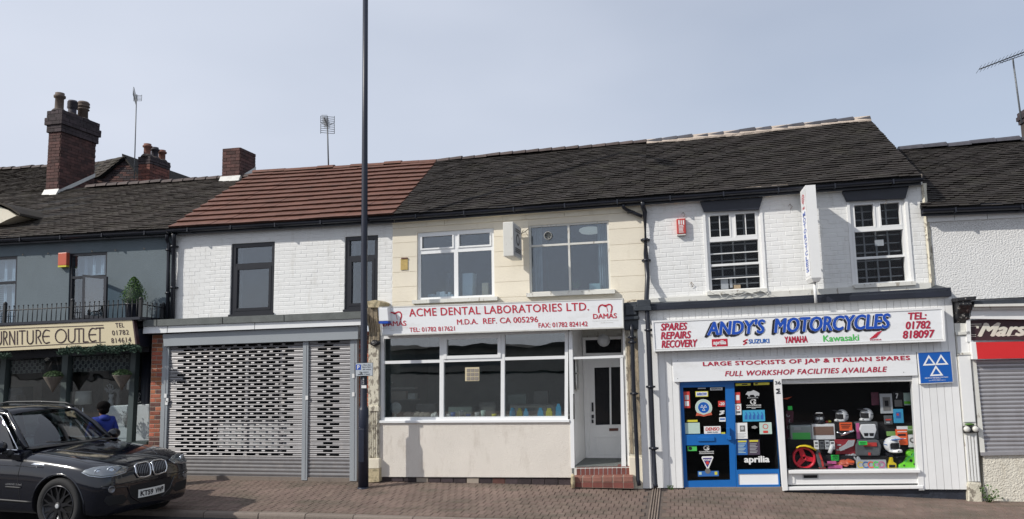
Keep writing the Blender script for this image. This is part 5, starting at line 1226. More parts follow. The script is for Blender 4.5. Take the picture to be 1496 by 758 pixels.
# cladding boards above and beside the openings
cl = MB(); ho = [fz.r(998, 1141, 555, 730), fz.r(1141, 1341, 555, 718)]
ho = [(up(fz,996,640)[0], up(fz,1341,640)[0], up(fz,1170,552)[1], 1.0)]
holed(fz, cl, ho, .2, -.012); clad = obj('cladding', cl, 'white_mortar', BM_, fix=False)
nb = round(fz.w/.102); v2 = ho[0][2]
for i in range(nb):
    a, b = i/nb, (i+1)/nb; g2 = .0025/fz.w
    rng = [(0, 1.0)] if (b <= ho[0][0]+.002 or a >= ho[0][1]-.004) else [(0, v2)]
    if i/nb*fz.w < .12: rng = [(0,1.0)]
    for (q0, q1) in rng: mb = MB(); fz.box(mb, a+g2, b-g2, q0, q1, -.012, random.uniform(-.001,.001)); obj('board', mb, 'white_board', clad)
mb = MB(); fz.box(mb, -.002, .026, .0, 1.0, 0, .05); obj('corner_board', mb, 'white_paint', BM_)
# roof of the shop front: dark coping with lead upstand
fcp = F((948,443.5), (1390.5,419.5), (1390,433), (948.5,453.5), BYY-.10)
mb = MB(); fcp.box(mb, 0, 1, .35, 1, -.2, 0); fcp.box(mb, 0, 1, .0, .36, -.3, -.03); obj('fascia_board', mb, 'black_paint', BM_, bevel=.006)
mb = MB(); n = 30; vs = []
for i in range(n+1):
    x = lerp(948, 1383, i/n); yt = lerp(441.5, 427, i/n); 
    if x > 1340: yt = lerp(427, 416.5, min(1,(x-1340)/24))
    if x > 1382: yt = 420
    vs += [P(x, yt, -.02)+Vector((0,0,random.uniform(0,.01))), P(x, lerp(446,423.5,i/n)+0, BYY-.09)]
mb.add(vs, [[2*i,2*i+1,2*i+3,2*i+2] for i in range(n)]); o = obj('lead_flashing', mb, 'dark_lead', BM_, fix=False); o.modifiers.new('s','SOLIDIFY').thickness = .01
# top sign
s1_ = F((952,468.5), (1378.5,448.5), (1381.3,498.5), (955,513.5), BYY-.17)
SM = empty('shop_sign', s1_.p(0,1), 'large white motorcycle shop sign with blue shadowed letters and maker logos', 'sign')
mb = MB(); s1_.box(mb, 0, 1, 0, 1, -.16, -.01); obj('case', mb, 'sign_frame', SM); mb = MB(); s1_.box(mb, .006, .994, .06, .93, -.01, .0); obj('face', mb, 'sign_white', SM)
mb = MB(); frame(s1_, mb, 0, 1, 0, 1, .028, -.005, .012, tb=.03); obj('frame', mb, 'white_paint', SM)
def T(s, x0, x1, y0, y1, m='sign_crimson', **k): return text(s1_, SM, s, x0, x1, y0, y1, m, **k)
T('SPARES', 964.7, 1004.3, 471.5, 482.5, shear=.22, bold=.05); T('REPAIRS', 965, 1010, 484, 495, shear=.22, bold=.05); T('RECOVERY', 966, 1019.5, 496.2, 507.5, shear=.22, bold=.05)
def shadowed(s, x0, x1, y0, y1):
    for k in range(4): T(s, x0-1.0*k, x1-1.0*k, y0+.75*k, y1+.75*k, 'sign_black', shear=.2, bold=.05, d=.004+.0009*k)
    T(s, x0+.8, x1+.3, y0, y1-.6, 'sign_white', shear=.2, bold=.075, d=.0085); T(s, x0+1, x1, y0, y1-.8, 'sign_blue', shear=.2, bold=.05, d=.010)
shadowed("ANDY'S", 1031, 1118.5, 467.3, 489.5); shadowed('MOTORCYCLES', 1129, 1301.5, 461, 484.0)
mb = MB(); s1_.boxpx(mb, 1040, 1063, 495, 506, 0, .003); obj('badge', mb, 'sign_red', SM); T('aprilia', 1042, 1061, 497, 505, 'sign_white', bold=.04, d=.006)
mb = MB(); stroke(s1_, mb, [s1_.uv(x, y) for x, y in ((1091.8,495.8),(1086,498.5),(1091,500.5),(1086,503.2))], .02, 0, .004); obj('emblem', mb, 'sign_red', SM, fix=False); T('SUZUKI', 1093.5, 1124, 495, 501.5, 'suzuki_blue', bold=.06)
T('YAMAHA', 1146, 1180, 490.8, 500.8, bold=.045); T('Kawasaki', 1202.5, 1255, 488.8, 498.3, 'kawa_green', bold=.035); T('HONDA', 1271, 1288, 495, 497.3, bold=.06)
mb = MB()
for k in range(6):
    t = k/5; y = lerp(485, 493.5, t); x0 = lerp(1284.5,1272,t**.8)+0; x1 = lerp(1288,1280.5,t); stroke(s1_, mb, [s1_.uv(lerp(1281,1271,t), y+.9), s1_.uv(x1, y-1.2)], .013, 0, .004+.0003*k)
obj('emblem', mb, 'sign_red', SM, fix=False)
T('TEL:', 1326.5, 1354, 456, 466.8, shear=.15, bold=.055); T('01782', 1323, 1359.5, 468.8, 480.5, shear=.15, bold=.055); T('818097', 1318.5, 1366, 482, 494, shear=.15, bold=.055)
# second sign
s2_ = F((982,524.5), (1338,513.3), (1341,548.5), (984.5,558.2), BYY-.04)
SN = empty('shop_sign', s2_.p(0,1), 'long white board reading about stockists and workshop, over the blue door', 'sign')
mb = MB(); s2_.box(mb, 0, 1, 0, 1, -.04, 0); obj('board', mb, 'sign_white', SN, bevel=.004)
text(s2_, SN, 'LARGE STOCKISTS OF JAP & ITALIAN SPARES', 1026.5, 1330, 524, 532.2, 'sign_crimson', bold=.055, space=1.1); text(s2_, SN, 'FULL WORKSHOP FACILITIES AVAILABLE', 1058.5, 1296.5, 538.6, 546.4, 'sign_crimson', shear=.25, bold=.04, space=1.1)
for x in (990,1080,1180,1240,1320): 
    for yy in ((527-.03*(x-985), 553-.028*(x-985))): mb = MB(); u, v = s2_.uv(x, yy); s2_.box(mb, u-.0015, u+.0015, v-.012, v+.012, 0, .004); obj('screw', mb, 'lead', SN)
# MOT sign
s3_ = F((1339.8,514.2), (1389.3,512), (1393.4,558.8), (1344,561.3), BYY-.05)
MO = empty('test_station_sign', s3_.p(0,1), 'blue square vehicle testing sign with three white triangles', 'sign')
mb = MB(); s3_.box(mb, 0, 1, 0, 1, -.05, 0); obj('board', mb, 'sticker_white', MO, bevel=.004); mb = MB(); s3_.box(mb, .03, .97, .03, .97, 0, .004); obj('panel', mb, 'mot_blue', MO)
def tri(f, parent, cx, cy, w, h, t, m='sign_white', d=.007, inv=False, nm='triangle'):
    mb = MB(); a = [(cx, cy-h/2), (cx+w/2, cy+h/2), (cx-w/2, cy+h/2)]; G = ((a[0][0]+a[1][0]+a[2][0])/3, (a[0][1]+a[1][1]+a[2][1])/3)
    b = [(lerp(x, G[0], t), lerp(y, G[1], t)) for x, y in a]
    mb.add([f.p(*q, d) for q in a+b], [[k,(k+1)%3,3+(k+1)%3,3+k] for k in range(3)]); return obj(nm, mb, m, parent, fix=False)
for cx, cy in ((.33,.265),(.69,.265),(.51,.60)): tri(s3_, MO, cx, cy, .40, .33, .42)
text(s3_, MO, 'VEHICLE TESTING STATION', .15, .84, .80, .835, 'sign_white', bold=.03, d=.007, px=False); text(s3_, MO, 'AUTHORISED BY', .38, .62, .855, .875, 'sign_white', bold=.02, d=.007, px=False); text(s3_, MO, 'THE VEHICLE INSPECTORATE', .26, .76, .895, .915, 'sign_white', bold=.02, d=.007, px=False)
# blue door
fd2 = F((994,561.5), (1071.5,560), (1075.5,711.5), (1001.5,713), BYY+.06)
DB = MB(); gA, gB = fd2.r(999.5, 1060.5, 565.5, 634.5), fd2.r(1003, 1066, 650, 702)
holed(fd2, DB, [gA, gB], .05, 0); bd = obj('blue_door', DB, 'door_blue', BM_, fix=False)
pane(fd2, bd, *gA, -.025, GLD); pane(fd2, bd, *gB, -.025, GLD)
mb = MB(); fd2.boxpx(mb, 1019.5, 1044, 638.5, 644.5, 0, .02); obj('letter_flap', mb, 'door_blue', bd, bevel=.004)
mb = MB(); fd2.boxpx(mb, 1061.5, 1066.5, 625, 642, 0, .05); fd2.boxpx(mb, 1064, 1068.5, 637, 643, .03, .06); obj('door_handle', mb, 'door_blue', bd, bevel=.005)
mb = MB(); fd2.box(mb, -.03, 0, -.01, 1, -.08, .02); fd2.box(mb, 0, 1.0, -.03, 0, -.08, .02); obj('door_frame', mb, 'door_blue', BM_)
# side light with blue frame and white panel
fs2 = F((1071.5,556.5), (1130.5,554.5), (1140,711), (1076,711.5), BYY+.05)
g1, g2_ = fs2.r(1074.5, 1134.5, 558, 686), fs2.r(1079, 1137, 692, 708)
SB = MB(); frame_holes = [g1, g2_]; holed(fs2, SB, frame_holes, .06, 0); sw = obj('side_light', SB, 'door_blue', BM_, fix=False); pane(fs2, sw, *g1, -.025, GLD); mb = MB(); fs2.box(mb, *g2_, -.04, -.012); obj('infill_panel', mb, 'white_upvc', sw)
def S(f, p, x0, x1, y0, y1, m, d=-.021): return sticker(f, p, x0, x1, y0, y1, m, d)
def TT(f, p, s, x0, x1, y0, y1, m, d=-.018, **k): return text(f, p, s, x0, x1, y0, y1, m, d=d, **k)
A_ = (fd2, bd)
S(*A_, 999,1008,572,596,'sticker_red'); S(*A_, 1000.5,1006.5,577,584,'sticker_grey',-.019); S(*A_, 1000.5,1006.5,586,593,'sticker_white',-.019)
S(*A_, 1016,1034.5,571.5,579.5,'sticker_yellow'); S(*A_, 1017,1033.5,572.5,578.5,'sticker_white',-.0195); TT(*A_, 'ARROW', 1018,1032.5,573.5,577.5,'sign_blue',bold=.04)
S(*A_, 1037.5,1055.5,566,570,'sticker_white'); TT(*A_, 'AKRAPOVIC', 1038.5,1054.5,566.8,569.2,'sign_black',bold=.04); S(*A_, 1019.5,1031,566.4,568,'sticker_grey')
def disc(f, p, x, y, r, m, d, n=24, nm='sticker', r2=0):
    mb = MB(); c = f.p(*f.uv(x,y,d),d); R_ = (f.p(*f.uv(x+r,y,d),d)-c).length; q = [c+Vector((math.cos(6.2832*k/n)*R_,0,math.sin(6.2832*k/n)*R_)) for k in range(n)]
    if r2: q2 = [c+Vector((math.cos(6.2832*k/n)*R_*r2,0,math.sin(6.2832*k/n)*R_*r2)) for k in range(n)]; mb.add(q+q2, [[k,(k+1)%n,n+(k+1)%n,n+k] for k in range(n)])
    else: mb.add(q, [list(range(n))])
    return obj(nm, mb, m, p, fix=False)
disc(*A_, 1028,595.3,12.4,'sticker_white',-.0208); disc(*A_, 1028,595.3,12,'sticker_mint',-.0205,r2=.72); disc(*A_, 1028,595.3,8.2,'mot_blue',-.0202)
def subF(f, x0, x1, y0, y1): return f.sub(x0, x1, y0, y1, 0)
fq = subF(fd2, 1021,1035,588,602)
for cx, cy in ((.33,.38),(.67,.38),(.5,.70)): tri(fq, bd, cx, cy, .34, .30, .40, d=-.019)
mb = MB(); fd2.polypx(mb, [(1016.5,607.5),(1018,602.5),(1028,606),(1039,602),(1040.5,606),(1034,607),(1028,608.5),(1022,607)], -.0205, -.0195); obj('ribbon', mb, 'alarm_orange', bd)
S(*A_, 1049.2,1059.5,585.5,594,'sticker_red'); TT(*A_, '-20', 1050.5,1058.5,587.5,592,'sticker_white',bold=.05)
mb = MB(); stroke(fd2, mb, [fd2.uv(x,y) for x,y in ((1058,600.5),(1052,601),(1057.5,603.5),(1051.5,605.5))], .02, 0, -.02); obj('emblem', mb, 'sticker_white', bd, fix=False)
S(*A_, 1050.8,1060,609.5,615.8,'sticker_white'); S(*A_, 1051.8,1059,611,613.2,'sticker_blue',-.019); S(*A_, 1003.5,1019,613.3,616.3,'sticker_yellow'); TT(*A_, 'PUSH', 1006,1016.5,613.9,615.8,'sign_black',bold=.05) if 0 else None
S(*A_, 1000.5,1022.5,617.5,633.5,'sticker_mint'); TT(*A_, 'OPENING', 1003,1019,619,621,'sticker_blue') if 0 else None
S(*A_, 1028.5,1053,622.5,633.5,'sticker_white'); TT(*A_, 'DENSO', 1030.5,1051,624,629,'sticker_red',bold=.04,shear=.15); TT(*A_, 'SPARK PLUGS', 1033,1048.5,630.3,632.2,'sign_black'); S(*A_, 1053.8,1059.5,631.3,634,'sticker_yellow')
S(*A_, 1004.5,1018,651.5,658.7,'kawa_green'); disc(*A_, 1008.5,655,2.6,'sign_black',-.0195); 
def glogo(f, p, x, y, s):
    mb = MB(); pts = [f.uv(x+a*s, y+b*s) for a, b in arc(0,0,4,3.2,-40,-320,12)]; stroke(f, mb, pts, .018, 0, -.02); stroke(f, mb, [f.uv(x+a*s,y+b*s) for a, b in ((.5,.4),(3.2,.4),(2.6,2.5))], .016, 0, -.0195); obj('emblem', mb, 'sticker_white', p, fix=False)
glogo(*A_, 1032.5,654.3,1.0); TT(*A_, 'GOODRIDGE', 1021.5,1043,658.8,661,'sticker_white',bold=.03); S(*A_, 1021.5,1043,662.2,662.8,'sticker_white')
mb = MB(); fd2.polypx(mb, [(1033.3,686),(1024.7,668.5),(1026,666.6),(1041,666.2),(1042.3,668),(1035,685.6)], -.0212, -.0202); obj('shield', mb, 'sticker_white', bd); mb = MB(); fd2.polypx(mb, [(1033.5,683),(1026.5,669),(1040.3,668.7)], -.02, -.0192); obj('shield', mb, mat('violet',(.05,.03,.2),.4), bd)
TT(*A_, 'MOTOREX', 1028,1039,670.5,673,'sticker_white',bold=.05); disc(*A_, 1033.5,676,2.4,'sticker_red',-.0185)
S(*A_, 1019.5,1050,688,695.8,'sticker_blue'); S(*A_, 1021,1025,689.5,693.5,'sticker_mint',-.019); S(*A_, 1044,1048,689,693.5,'sticker_yellow',-.019); disc(*A_, 1034,688,4,'fabric_grey',-.0185)
B_ = (fs2, sw)
S(*B_, 1074.6,1096.5,560,563.3,'sticker_yellow'); S(*B_, 1101,1124,558.8,562.4,'sticker_yellow'); S(*B_, 1103,1107,559.5,561.6,'sign_black',-.019); S(*B_, 1084,1092,560.8,562.3,'sign_black',-.019)
S(*B_, 1073.8,1081.5,573,589,'sticker_red'); S(*B_, 1075,1080.3,577,584.5,'sticker_white',-.019); S(*B_, 1073.8,1083,590,606,'sticker_white'); disc(*B_, 1078.3,595.5,3.1,'sticker_red',-.0195,r2=.72); S(*B_, 1075.5,1081.5,600.5,603.5,'fabric_grey',-.019)
mb = MB(); fs2.polypx(mb, [(1089,576.5),(1092,572),(1097,571.5),(1101,569.8),(1106,572),(1109.5,574.5),(1109,578.5),(1105.5,577.5),(1103.5,580),(1101,576.5),(1096,577),(1094.5,580),(1091.8,576.5)], -.0212, -.0204); obj('emblem', mb, 'sticker_grey', sw); TT(*B_, 'BERINGER', 1092,1108,580,581.8,'sticker_grey',bold=.02)
glogo(*B_, 1100.8,587,1.0); TT(*B_, 'GOODRIDGE', 1090.5,1112,591,593,'sticker_white',bold=.03); S(*B_, 1090.5,1112,594.6,595.2,'sticker_white'); S(*B_, 1098,1104,596.3,597.1,'sticker_grey')
S(*B_, 1085,1117.5,599,615.5,'sticker_cyan')
for k in range(5): mb = MB(); x = 1088+5.8*k; fs2.polypx(mb, [(x,612.5),(x+4,612.5),(x+4,606),(x+1.8,601.5),(x+.8,602),(x+1.8,606),(x,607)], -.0205, -.0195); obj('emblem', mb, 'sticker_blue', sw)
S(*B_, 1074.5,1092,617.5,641,'sticker_white'); S(*B_, 1081,1088.5,621.5,630.5,'fabric_grey',-.019); disc(*B_, 1084.5,625.5,2.6,'sticker_grey',-.0182)
for k in range(4): S(*B_, 1076.5,1089.5-2*(k%2),633+1.9*k,633.7+1.9*k,'sticker_grey',-.019)
S(*B_, 1109.5,1127.5,617,634,'sticker_mint'); disc(*B_, 1118.3,623,4,'sticker_red',-.0195,r2=.75); S(*B_, 1115,1122,629,632.5,'sticker_red',-.019)
S(*B_, 1075.8,1092,642.5,664.5,'sticker_blue'); S(*B_, 1078,1090.5,643.5,646,'sticker_yellow',-.019); S(*B_, 1092.8,1110,642,664.5,'sticker_plum'); S(*B_, 1095,1107.5,642.8,645.3,'sticker_yellow',-.019)
for k in range(7): S(*B_, 1078.5,1089.5-1.5*(k%3),648+2.1*k,648.8+2.1*k,'sticker_mint',-.019); S(*B_, 1095.5,1107-1.5*((k+1)%3),648+2.1*k,648.8+2.1*k,'sticker_grey',-.019)
TT(*B_, 'aprilia', 1087,1124.5,665.8,678.5,'sticker_white',bold=.05,d=-.017)
mb = MB(); fs2.polypx(mb, [(1098,623),(1103,621.5),(1107,624),(1103,626.5),(1098.5,625.5)], -.0212,-.0204); obj('emblem', mb, 'room_light', sw)
# white post with the house number
mb = MB(); fz.polypx(mb, [(1143.5,717.5),(1151.5,716.5),(1142,553),(1130.5,553.5)], -.08, .04); wp = obj('post', mb, 'white_paint', BM_, bevel=.006); text(fz, wp, '36', 1132, 1140.5, 556.5, 561.5, 'sign_black', bold=.02, d=.046); 
mb = MB(); stroke(fz, mb, [fz.uv(x,y) for x,y in ((1138.5,568),(1133.5,568.5),(1138.5,571),(1133.8,574.2),(1139.5,574))], .016, 0, .044); obj('emblem', mb, 'sign_black', wp, fix=False)
# display window
fv = F((1141,553), (1334,548.5), (1349,714), (1150.5,716.5), BYY+.02)
gl_ = F((1142.5,560), (1333,556.5), (1342.5,685), (1151.5,686.5), BYY+.01)
mb = MB(); fv.polypx(mb, [(1142,561),(1333,557),(1333,549),(1141,553.5)], -.1, 0); hd = obj('window_head', mb, 'sign_frame', BM_)
for k in range(3): mb = MB(); fv.polypx(mb, [(1142,556+2*k),(1333,552+2*k),(1333,551+2*k),(1142,555+2*k)], 0, .012-.003*k); obj('rail', mb, 'white_paint', hd)
mb = MB(); fv.polypx(mb, [(1342.5,716),(1350.5,716),(1341,548),(1332.5,548.5)], -.1, .03); obj('jamb', mb, 'white_paint', BM_)
wv = MB(); gl_.box(wv, -.0, 1.0, 1.0, 1.035, -.15, .07); vw = obj('display_window', wv, 'white_paint', BM_, bevel=.006); pane(gl_, vw, 0, 1, 0, 1, -.02, GLD)
mb = MB(); fv.polypx(mb, [(1151.5,708),(1346,706),(1344.5,690.5),(1151.5,691)], -.1, .0); pn_ = obj('stall_board', mb, 'white_paint', BM_)
mb = MB(); fv.polypx(mb, [(1149.5,716.5),(1349.5,714),(1349,709.5),(1150,711.5)], -.1, .045); obj('bottom_rail', mb, 'white_paint', BM_, bevel=.006)
mb = MB(); fv.polypx(mb, [(1158,693.5),(1158,706),(1161,706),(1161,693.5)], 0, .012); fv.polypx(mb, [(1340,692),(1341,704),(1344,704),(1343,692)], 0, .012); obj('panel_stile', mb, 'white_paint', pn_)
mb = MB(); frame(fv, mb, *fv.r(1172.5,1195.5,692.5,699.5), .014, 0, .014); lb_ = obj('letter_slot', mb, 'sticker_grey', BM_); mb = MB(); fv.boxpx(mb, 1174,1194.5,694,698.5,0,.004); obj('flap', mb, 'room_black', lb_)
# plinth and threshold
mb = MB(); fpl2 = F((1143,716.5), (1414,714), (1414.5,731), (1143,722), BYY+.04); fpl2.box(mb, 0, 1, 0, 1.3, -.2, 0); obj('plinth', mb, 'bitumen', BM_)
mb = MB(); fpl3 = F((1001,713), (1146,712), (1146,722), (1001,717), BYY-.02); fpl3.box(mb, 0, 1, 0, 1.4, -.4, 0); obj('doorstep', mb, 'kerb', BM_)
# interior
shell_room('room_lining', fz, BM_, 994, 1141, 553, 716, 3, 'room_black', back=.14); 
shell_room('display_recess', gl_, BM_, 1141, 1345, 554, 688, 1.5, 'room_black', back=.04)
# ================= right hand shop ground floor
RYY = -.30
p3 = pil('white pilaster with rosette and fluted foot, right end of the motorcycle shop', (1420,728), 0)
fp = F((1396,482), (1412,482), (1438.5,706), (1415,706), RYY-.02)
fp = F((1395.5,485), (1415.5,484), (1433,706), (1413.5,706), RYY-.03)
mb = MB(); fp.box(mb, 0, 1, 0, 1, -.25, 0); obj('shaft', mb, 'old_white', p3)
mb = MB(); fp.box(mb, .08, .92, .03, .60, 0, .015); obj('shaft_panel', mb, 'white_paint', p3)
mb = MB(); fp.box(mb, -.02, 1.02, .0, .02, 0, .04); fp.box(mb, -.01, 1.01, .14, .155, 0, .03); obj('capital_moulding', mb, 'old_white', p3)
mb = MB(); fp.box(mb, -.06, 1.06, .625, .67, -.02, .05); r_ = obj('rosette_block', mb, 'black_peel', p3, bevel=.01)
for u in (.18, .82):
    mb = MB(); mb.lathe(fp.p(u,.645,.05), [(.045,0),(.04,.03),(.01,.035)], 12, ax=(0,-1,0)); obj('rosette', mb, 'old_white', r_)
mb = MB(); mb.blob(fp.p(.45,.615,.03), (.07,.03,.02), 1, .1); obj('moss', mb, 'green_leaf', p3)
for k in range(4): mb = MB(); fp.box(mb, .08+.23*k, .08+.23*k+.13, .69, .985, 0, .02); obj('fluting', mb, 'white_paint', p3)
fb2 = F((1413.5,705), (1434,705), (1436,732), (1414.5,731), RYY-.07)
mb = MB(); fb2.box(mb, 0, 1, 0, 1.1, -.25, 0); obj('base_block', mb, 'plaster_peel', p3, bevel=.015)
cb_ = F((1391,438), (1417,436), (1414,472), (1394,472), RYY-.06)
mb = MB(); zt_, zb_ = cb_.p(0,0).z, cb_.p(0,1).z; x0, x1 = cb_.p(.15,.5).x, cb_.p(.95,.5).x
prof = [(RYY-.22, zt_), (RYY-.24, lerp(zt_,zb_,.25)), (RYY-.12, lerp(zt_,zb_,.6)), (RYY-.10, lerp(zt_,zb_,.8)), (RYY-.03, zb_), (RYY+.2, zb_), (RYY+.2, zt_)]
mb.prism([(x0,y,z) for y,z in prof],[(x1,y,z) for y,z in prof]); obj('console', mb, 'black_peel', p3, bevel=.015)
mb = MB(); cb_.box(mb, -.0, 1.08, -.06, .10, -.2, .2); obj('console_cap', mb, 'black_peel', p3, bevel=.01)
mb = MB(); cb_.box(mb, .05, .9, 1.0, 1.38, -.2, -.02); obj('neck', mb, 'old_white', p3)
fR2 = F((1419,440), (1640,434), (1655,470), (1416,466.5), RYY-.06)
mb = MB(); fR2.box(mb, 0, 1, 0, .2, -.4, .12); obj('lead_roof', mb, 'dark_lead', BR)
for (a, b, dd) in ((.2,.34,.16),(.34,.5,.09),(.5,.98,.05)): mb = MB(); fR2.box(mb, 0, 1, a, b-.01, -.2, dd); obj('cornice_moulding', mb, 'white_paint' if a > .4 else 'old_white', BR)
fm_ = F((1417,467.5), (1640,462), (1650,494), (1418,497.5), RYY-.02)
SR = empty('shop_sign', fm_.p(0,1), 'dark brown fascia sign with slanting cream letters at the right edge', 'sign')
mb = MB(); fm_.box(mb, 0, 1, 0, 1, -.1, 0); obj('board', mb, 'sign_brown', SR)
text(fm_, SR, 'Mars', 1427.5, 1501, 471, 491.5, 'letter_cream', shear=.45, bold=.075, d=.006)
mb = MB()
for (y0, y1, m) in ((473,473.8,0),(476,476.6,0)): fm_.boxpx(mb, 1418, 1434, y0, y1, 0, .003)
fm_.boxpx(mb, 1418, 1426, 488.5, 489.2, 0, .003); fm_.boxpx(mb, 1418, 1426, 491, 491.6, 0, .003); fm_.boxpx(mb, 1474, 1560, 489, 489.6, 0, .003); fm_.boxpx(mb, 1426.5, 1430, 475.8, 479.5, 0, .003); obj('lines', mb, 'letter_cream', SR)
mb = MB(); fm_.boxpx(mb, 1412, 1418, 452, 499, -.1, .05); obj('end_board', mb, 'white_paint', BR)
fb3 = F((1418.5,499.5), (1640,496), (1652,521), (1421,525), RYY-.12)
mb = MB(); fb3.box(mb, .0, .035, 0, 1, -.2, .0); bx3 = obj('shutter_box', mb, 'white_paint', BR, bevel=.006); mb = MB(); fb3.box(mb, .035, 1, 0.02, .98, -.2, .006); obj('shutter_box_front', mb, 'bright_red', BR)
fs3 = F((1422,526), (1640,522), (1668,655), (1435,660), RYY+.02)
mb = MB(); fs3.box(mb, -.02, .012, 0, 1.0, -.1, .04); obj('guide_rail', mb, 'old_white', BR)
roller(fs3, .012, 1, BR, 0, 22, 'shutter_grey', holes=False)
mb = MB(); fs3.box(mb, -.02, 1.02, 1.0, 1.035, -.2, .06); obj('window_sill', mb, 'shutter_grey', BR)
flr = F((1436,662), (1668,657), (1680,745), (1437,733), RYY-.0)
mb = MB(); flr.box(mb, 0, 1, 0, 1.1, -.2, 0); obj('stall_riser', mb, 'roughcast_cream', BR)
# weeds at the pilaster foot
wd_ = empty('weed', P(1444,727,RYY-.12), 'leafy weed growing at the foot of the right pilaster', 'plant')
for k in range(26):
    b0 = P(1443+random.uniform(-3,5), 729, RYY-.10); b0.z = g(b0.x, b0.y); a = random.uniform(-1,1); h = random.uniform(.05,.26)
    tip = b0+Vector((a*.13, -random.uniform(0,.1), h)); L_ = random.uniform(.02,.035); mb = MB(); ax = Vector((random.uniform(-1,1),random.uniform(-.5,.5),random.uniform(-.2,.8))).normalized(); s_ = ax.cross(Vector((0,1,.2))).normalized()*L_*.5
    mb.add([tip, tip+ax*L_*.5+s_, tip+ax*L_*1.3, tip+ax*L_*.5-s_], [[0,1,2,3]]); mb.tube([b0, b0.lerp(tip,.6)+Vector((0,0,.02)), tip], .003, 3)
    obj('leaf', mb, 'green_leaf', wd_, fix=False)
wd_ = empty('weed', P(980,713,-.36), 'small low weed at the foot of the white boards left of the blue door', 'plant')
for k in range(10):
    b0 = P(980+random.uniform(-6,6), 714.5, -.38); b0.z = g(b0.x, b0.y); tip = b0+Vector((random.uniform(-.03,.03), -.02, random.uniform(.01,.06))); L_ = .022; mb = MB(); mb.add([tip, tip+Vector((L_,0,.008)), tip+Vector((L_*.5,-.01,L_)), tip+Vector((-L_*.4,0,L_*.6))], [[0,1,2,3]]); mb.tube([b0, tip], .003, 3); obj('leaf', mb, 'green_leaf', wd_, fix=False)
# ================= goods in the motorcycle shop window
g0 = gl_
def gp(x, y, d): return g0.p(*g0.uv(x, y, d), d)
# stepped stand carrying the rows
steps = [(-.04, -.17, 685.5), (-.17, -.26, 665.5), (-.26, -.37, 642.5), (-.37, -.75, 617.5)]
for d0, d1, y in steps:
    z = gp(1245, y, d0).z if y < 680 else gp(1245, y, d0).z; a, b = gp(1150, 650, d1), gp(1343, 650, d1)
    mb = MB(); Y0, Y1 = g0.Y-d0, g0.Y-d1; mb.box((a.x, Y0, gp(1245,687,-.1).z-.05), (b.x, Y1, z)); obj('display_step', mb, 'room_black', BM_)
def pack(x0, x1, y0, y1, d, m, name, label, cat, depth=.06, deco=(), group=None, bev=.004):
    root_m = MB(); u0, u1, v0, v1 = g0.r(x0, x1, y0, y1, d); g0.box(root_m, u0, u1, v0, v1, d-depth, d); o = obj(name, root_m, m, label=label, cat=cat, group=group, bevel=bev)
    for k, (a, b, c, e, mm) in enumerate(deco):
        q = MB(); g0.boxpx(q, a, b, c, e, d, d+.004+.001*k); obj('print', q, mm, o)
    return o
D0, D1, D2, D3 = -.12, -.20, -.29, -.42
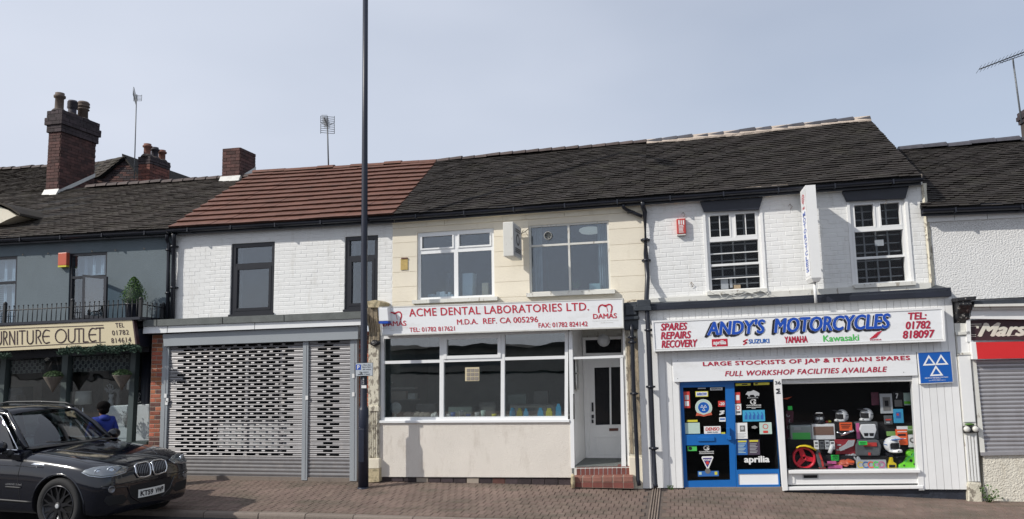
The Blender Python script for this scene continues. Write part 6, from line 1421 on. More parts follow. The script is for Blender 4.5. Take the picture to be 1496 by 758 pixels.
def helmet(cx, cy, w, d, shell, trim, label, goggles=False, peak=True, face=-.35):
    """off-road helmet; face: sideways turn"""
    c = gp(cx, cy, d); s = (gp(cx+w/2, cy, d)-c).length; root = empty('helmet', c-Vector((0,0,s)), label, 'helmet', 'helmets in the shop window')
    bm = bmesh.new(); bmesh.ops.create_uvsphere(bm, u_segments=24, v_segments=16, radius=1); vs = []
    R_ = Matrix.Rotation(face, 3, 'Z')
    mb = MB()
    for v in bm.verts:
        x, y, z = v.co
        # face opening: push in the front middle band
        if y < -.35 and -.45 < z < .38 and abs(x) < .78: y *= .55
        q = R_ @ Vector((x*.80, y*.98, z*.92)); vs.append(c+q*s)
    mb.add(vs, [[v.index for v in f.verts] for f in bm.faces], 0, True); bm.free(); obj('shell', mb, shell, root)
    m2 = MB(); n = 14; pts = []
    for k in range(n+1):
        a = math.pi*(1.06+.88*k/n); pts.append(c+(R_ @ Vector((math.cos(a)*.66, math.sin(a)*1.18+.02, -.55-.10*abs(math.cos(a)))))*s)
    m2.tube(pts, [s*.10+s*.10*math.sin(math.pi*k/n) for k in range(n+1)], 8); obj('chin_bar', m2, shell, root)
    m2 = MB(); 
    for k in range(5): p = c+(R_ @ Vector(((k-2)*.15, -1.24, -.56)))*s; m2.box((p.x-s*.03, p.y-.01, p.z-s*.08), (p.x+s*.03, p.y+.01, p.z+s*.10))
    obj('vent', m2, 'room_black', root)
    m2 = MB(); vis = []
    for k in range(9):
        a = math.pi*(1.16+.68*k/8); 
        for z in (-.36, .30): vis.append(c+(R_ @ Vector((math.cos(a)*.72, math.sin(a)*.82, z)))*s)
    m2.add(vis, [[2*k, 2*k+1, 2*k+3, 2*k+2] for k in range(8)]); obj('visor', m2, 'room_mid' if goggles else 'room_black', root)
    if goggles:
        m2 = MB(); 
        for sx in (-1, 1): p = c+(R_ @ Vector((sx*.26, -.92, -.02)))*s; m2.blob(p, (s*.26, s*.06, s*.22), 2)
        obj('goggles', m2, 'sticker_grey', root)
    if peak:
        m2 = MB(); q = [(-.55,-.55,.62),(.55,-.55,.62),(.42,-1.45,.80),(-.42,-1.45,.80)]; pk = [c+(R_ @ Vector(v))*s for v in q]; m2.prism(pk, [v+Vector((0,0,.012)) for v in pk]); obj('peak', m2, trim, root)
    m2 = MB()
    for sx in (-1, 1):
        for (y0, z0, y1, z1, t) in ((-.45,.55,.45,.35,.10),(-.5,-.35,.3,-.6,.08),(-.15,.05,.5,.1,.07)):
            a_ = Vector((sx*.80, y0, z0)); b_ = Vector((sx*.86, y1, z1)); 
            e = [a_+Vector((0,0,t)), b_+Vector((0,0,t*.3)), b_-Vector((0,0,t*.3)), a_-Vector((0,0,t))]
            e = [Vector((v.x*(max(0,1-(v.y/.98)**2-(v.z/.92)**2))**.5*1.0+sx*.02, v.y, v.z)) for v in e]
            m2.add([c+(R_ @ v)*s for v in e], [[0,1,2,3]])
    obj('stripe', m2, trim, root, fix=False)
    return root
helmet(1196.5, 610.5, 21, D3, 'sign_black', 'sticker_white', 'black and white motocross helmet with goggles, leftmost on the top row', goggles=True, peak=True, face=-.1)
helmet(1230, 607.5, 22, D3, 'sticker_white', 'sign_black', 'white motocross helmet with black and red marks, above the orange card', face=-.9)
helmet(1266, 606, 23, D3, 'sticker_white', 'sign_black', 'white helmet with black swooshes, rightmost on the top row', face=-.8)
helmet(1303, 650, 27, D1+.05, 'sticker_white', 'sticker_blue', 'blue and white helmet with long peak, lower right beside the orange packs', face=.5)
for (x, y, m, lb) in ((1212,616,'sticker_yellow','yellow ball between the first two helmets'),(1208,617,'sticker_red','pink ball just right of the goggled helmet')):
    mb = MB(); c = gp(x, y, D3); mb.blob(c, .028, 2); obj('ball', mb, m, label=lb, cat='ball')
MAT['bag_grey'] = mat('bag_grey', (.30,.34,.33), .3); MAT['deep_red'] = mat('deep_red', (.30,.02,.03), .5); MAT['pink'] = mat('pink', (.60,.12,.30), .5); MAT['fluo_green'] = mat('fluo_green', (.04,.75,.10), .5); MAT['fluo_orange'] = mat('fluo_orange', (.85,.12,.03), .5); MAT['lime'] = mat('lime', (.16,.62,.03), .35); MAT['maroon'] = mat('maroon', (.11,.02,.04), .6, var=.3, scale=15)
MAT['wheel_red'] = mat('wheel_red', (.70,.02,.04), .35); MAT['yellow'] = mat('yellow', (.70,.52,.02), .4); MAT['sacking'] = mat('sacking', (.20,.12,.09), .8); MAT['pale_green'] = mat('pale_green', (.22,.42,.12), .6)
# row 2
pack(1154.5,1187,621,651,D2,'bag_grey','bag','grey bag with a green middle on the second row at the left','bag',.1,[(1158,1184,632,645,'kawa_green'),(1160,1170,624,628,'sticker_grey')], bev=.02)
pack(1186.5,1220,619.5,642,D2,'sticker_white','boxed_part','white box holding a brown padded seat under the leftmost helmet','box',.1,[(1188.5,1218,623,635.5,'sacking')])
pack(1220.5,1247,616.5,640,D2,'room_black','boxed_exhaust','black box with a silver exhaust picture behind the orange card','box',.1)
mb = MB(); mb.tube([gp(1228,636,D2+.03), gp(1238,632,D2+.03), gp(1247,628,D2+.03)], [.02,.028,.03], 10); mb.tube([gp(1222,631,D2+.03), gp(1231,634,D2+.03)], .012, 8); obj('exhaust', mb, 'chrome', label='short silver exhaust can below the orange card', cat='exhaust')
pack(1250.5,1283,616.5,641.5,D2,'room_mid','mask_box','grey pink box behind the white headlight mask','box',.1,[(1251,1256,618,641,'pink')])
mk = empty('headlight_mask', gp(1268,641,D2+.05), 'white motocross headlight mask with two dark lamps, centre of the window', 'mask'); d = D2+.07
mb = MB(); g0.polypx(mb, [(1263,640),(1277,640),(1281,628),(1279,619.5),(1258,620),(1255.5,628)], d-.05, d); obj('shell', mb, 'sticker_white', mk, bevel=.012)
for a, b in ((1262,1269),(1270,1277)): mb = MB(); g0.polypx(mb, [(a+1,637),(b-1,637),(b,632.5),(a,632.5)], d, d+.006); obj('lamp', mb, 'room_black', mk)
pack(1226.5,1245,617,629,D2+.13,'fluo_orange','price_card','fluorescent orange price card under the second helmet','card',.004,[(1228,1243,619.5,620.3,'sign_black'),(1229,1242,622,622.8,'sign_black'),(1230,1240,624.5,625.3,'sign_black')])
# row 3
for i, x in enumerate((1189.5,1197.5,1205.5,1213)):
    pack(x,x+6.8,643.5+i%2,656.5,D1+.05,['sticker_white','room_mid','sticker_grey','sticker_white'][i],'packet',['white parts packet, first left in the row under the brown seat box','dark parts packet between white and grey ones','grey parts packet, third in the row under the brown seat box','white parts packet nearest the dark red box'][i],'packet',.03,[(x+1,x+5,646,648,'sign_black'),(x+1.5,x+5.5,651,652,'sign_black')],'parts packets in the shop window')
mb = MB(); mb.tube([gp(1212,662,D1+.1), gp(1216,650,D1+.1)], .03, 8); obj('bottle', mb, 'sticker_white', label='white bottle standing between the packets and the dark red box', cat='bottle')
pack(1220.5,1251,642,663.5,D1,'deep_red','red_box','dark red flat box with white print in the middle of the window','box',.06,[(1223,1229,649,651,'sticker_grey'),(1222,1234,656,658,'sticker_grey')])
mb = MB(); g0.polypx(mb, [(1228,659),(1247,651),(1249,643),(1240,643.5),(1236,649),(1226,655)], D1+.01, D1+.05); obj('lever', mb, 'sticker_grey', label='pale grey lever leaning on the dark red box', cat='lever')
tb = empty('top_box', gp(1268,666,D1), 'black top box with two red lamps beside the green card', 'box'); mb = MB(); g0.polypx(mb, [(1251,666),(1286,666),(1288,652),(1284,643),(1255,643.5),(1250,650)], D1-.12, D1+.06); obj('body', mb, 'room_mid', tb, bevel=.02)
for a, b in ((1262,1281),): mb = MB(); g0.boxpx(mb, a, b, 646.5, 652, D1+.06, D1+.075); obj('lamp', mb, 'sticker_red', tb)
mb = MB(); g0.boxpx(mb, 1268.5, 1272, 661, 665, D1+.06, D1+.07); obj('lock', mb, 'sticker_red', tb)
pack(1254.5,1267,644.5,650,D1+.12,'fluo_green','price_card','bright green price card on the black top box','card',.004,[(1256,1265,646,646.6,'sign_black'),(1257,1264,648,648.6,'sign_black')])
# bottom row
def ring_wheel():
    c = gp(1174.3, 668.5, D0-.05); R_ = (gp(1174.3+16.8, 668.5, D0-.05)-c).length; root = empty('wheel_rim', c-Vector((0,0,R_)), 'bright red spoked motorcycle wheel rim at the left of the window', 'wheel')
    prof = [(R_*.80,-.03),(R_*.84,-.045),(R_,-.05),(R_,-.042),(R_*.92,0),(R_,.042),(R_,.05),(R_*.84,.045),(R_*.80,.03),(R_*.78,0)]
    mb = MB(); n = 40; vs = []
    for k in range(n):
        q = 2*math.pi*k/n
        for r, h in prof: vs.append(c+Vector((math.cos(q)*r, h, math.sin(q)*r)))
    m = len(prof); mb.add(vs, [[k*m+j, k*m+(j+1)%m, ((k+1)%n)*m+(j+1)%m, ((k+1)%n)*m+j] for k in range(n) for j in range(m)], 0, True); obj('rim', mb, 'wheel_red', root)
    for k in range(3):
        q = math.radians(90+120*k+18); s_ = Vector((math.cos(q),0,math.sin(q))); t_ = Vector((-math.sin(q),0,math.cos(q))); mb = MB(); w1, w2 = R_*.24, R_*.19
        f_ = [c+s_*R_*.15-t_*w1, c+s_*R_*.15+t_*w1, c+s_*R_*.82+t_*w2, c+s_*R_*.82-t_*w2]; mb.prism([v+Vector((0,-.03,0)) for v in f_], [v+Vector((0,.03,0)) for v in f_]); obj('spoke', mb, 'wheel_red', root, bevel=.004)
    mb = MB(); mb.lathe(c+Vector((0,.04,0)), [(R_*.24,0),(R_*.26,.02),(R_*.26,.07),(R_*.18,.085),(R_*.12,.08),(R_*.12,.02)], 20, ax=(0,-1,0)); obj('hub', mb, 'wheel_red', root)
    for k in range(5): q = 6.2832*k/5; mb = MB(); mb.lathe(c+Vector((math.cos(q)*R_*.19,-.045,math.sin(q)*R_*.19)), [(R_*.035,0),(R_*.03,.01)], 8, ax=(0,-1,0)); obj('bolt', mb, 'sign_black', root)
ring_wheel()
mb = MB(); top = [(1163,653.5),(1168,651),(1176,650),(1184,651.5),(1193,657)]; vs = []
for i, (x, y) in enumerate(top): vs += [gp(x, y+[0,0,.5,1,0][i], D0+.10), gp(x, y-1.5, D0-.16), ]
mb.add(vs, [[2*i,2*i+1,2*i+3,2*i+2] for i in range(4)], 0, True); o = obj('mudguard', mb, 'yellow', label='yellow mudguard lying over the red wheel rim', cat='mudguard'); o.modifiers.new('s','SOLIDIFY').thickness = .02
for i, (pts, lb) in enumerate(([[(1198,684.5),(1205.5,684),(1207,678),(1202,672),(1198,658),(1193,656),(1192,664),(1195,676)], 'black and red motocross boot right of the red wheel rim, nearer one'],)):
    bt = empty('boot', gp(1200,685,D0), lb, 'boot'); mb = MB(); g0.polypx(mb, pts, D0-.08, D0+.02); obj('upper', mb, 'room_mid', bt, bevel=.015); mb = MB(); stroke(g0, mb, [g0.uv(x,y) for x,y in ((1204,682),(1202.5,674),(1198.5,663))], .03, 0, D0+.028); obj('trim', mb, 'sticker_red', bt, fix=False); mb = MB(); g0.polypx(mb, [(1197,685.5),(1206.5,685),(1206.5,683),(1197,683.5)], D0-.09, D0+.025); obj('sole', mb, 'sticker_red', bt)
pack(1214,1226,664.5,673,D0-.05,'fluo_green','price_card','bright green price card at the front left of the window floor','card',.004,[(1216,1224,667,667.7,'sign_black'),(1216.5,1223,670,670.7,'sign_black')])
mb = MB()
for k in range(7):
    c = gp(1230+k*4.2, 668+random.uniform(-2,2), D0-.12+.01*k); mb.lathe(c, [(.03,0),(.045,.004),(.045,.012),(.03,.014)], 14, ax=(.3,-1,.2))
obj('sprocket_plates', mb, 'sticker_grey', label='heap of silver sprockets and plates behind the orange discs', cat='sprockets', kind='stuff')
for i, (x0, x1, y0, y1, m, lb) in enumerate([(1209,1222,674,678,'pink','pink flat packet lying left of the brake discs'),(1210,1231,680,684.5,'pink','long pink packet at the front edge of the window floor'),(1206,1216,677.5,680.5,'maroon','maroon packet between the two pink ones')]): pack(x0,x1,y0,y1,D0+.02*i,m,'packet',lb,'packet',.12)
mb = MB()
for k in range(6):
    c = gp(1224+k*3.8, 676+random.uniform(-1.5,2.5), D0+.01*k-.05); q = 18; mb.lathe(c, [(.022,0),(.05,.002),(.05,.008),(.022,.01)], 16, ax=(random.uniform(-.5,.5),-1,.9))
obj('brake_discs', mb, 'alarm_orange', label='scatter of orange brown brake discs on the window floor', cat='brake discs', kind='stuff')
pack(1238.5,1248,673,676,D0+.04,'fluo_orange','price_card','small orange card lying on the brake discs','card',.004)
rb = pack(1251.5,1295,672,685,D0+.02,'sticker_grey','ring_box','pale box of coloured wheel tape rings at the front of the window','box',.05)
for k, m in enumerate(('yellow','sticker_blue','fluo_orange','fluo_green','pink')): disc(g0, rb, 1257.5+7.6*k, 679-.1*k, 5.0, m, D0+.024+.002*k, nm='ring', r2=.72)
sb = empty('spray_bottle', gp(1303,685,D0), 'yellow spray bottle right of the tape rings', 'bottle'); mb = MB(); g0.polypx(mb, [(1297,684.6),(1310,684.6),(1310,677.5),(1305.5,674.5),(1304.5,668),(1300.5,668),(1299.5,675),(1297,677.5)], D0-.05, D0+.02); obj('body', mb, 'yellow', sb, bevel=.01); mb = MB(); g0.polypx(mb, [(1300,668),(1305,668),(1304.5,664.5),(1300.5,664.5),(1300.5,662),(1294,661.5),(1294,664),(1298,666)], D0-.03, D0+.01); obj('trigger', mb, 'sign_black', sb); mb = MB(); g0.boxpx(mb, 1299, 1308, 679, 683, D0+.02, D0+.023); obj('label_print', mb, 'room_black', sb)
ff = empty('front_fairing', gp(1328,685,D0), 'bright green plastic motocross fairing at the right corner of the window', 'fairing')
mb = MB(); g0.polypx(mb, [(1312,684.5),(1341.5,684),(1340,670),(1338,657),(1331,656),(1324,661),(1325,668),(1320,676),(1313,679.5)], D0-.10, D0+.0); obj('panel', mb, 'lime', ff, bevel=.018)
for (x, y, r) in ((1333,664,1.8),(1331,673,2.2),(1336,678,1.6),(1321,680,1.4)): disc(g0, ff, x, y, r, 'room_black', D0+.004, nm='hole')
mb = MB(); stroke(g0, mb, [g0.uv(x,y) for x,y in ((1338,663),(1336,668),(1330,669),(1326,676))], .018, 0, D0+.006); obj('rib', mb, 'kawa_green', ff, fix=False)
mb = MB(); mb.tube([gp(1288+2*k, 676-.4*k*k+3*k, D0-.06) for k in range(5)], .022, 8); obj('black_hose', mb, 'room_mid', label='black hose curling behind the yellow spray bottle', cat='hose')
# right hand packs hung or stacked
pack(1286,1304,575,604,D3+.1,'sticker_grey','blister_pack','grey clear bag with a curved part, hanging top right','packet',.03,[(1290,1301,580,600,'fabric_grey'),(1292.5,1298,585,593,'room_black')])
TT(g0, pack(1305,1320,572,594.5,D3+.08,'room_black','number_card','black card with a white 7 and a skull patch, hanging top right','card',.01,[(1307,1318,584,594,'fabric_grey')]), '7', 1308.5,1312.5,574.5,582, 'sticker_white', d=D3+.09, bold=.04)
pack(1320.5,1330.5,573.5,592,D3+.1,'sticker_mint','packet','mint packet with yellow green stripe, hanging at the top right corner','packet',.02,[(1321,1330,586,590,'lime')])
pack(1305.5,1320,597.5,618,D3+.1,'sticker_cyan','packet','blue blister packet below the skull patch','packet',.04,[(1309,1316,602,611,'sticker_blue'),(1310,1313,604,607,'sticker_red')])
pack(1292,1304,607,620,D3+.1,'room_mid','packet','dark packet with red bits left of the blue blister','packet',.03,[(1294,1302,612,614,'sticker_red'),(1295,1300,616,618,'sticker_grey')])
pack(1273,1284,573,592,D3+.05,'maroon','packet','dark red packet hanging left of the grey clear bag','packet',.02)
pack(1309.5,1326,627,650,D1-.02,'fluo_orange','packet','orange blister packet with white head band, right side','packet',.04,[(1310,1326,622.5,627,'sticker_white'),(1311,1325,630,631.2,'sticker_white'),(1312,1323,634,636.5,'sign_black'),(1313,1324,640,641,'sticker_white')])
pack(1324.5,1337.5,622.5,634,D1-.08,'pale_green','packet','pale green box above the skull packet','packet',.05,[(1325,1337,627.5,628.2,'sticker_white')])
pack(1296,1309,630.5,637,D1-.1,'pale_green','packet','pale green box left of the orange packet','packet',.05)
sk_ = pack(1327,1338.5,635,653.5,D1-.03,'sticker_white','packet','white packet with a dark round face, far right','packet',.03); disc(g0, sk_, 1333, 643, 4.2, 'fabric_grey', D1-.025, nm='print'); disc(g0, sk_, 1333.5, 643, 2.2, 'sticker_white', D1-.02, nm='print')
mb = MB(); g0.polypx(mb, [(1300,640),(1312,644),(1318,641),(1310,636.5),(1303,637)], D1, D1+.03); obj('white_guard', mb, 'sticker_white', label='white plastic guard above the blue helmet', cat='guard')
# leathers hanging at the left with pale squiggles
lt = empty('leather_suit', gp(1153,686,D0-.3), 'dark maroon patterned suit hanging at the left edge of the window', 'suit')
mb = MB(); g0.polypx(mb, [(1152,686),(1165,686),(1160,645),(1159.5,600),(1148,600),(1148,640)], D0-.4, D0-.3); obj('cloth', mb, 'maroon', lt, bevel=.02)
for k in range(9):
    mb = MB(); y = 604+k*9; x = 1149.5+(y-604)*.06+(k%2)*3; stroke(g0, mb, [g0.uv(x+a, y+b, D0-.3) for a, b in arc(2,2,2.2,2.6,200+40*k%90,20+40*k%90,6)], .012, 0, D0-.296); obj('squiggle', mb, 'sticker_grey', lt, fix=False)
pack(1151,1157.5,593,599,D0-.1,'fluo_green','price_card','small bright green tag at the left edge of the window','card',.004)
mb = MB(); g0.polypx(mb, [(1143.5,582.5),(1150,583.5),(1157,579.5),(1150,581)], D0-.2, D0-.17); obj('orange_spoiler', mb, 'fluo_orange', label='thin orange plastic blade at the top left of the window', cat='plastic blade')
# ================= shop at the far left: balcony, sign, window
LY = -.12
sl_ = F((-140,483.7), (193,467), (197.6,502.8), (-140,519.6), -.66)
SL = empty('shop_sign', sl_.p(.8,1), 'cream furniture outlet sign with dark art deco lettering', 'sign')
mb = MB(); sl_.box(mb, 0, 1, 0, 1, -.06, 0); obj('board', mb, 'sign_cream', SL); mb = MB(); sl_.box(mb, -.002, 1.004, -.05, 0, -.08, .01); sl_.box(mb, 1.0, 1.006, -.05, 1, -.08, .0); obj('edging', mb, 'sign_brown', SL)
def sw2(x, y): return sl_.uv(x, y)
def deco(ch, x0, x1, yt, yb):
    X = lambda a: lerp(x0, x1, a); Yv = lambda b: lerp(yb, yt, b); S_ = {
     'U': [[(0,1),(0,.3)]+[(.5+.5*math.cos(math.radians(a)), .3+.3*math.sin(math.radians(a))) for a in range(180,361,20)]+[(1,1)]],
     'R': [[(0,0),(0,1)], [(-.05,1),(.45,1),(.75,.93),(.85,.78),(.75,.6),(.35,.48),(1,0)]],
     'N': [[(0,0),(0,1),(1,0),(1,1)]], 'I': [[(.5,0),(.5,1)]], 'T': [[(0,1),(1,1)],[(.5,1),(.5,0)]], 'L': [[(0,1),(0,0),(1,0)]],
     'E': [[(1,.93)]+[(.55+.55*math.cos(math.radians(a)), .5+.5*math.sin(math.radians(a))) for a in range(70,291,20)]+[(1,.07)],[(0,.52),(.95,.52)]],
     'O': [[(.5+.5*math.cos(math.radians(a)), .5+.5*math.sin(math.radians(a))) for a in range(0,361,20)]], 'F': [[(0,0),(0,1),(1,1)],[(0,.52),(.8,.52)]]}
    mb = MB()
    for pl_ in S_[ch]: stroke(sl_, mb, [sw2(X(a), Yv(b)-.045*(X(a)-x0)) for a, b in pl_], .024, 0, .006)
    obj('lettering', mb, 'sign_brown', SL, fix=False)
base = lambda x: 504.0-.0375*x
for ch, a, b in (('F',-17,-10),('U',-6.5,2.2),('R',5.5,11),('N',14.2,21.5),('I',23,28),('T',28,37),('U',40,48.5),('R',53,60.5),('E',62.5,72.5),('O',81,97),('U',100,109.5),('T',110.5,120.5),('L',122,129),('E',130,140.5),('T',140.5,151.5)):
    deco(ch, a, b, base(a)-19.5, base(a))
for (xa, ya, xb, yb_) in ((-130,485.7,151,475.0),(-130,514.8,154,499.5)): mb = MB(); stroke(sl_, mb, [sw2(xa,ya), sw2(xb,yb_)], .014, 0, .005); obj('line', mb, 'sign_brown', SL, fix=False)
def T(s, x0, x1, y0, y1): return text(sl_, SL, s, x0, x1, y0, y1, 'sign_brown', bold=.015, space=1.15, d=.005)
T('TEL', 168.5, 181, 471.5, 478.3); T('01782', 163.5, 188, 482, 489.3); T('814614', 162.3, 191.5, 493, 500.6)
# balcony deck and soffit
dk = F((-140,475), (206,468), (206,471), (-140,482), -.62)
zt = sl_.p(.9,0).z+.02
mb = MB(); a, b = P(-160,480,-.64), P(238,466,0); mb.prism([(a.x,-.68,P(-140,482,-.64).z-.0),(P(206,470,-.64).x,-.68,zt-.01),(P(206,470,-.64).x,-.68,zt+.04),(a.x,-.68,P(-140,482,-.64).z+.05)], [(a.x,0,P(-140,482,-.64).z),(b.x,0,zt-.01),(b.x,0,zt+.04),(a.x,0,P(-140,482,-.64).z+.05)])
obj('balcony_deck', mb, 'black_paint', BL)
RA = empty('balcony_railing', P(100,470,-.62), 'black iron balcony railing with ball topped bars above the furniture sign', 'railing')
def ball(mb, c, r): mb.blob(c, r, 1)
rl = F((-140,455), (205,438), (206,469), (-140,483), -.62)
def post_(px, Y, yt, yb, parent, r=.016):
    a, b = P(px, yb, Y), P(px, yt, Y); b = Vector((a.x, a.y, b.z)); mb = MB(); mb.box((a.x-r,a.y-r,a.z),(a.x+r,a.y+r,b.z-.03)); mb.lathe((a.x,a.y,b.z-.045), [(.022,0),(.034,.015),(.038,.035),(.02,.06),(.004,.07)], 10); obj('post', mb, 'black_iron', parent)
for x, yt, yb in ((-92,447,481),(6,442.5,474),(104.5,437.5,470),(204.7,435,469)): post_(x, -.62, yt, yb, RA, .026)
post_(238, -.05, 443.5, 466, RA, .03)
x = -85.; 
while x < 202:
    if min(abs(x-q) for q in (-92,6,104.5,204.7)) > 3:
        yt, yb = 447.8-.0535*x, 474.2-.036*x; a, b = P(x, yb, -.62), P(x, yt, -.62); mb = MB(); mb.tube([a, (a.x,a.y,b.z-.012)], .0085, 6); ball(mb, (a.x,a.y,b.z-.005), .016); obj('bar', mb, 'black_iron', RA)
    x += 6.93
for k, (x, Y) in enumerate(((214.5,-.47),(221.5,-.35),(228,-.24),(233.5,-.14))):
    a, b = P(x, 468, Y), P(x, 441.5+.12*(x-210), Y); mb = MB(); mb.tube([a, (a.x,a.y,b.z)], .009, 6); ball(mb, (a.x,a.y,b.z), .017); obj('bar', mb, 'black_iron', RA)
mb = MB(); mb.tube([P(-92,458.8,-.62), P(204.7,443.5,-.62), P(238,449.5,-.05)], .011, 6); obj('top_rail', mb, 'black_iron', RA); mb = MB(); mb.tube([P(-92,479,-.62), P(204.7,467.5,-.62), P(238,465.5,-.05)], .011, 6); obj('bottom_rail', mb, 'black_iron', RA)
# topiary in a pot
tp = empty('potted_shrub', P(193,464,-.33), 'clipped cone shaped green shrub in a dark pot on the balcony', 'plant')
mb = MB(); b0 = P(193,466,-.33); mb.lathe(b0, [(.09,0),(.12,.05),(.13,.26),(.145,.27),(.145,.30),(.10,.30)], 14); obj('pot', mb, 'black_paint', tp)
lf = MB(); c0 = P(195.5,446,-.33); H_ = P(192,404.5,-.33).z-c0.z
for k in range(1500):
    t = random.random()**.8; R_ = .235*math.sin(min(1,(t+.06)*2.6)*math.pi/2)*(1-t)**.72*1.15+.01; a = random.uniform(0,6.283); r = R_*random.choice([random.uniform(.6,1.0),random.uniform(.85,1.22)]); c = c0+Vector((math.cos(a)*r-.02*t, math.sin(a)*r, t*H_)); s = random.uniform(.014,.028)
    n1 = Vector((random.gauss(0,1),random.gauss(0,1),random.gauss(0,1))).normalized(); n2 = n1.orthogonal().normalized(); lf.add([c-n1*s*.5, c+n2*s*.35, c+n1*s*.7, c-n2*s*.35], [[0,1,2,3]])
obj('foliage', lf, 'green_leaf', tp, kind='stuff', fix=False)
cr_ = MB(); cr_.lathe(c0, [(.06,-.03),(.17,.06),(.15,.2),(.07,.38),(.02,.48)], 12); obj('inner_crown', cr_, 'dark_leaf', tp)
# small white flower pot reflected / inside casement
mb = MB(); fL.boxpx(mb, 132,146.5,455.5,464.5,-.35,-.2); obj('window_box', mb, 'room_light', label='pale flower box inside the open window of the grey house', cat='flower box')
mb = MB()
for k in range(160):
    c = fL.p(*fL.uv(140+random.gauss(0,3.5), 447+random.gauss(0,4.5), -.28),-.28)+Vector((0,random.uniform(-.05,.05),0)); s = .025; n1 = Vector((random.gauss(0,1),random.gauss(0,1),random.gauss(0,1))).normalized(); n2 = n1.orthogonal(); mb.add([c-n1*s, c+n2*s*.6, c+n1*s, c-n2*s*.6], [[0,1,2,3]])
obj('house_plant', mb, 'dark_leaf', label='dark leafy plant in the pale box at the open window', cat='plant', fix=False)
# shop window
fwl = F((-140,531), (219,511), (217,650), (-150,664), LY)
def postL(pt, pb, w, name='post', Y=LY): 
    f = F((pt[0]-w/2,pt[1]), (pt[0]+w/2,pt[1]), (pb[0]+w/2,pb[1]), (pb[0]-w/2,pb[1]), Y-.05); mb = MB(); f.box(mb, 0, 1, 0, 1, -.12, 0); return obj(name, mb, mat('post_green', (.055,.075,.075), .5) if 'post_green' not in MATS else MATS['post_green'], BL)
postL((5.5,520),(-8,700),7.5); postL((95.5,518),(84,700),8.5); postL((195,512),(185.5,700),7.5); postL((-98,528),(-112,700),7.5)
mb = MB(); fwl.box(mb, 0, 1, .985, 1.6, -.2, .03); obj('stall_riser', mb, 'sign_brown', BL); mb = MB(); fwl.box(mb, 0, 1, .96, .985, -.2, .06); obj('sill', mb, 'post_green' if 0 else MATS['post_green'], BL)
mb = MB(); fwl.box(mb, 0, 1, -.25, 0.02, -.1, .03); obj('head_board', mb, 'black_paint', BL)
for a, b in ((-140,-98),(-94,2),(9,91),(100,191)):
    u0, u1 = fwl.uv(a,600)[0], fwl.uv(b,600)[0]; pane(fwl, BL, u0, u1, .0, .97, -.03, GL)
shell_room('room_lining', fwl, BL, -140, 222, 505, 655, 3.2, 'room_dark', back=.05)
# side return with curved dark column and copper cap light
mb = MB(); mb.lathe(P(210.5,700,.30), [(.12,-.3),(.12,2.6)], 20); obj('column', mb, 'black_paint', BL)
cpm = mat('copper_cap', (.55,.32,.24), .35, metal=.6); mb = MB(); c = P(210.5,510.5,.28); mb.lathe(c, [(.135,-.02),(.14,0),(.135,.03),(.02,.035)], 24); obj('column_cap', mb, cpm, BL)
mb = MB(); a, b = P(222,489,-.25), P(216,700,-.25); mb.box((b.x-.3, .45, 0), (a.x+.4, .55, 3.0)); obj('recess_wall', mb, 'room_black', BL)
mb = MB(); x0, x1 = P(196,505,-.1).x, P(222,500,-.1).x; z = P(205,508,-.1).z; mb.box((x0,-.55,z+.02),(x1+.05,.5,z+.35)); obj('recess_soffit', mb, 'black_paint', BL)
# lattice pelmets
def pelmet(x0, x1, y0, y1, m2):
    f = fwl; mb = MB(); f.boxpx(mb, x0, x1, y0, y1, -.10, -.09); o = obj('pelmet', mb, 'pelmet', BL); st = MB(); sp = .125
    u0, u1, v0, v1 = f.r(x0, x1, y0, y1, -.08); nx = int((u1-u0)*f.w/sp); 
    for j in range(4):
        for i in range(nx+1):
            cu = u0+(i+.5*(j%2)+.3)*sp/f.w; cv = lerp(v0, v1, (j+.5)/4); c = f.p(cu, cv, -.085)
            if cu > u1-.03/f.w: continue
            for (ra, rb) in ((.022,.032),(.0,.009)):
                q = [c+Vector((math.cos(6.283*k/8)*rb,0,math.sin(6.283*k/8)*rb)) for k in range(8)]+[c+Vector((math.cos(6.283*k/8)*ra,0,math.sin(6.283*k/8)*ra)) for k in range(8)]
                st.add(q, [[k,(k+1)%8,8+(k+1)%8,8+k] for k in range(8)])
            for a in (45,135,225,315): e = Vector((math.cos(math.radians(a)),0,math.sin(math.radians(a)))); n_ = Vector((-e.z,0,e.x))*.005; st.add([c+e*.036+n_, c+e*.058+n_, c+e*.058-n_, c+e*.036-n_], [[0,1,2,3]])
    obj('lattice', st, 'pelmet_white', o, kind='stuff', fix=False)
pelmet(14, 66, 526.5, 545, 0); pelmet(103, 190, 520, 541.5, 0); pelmet(-88, -2, 530, 550, 0)
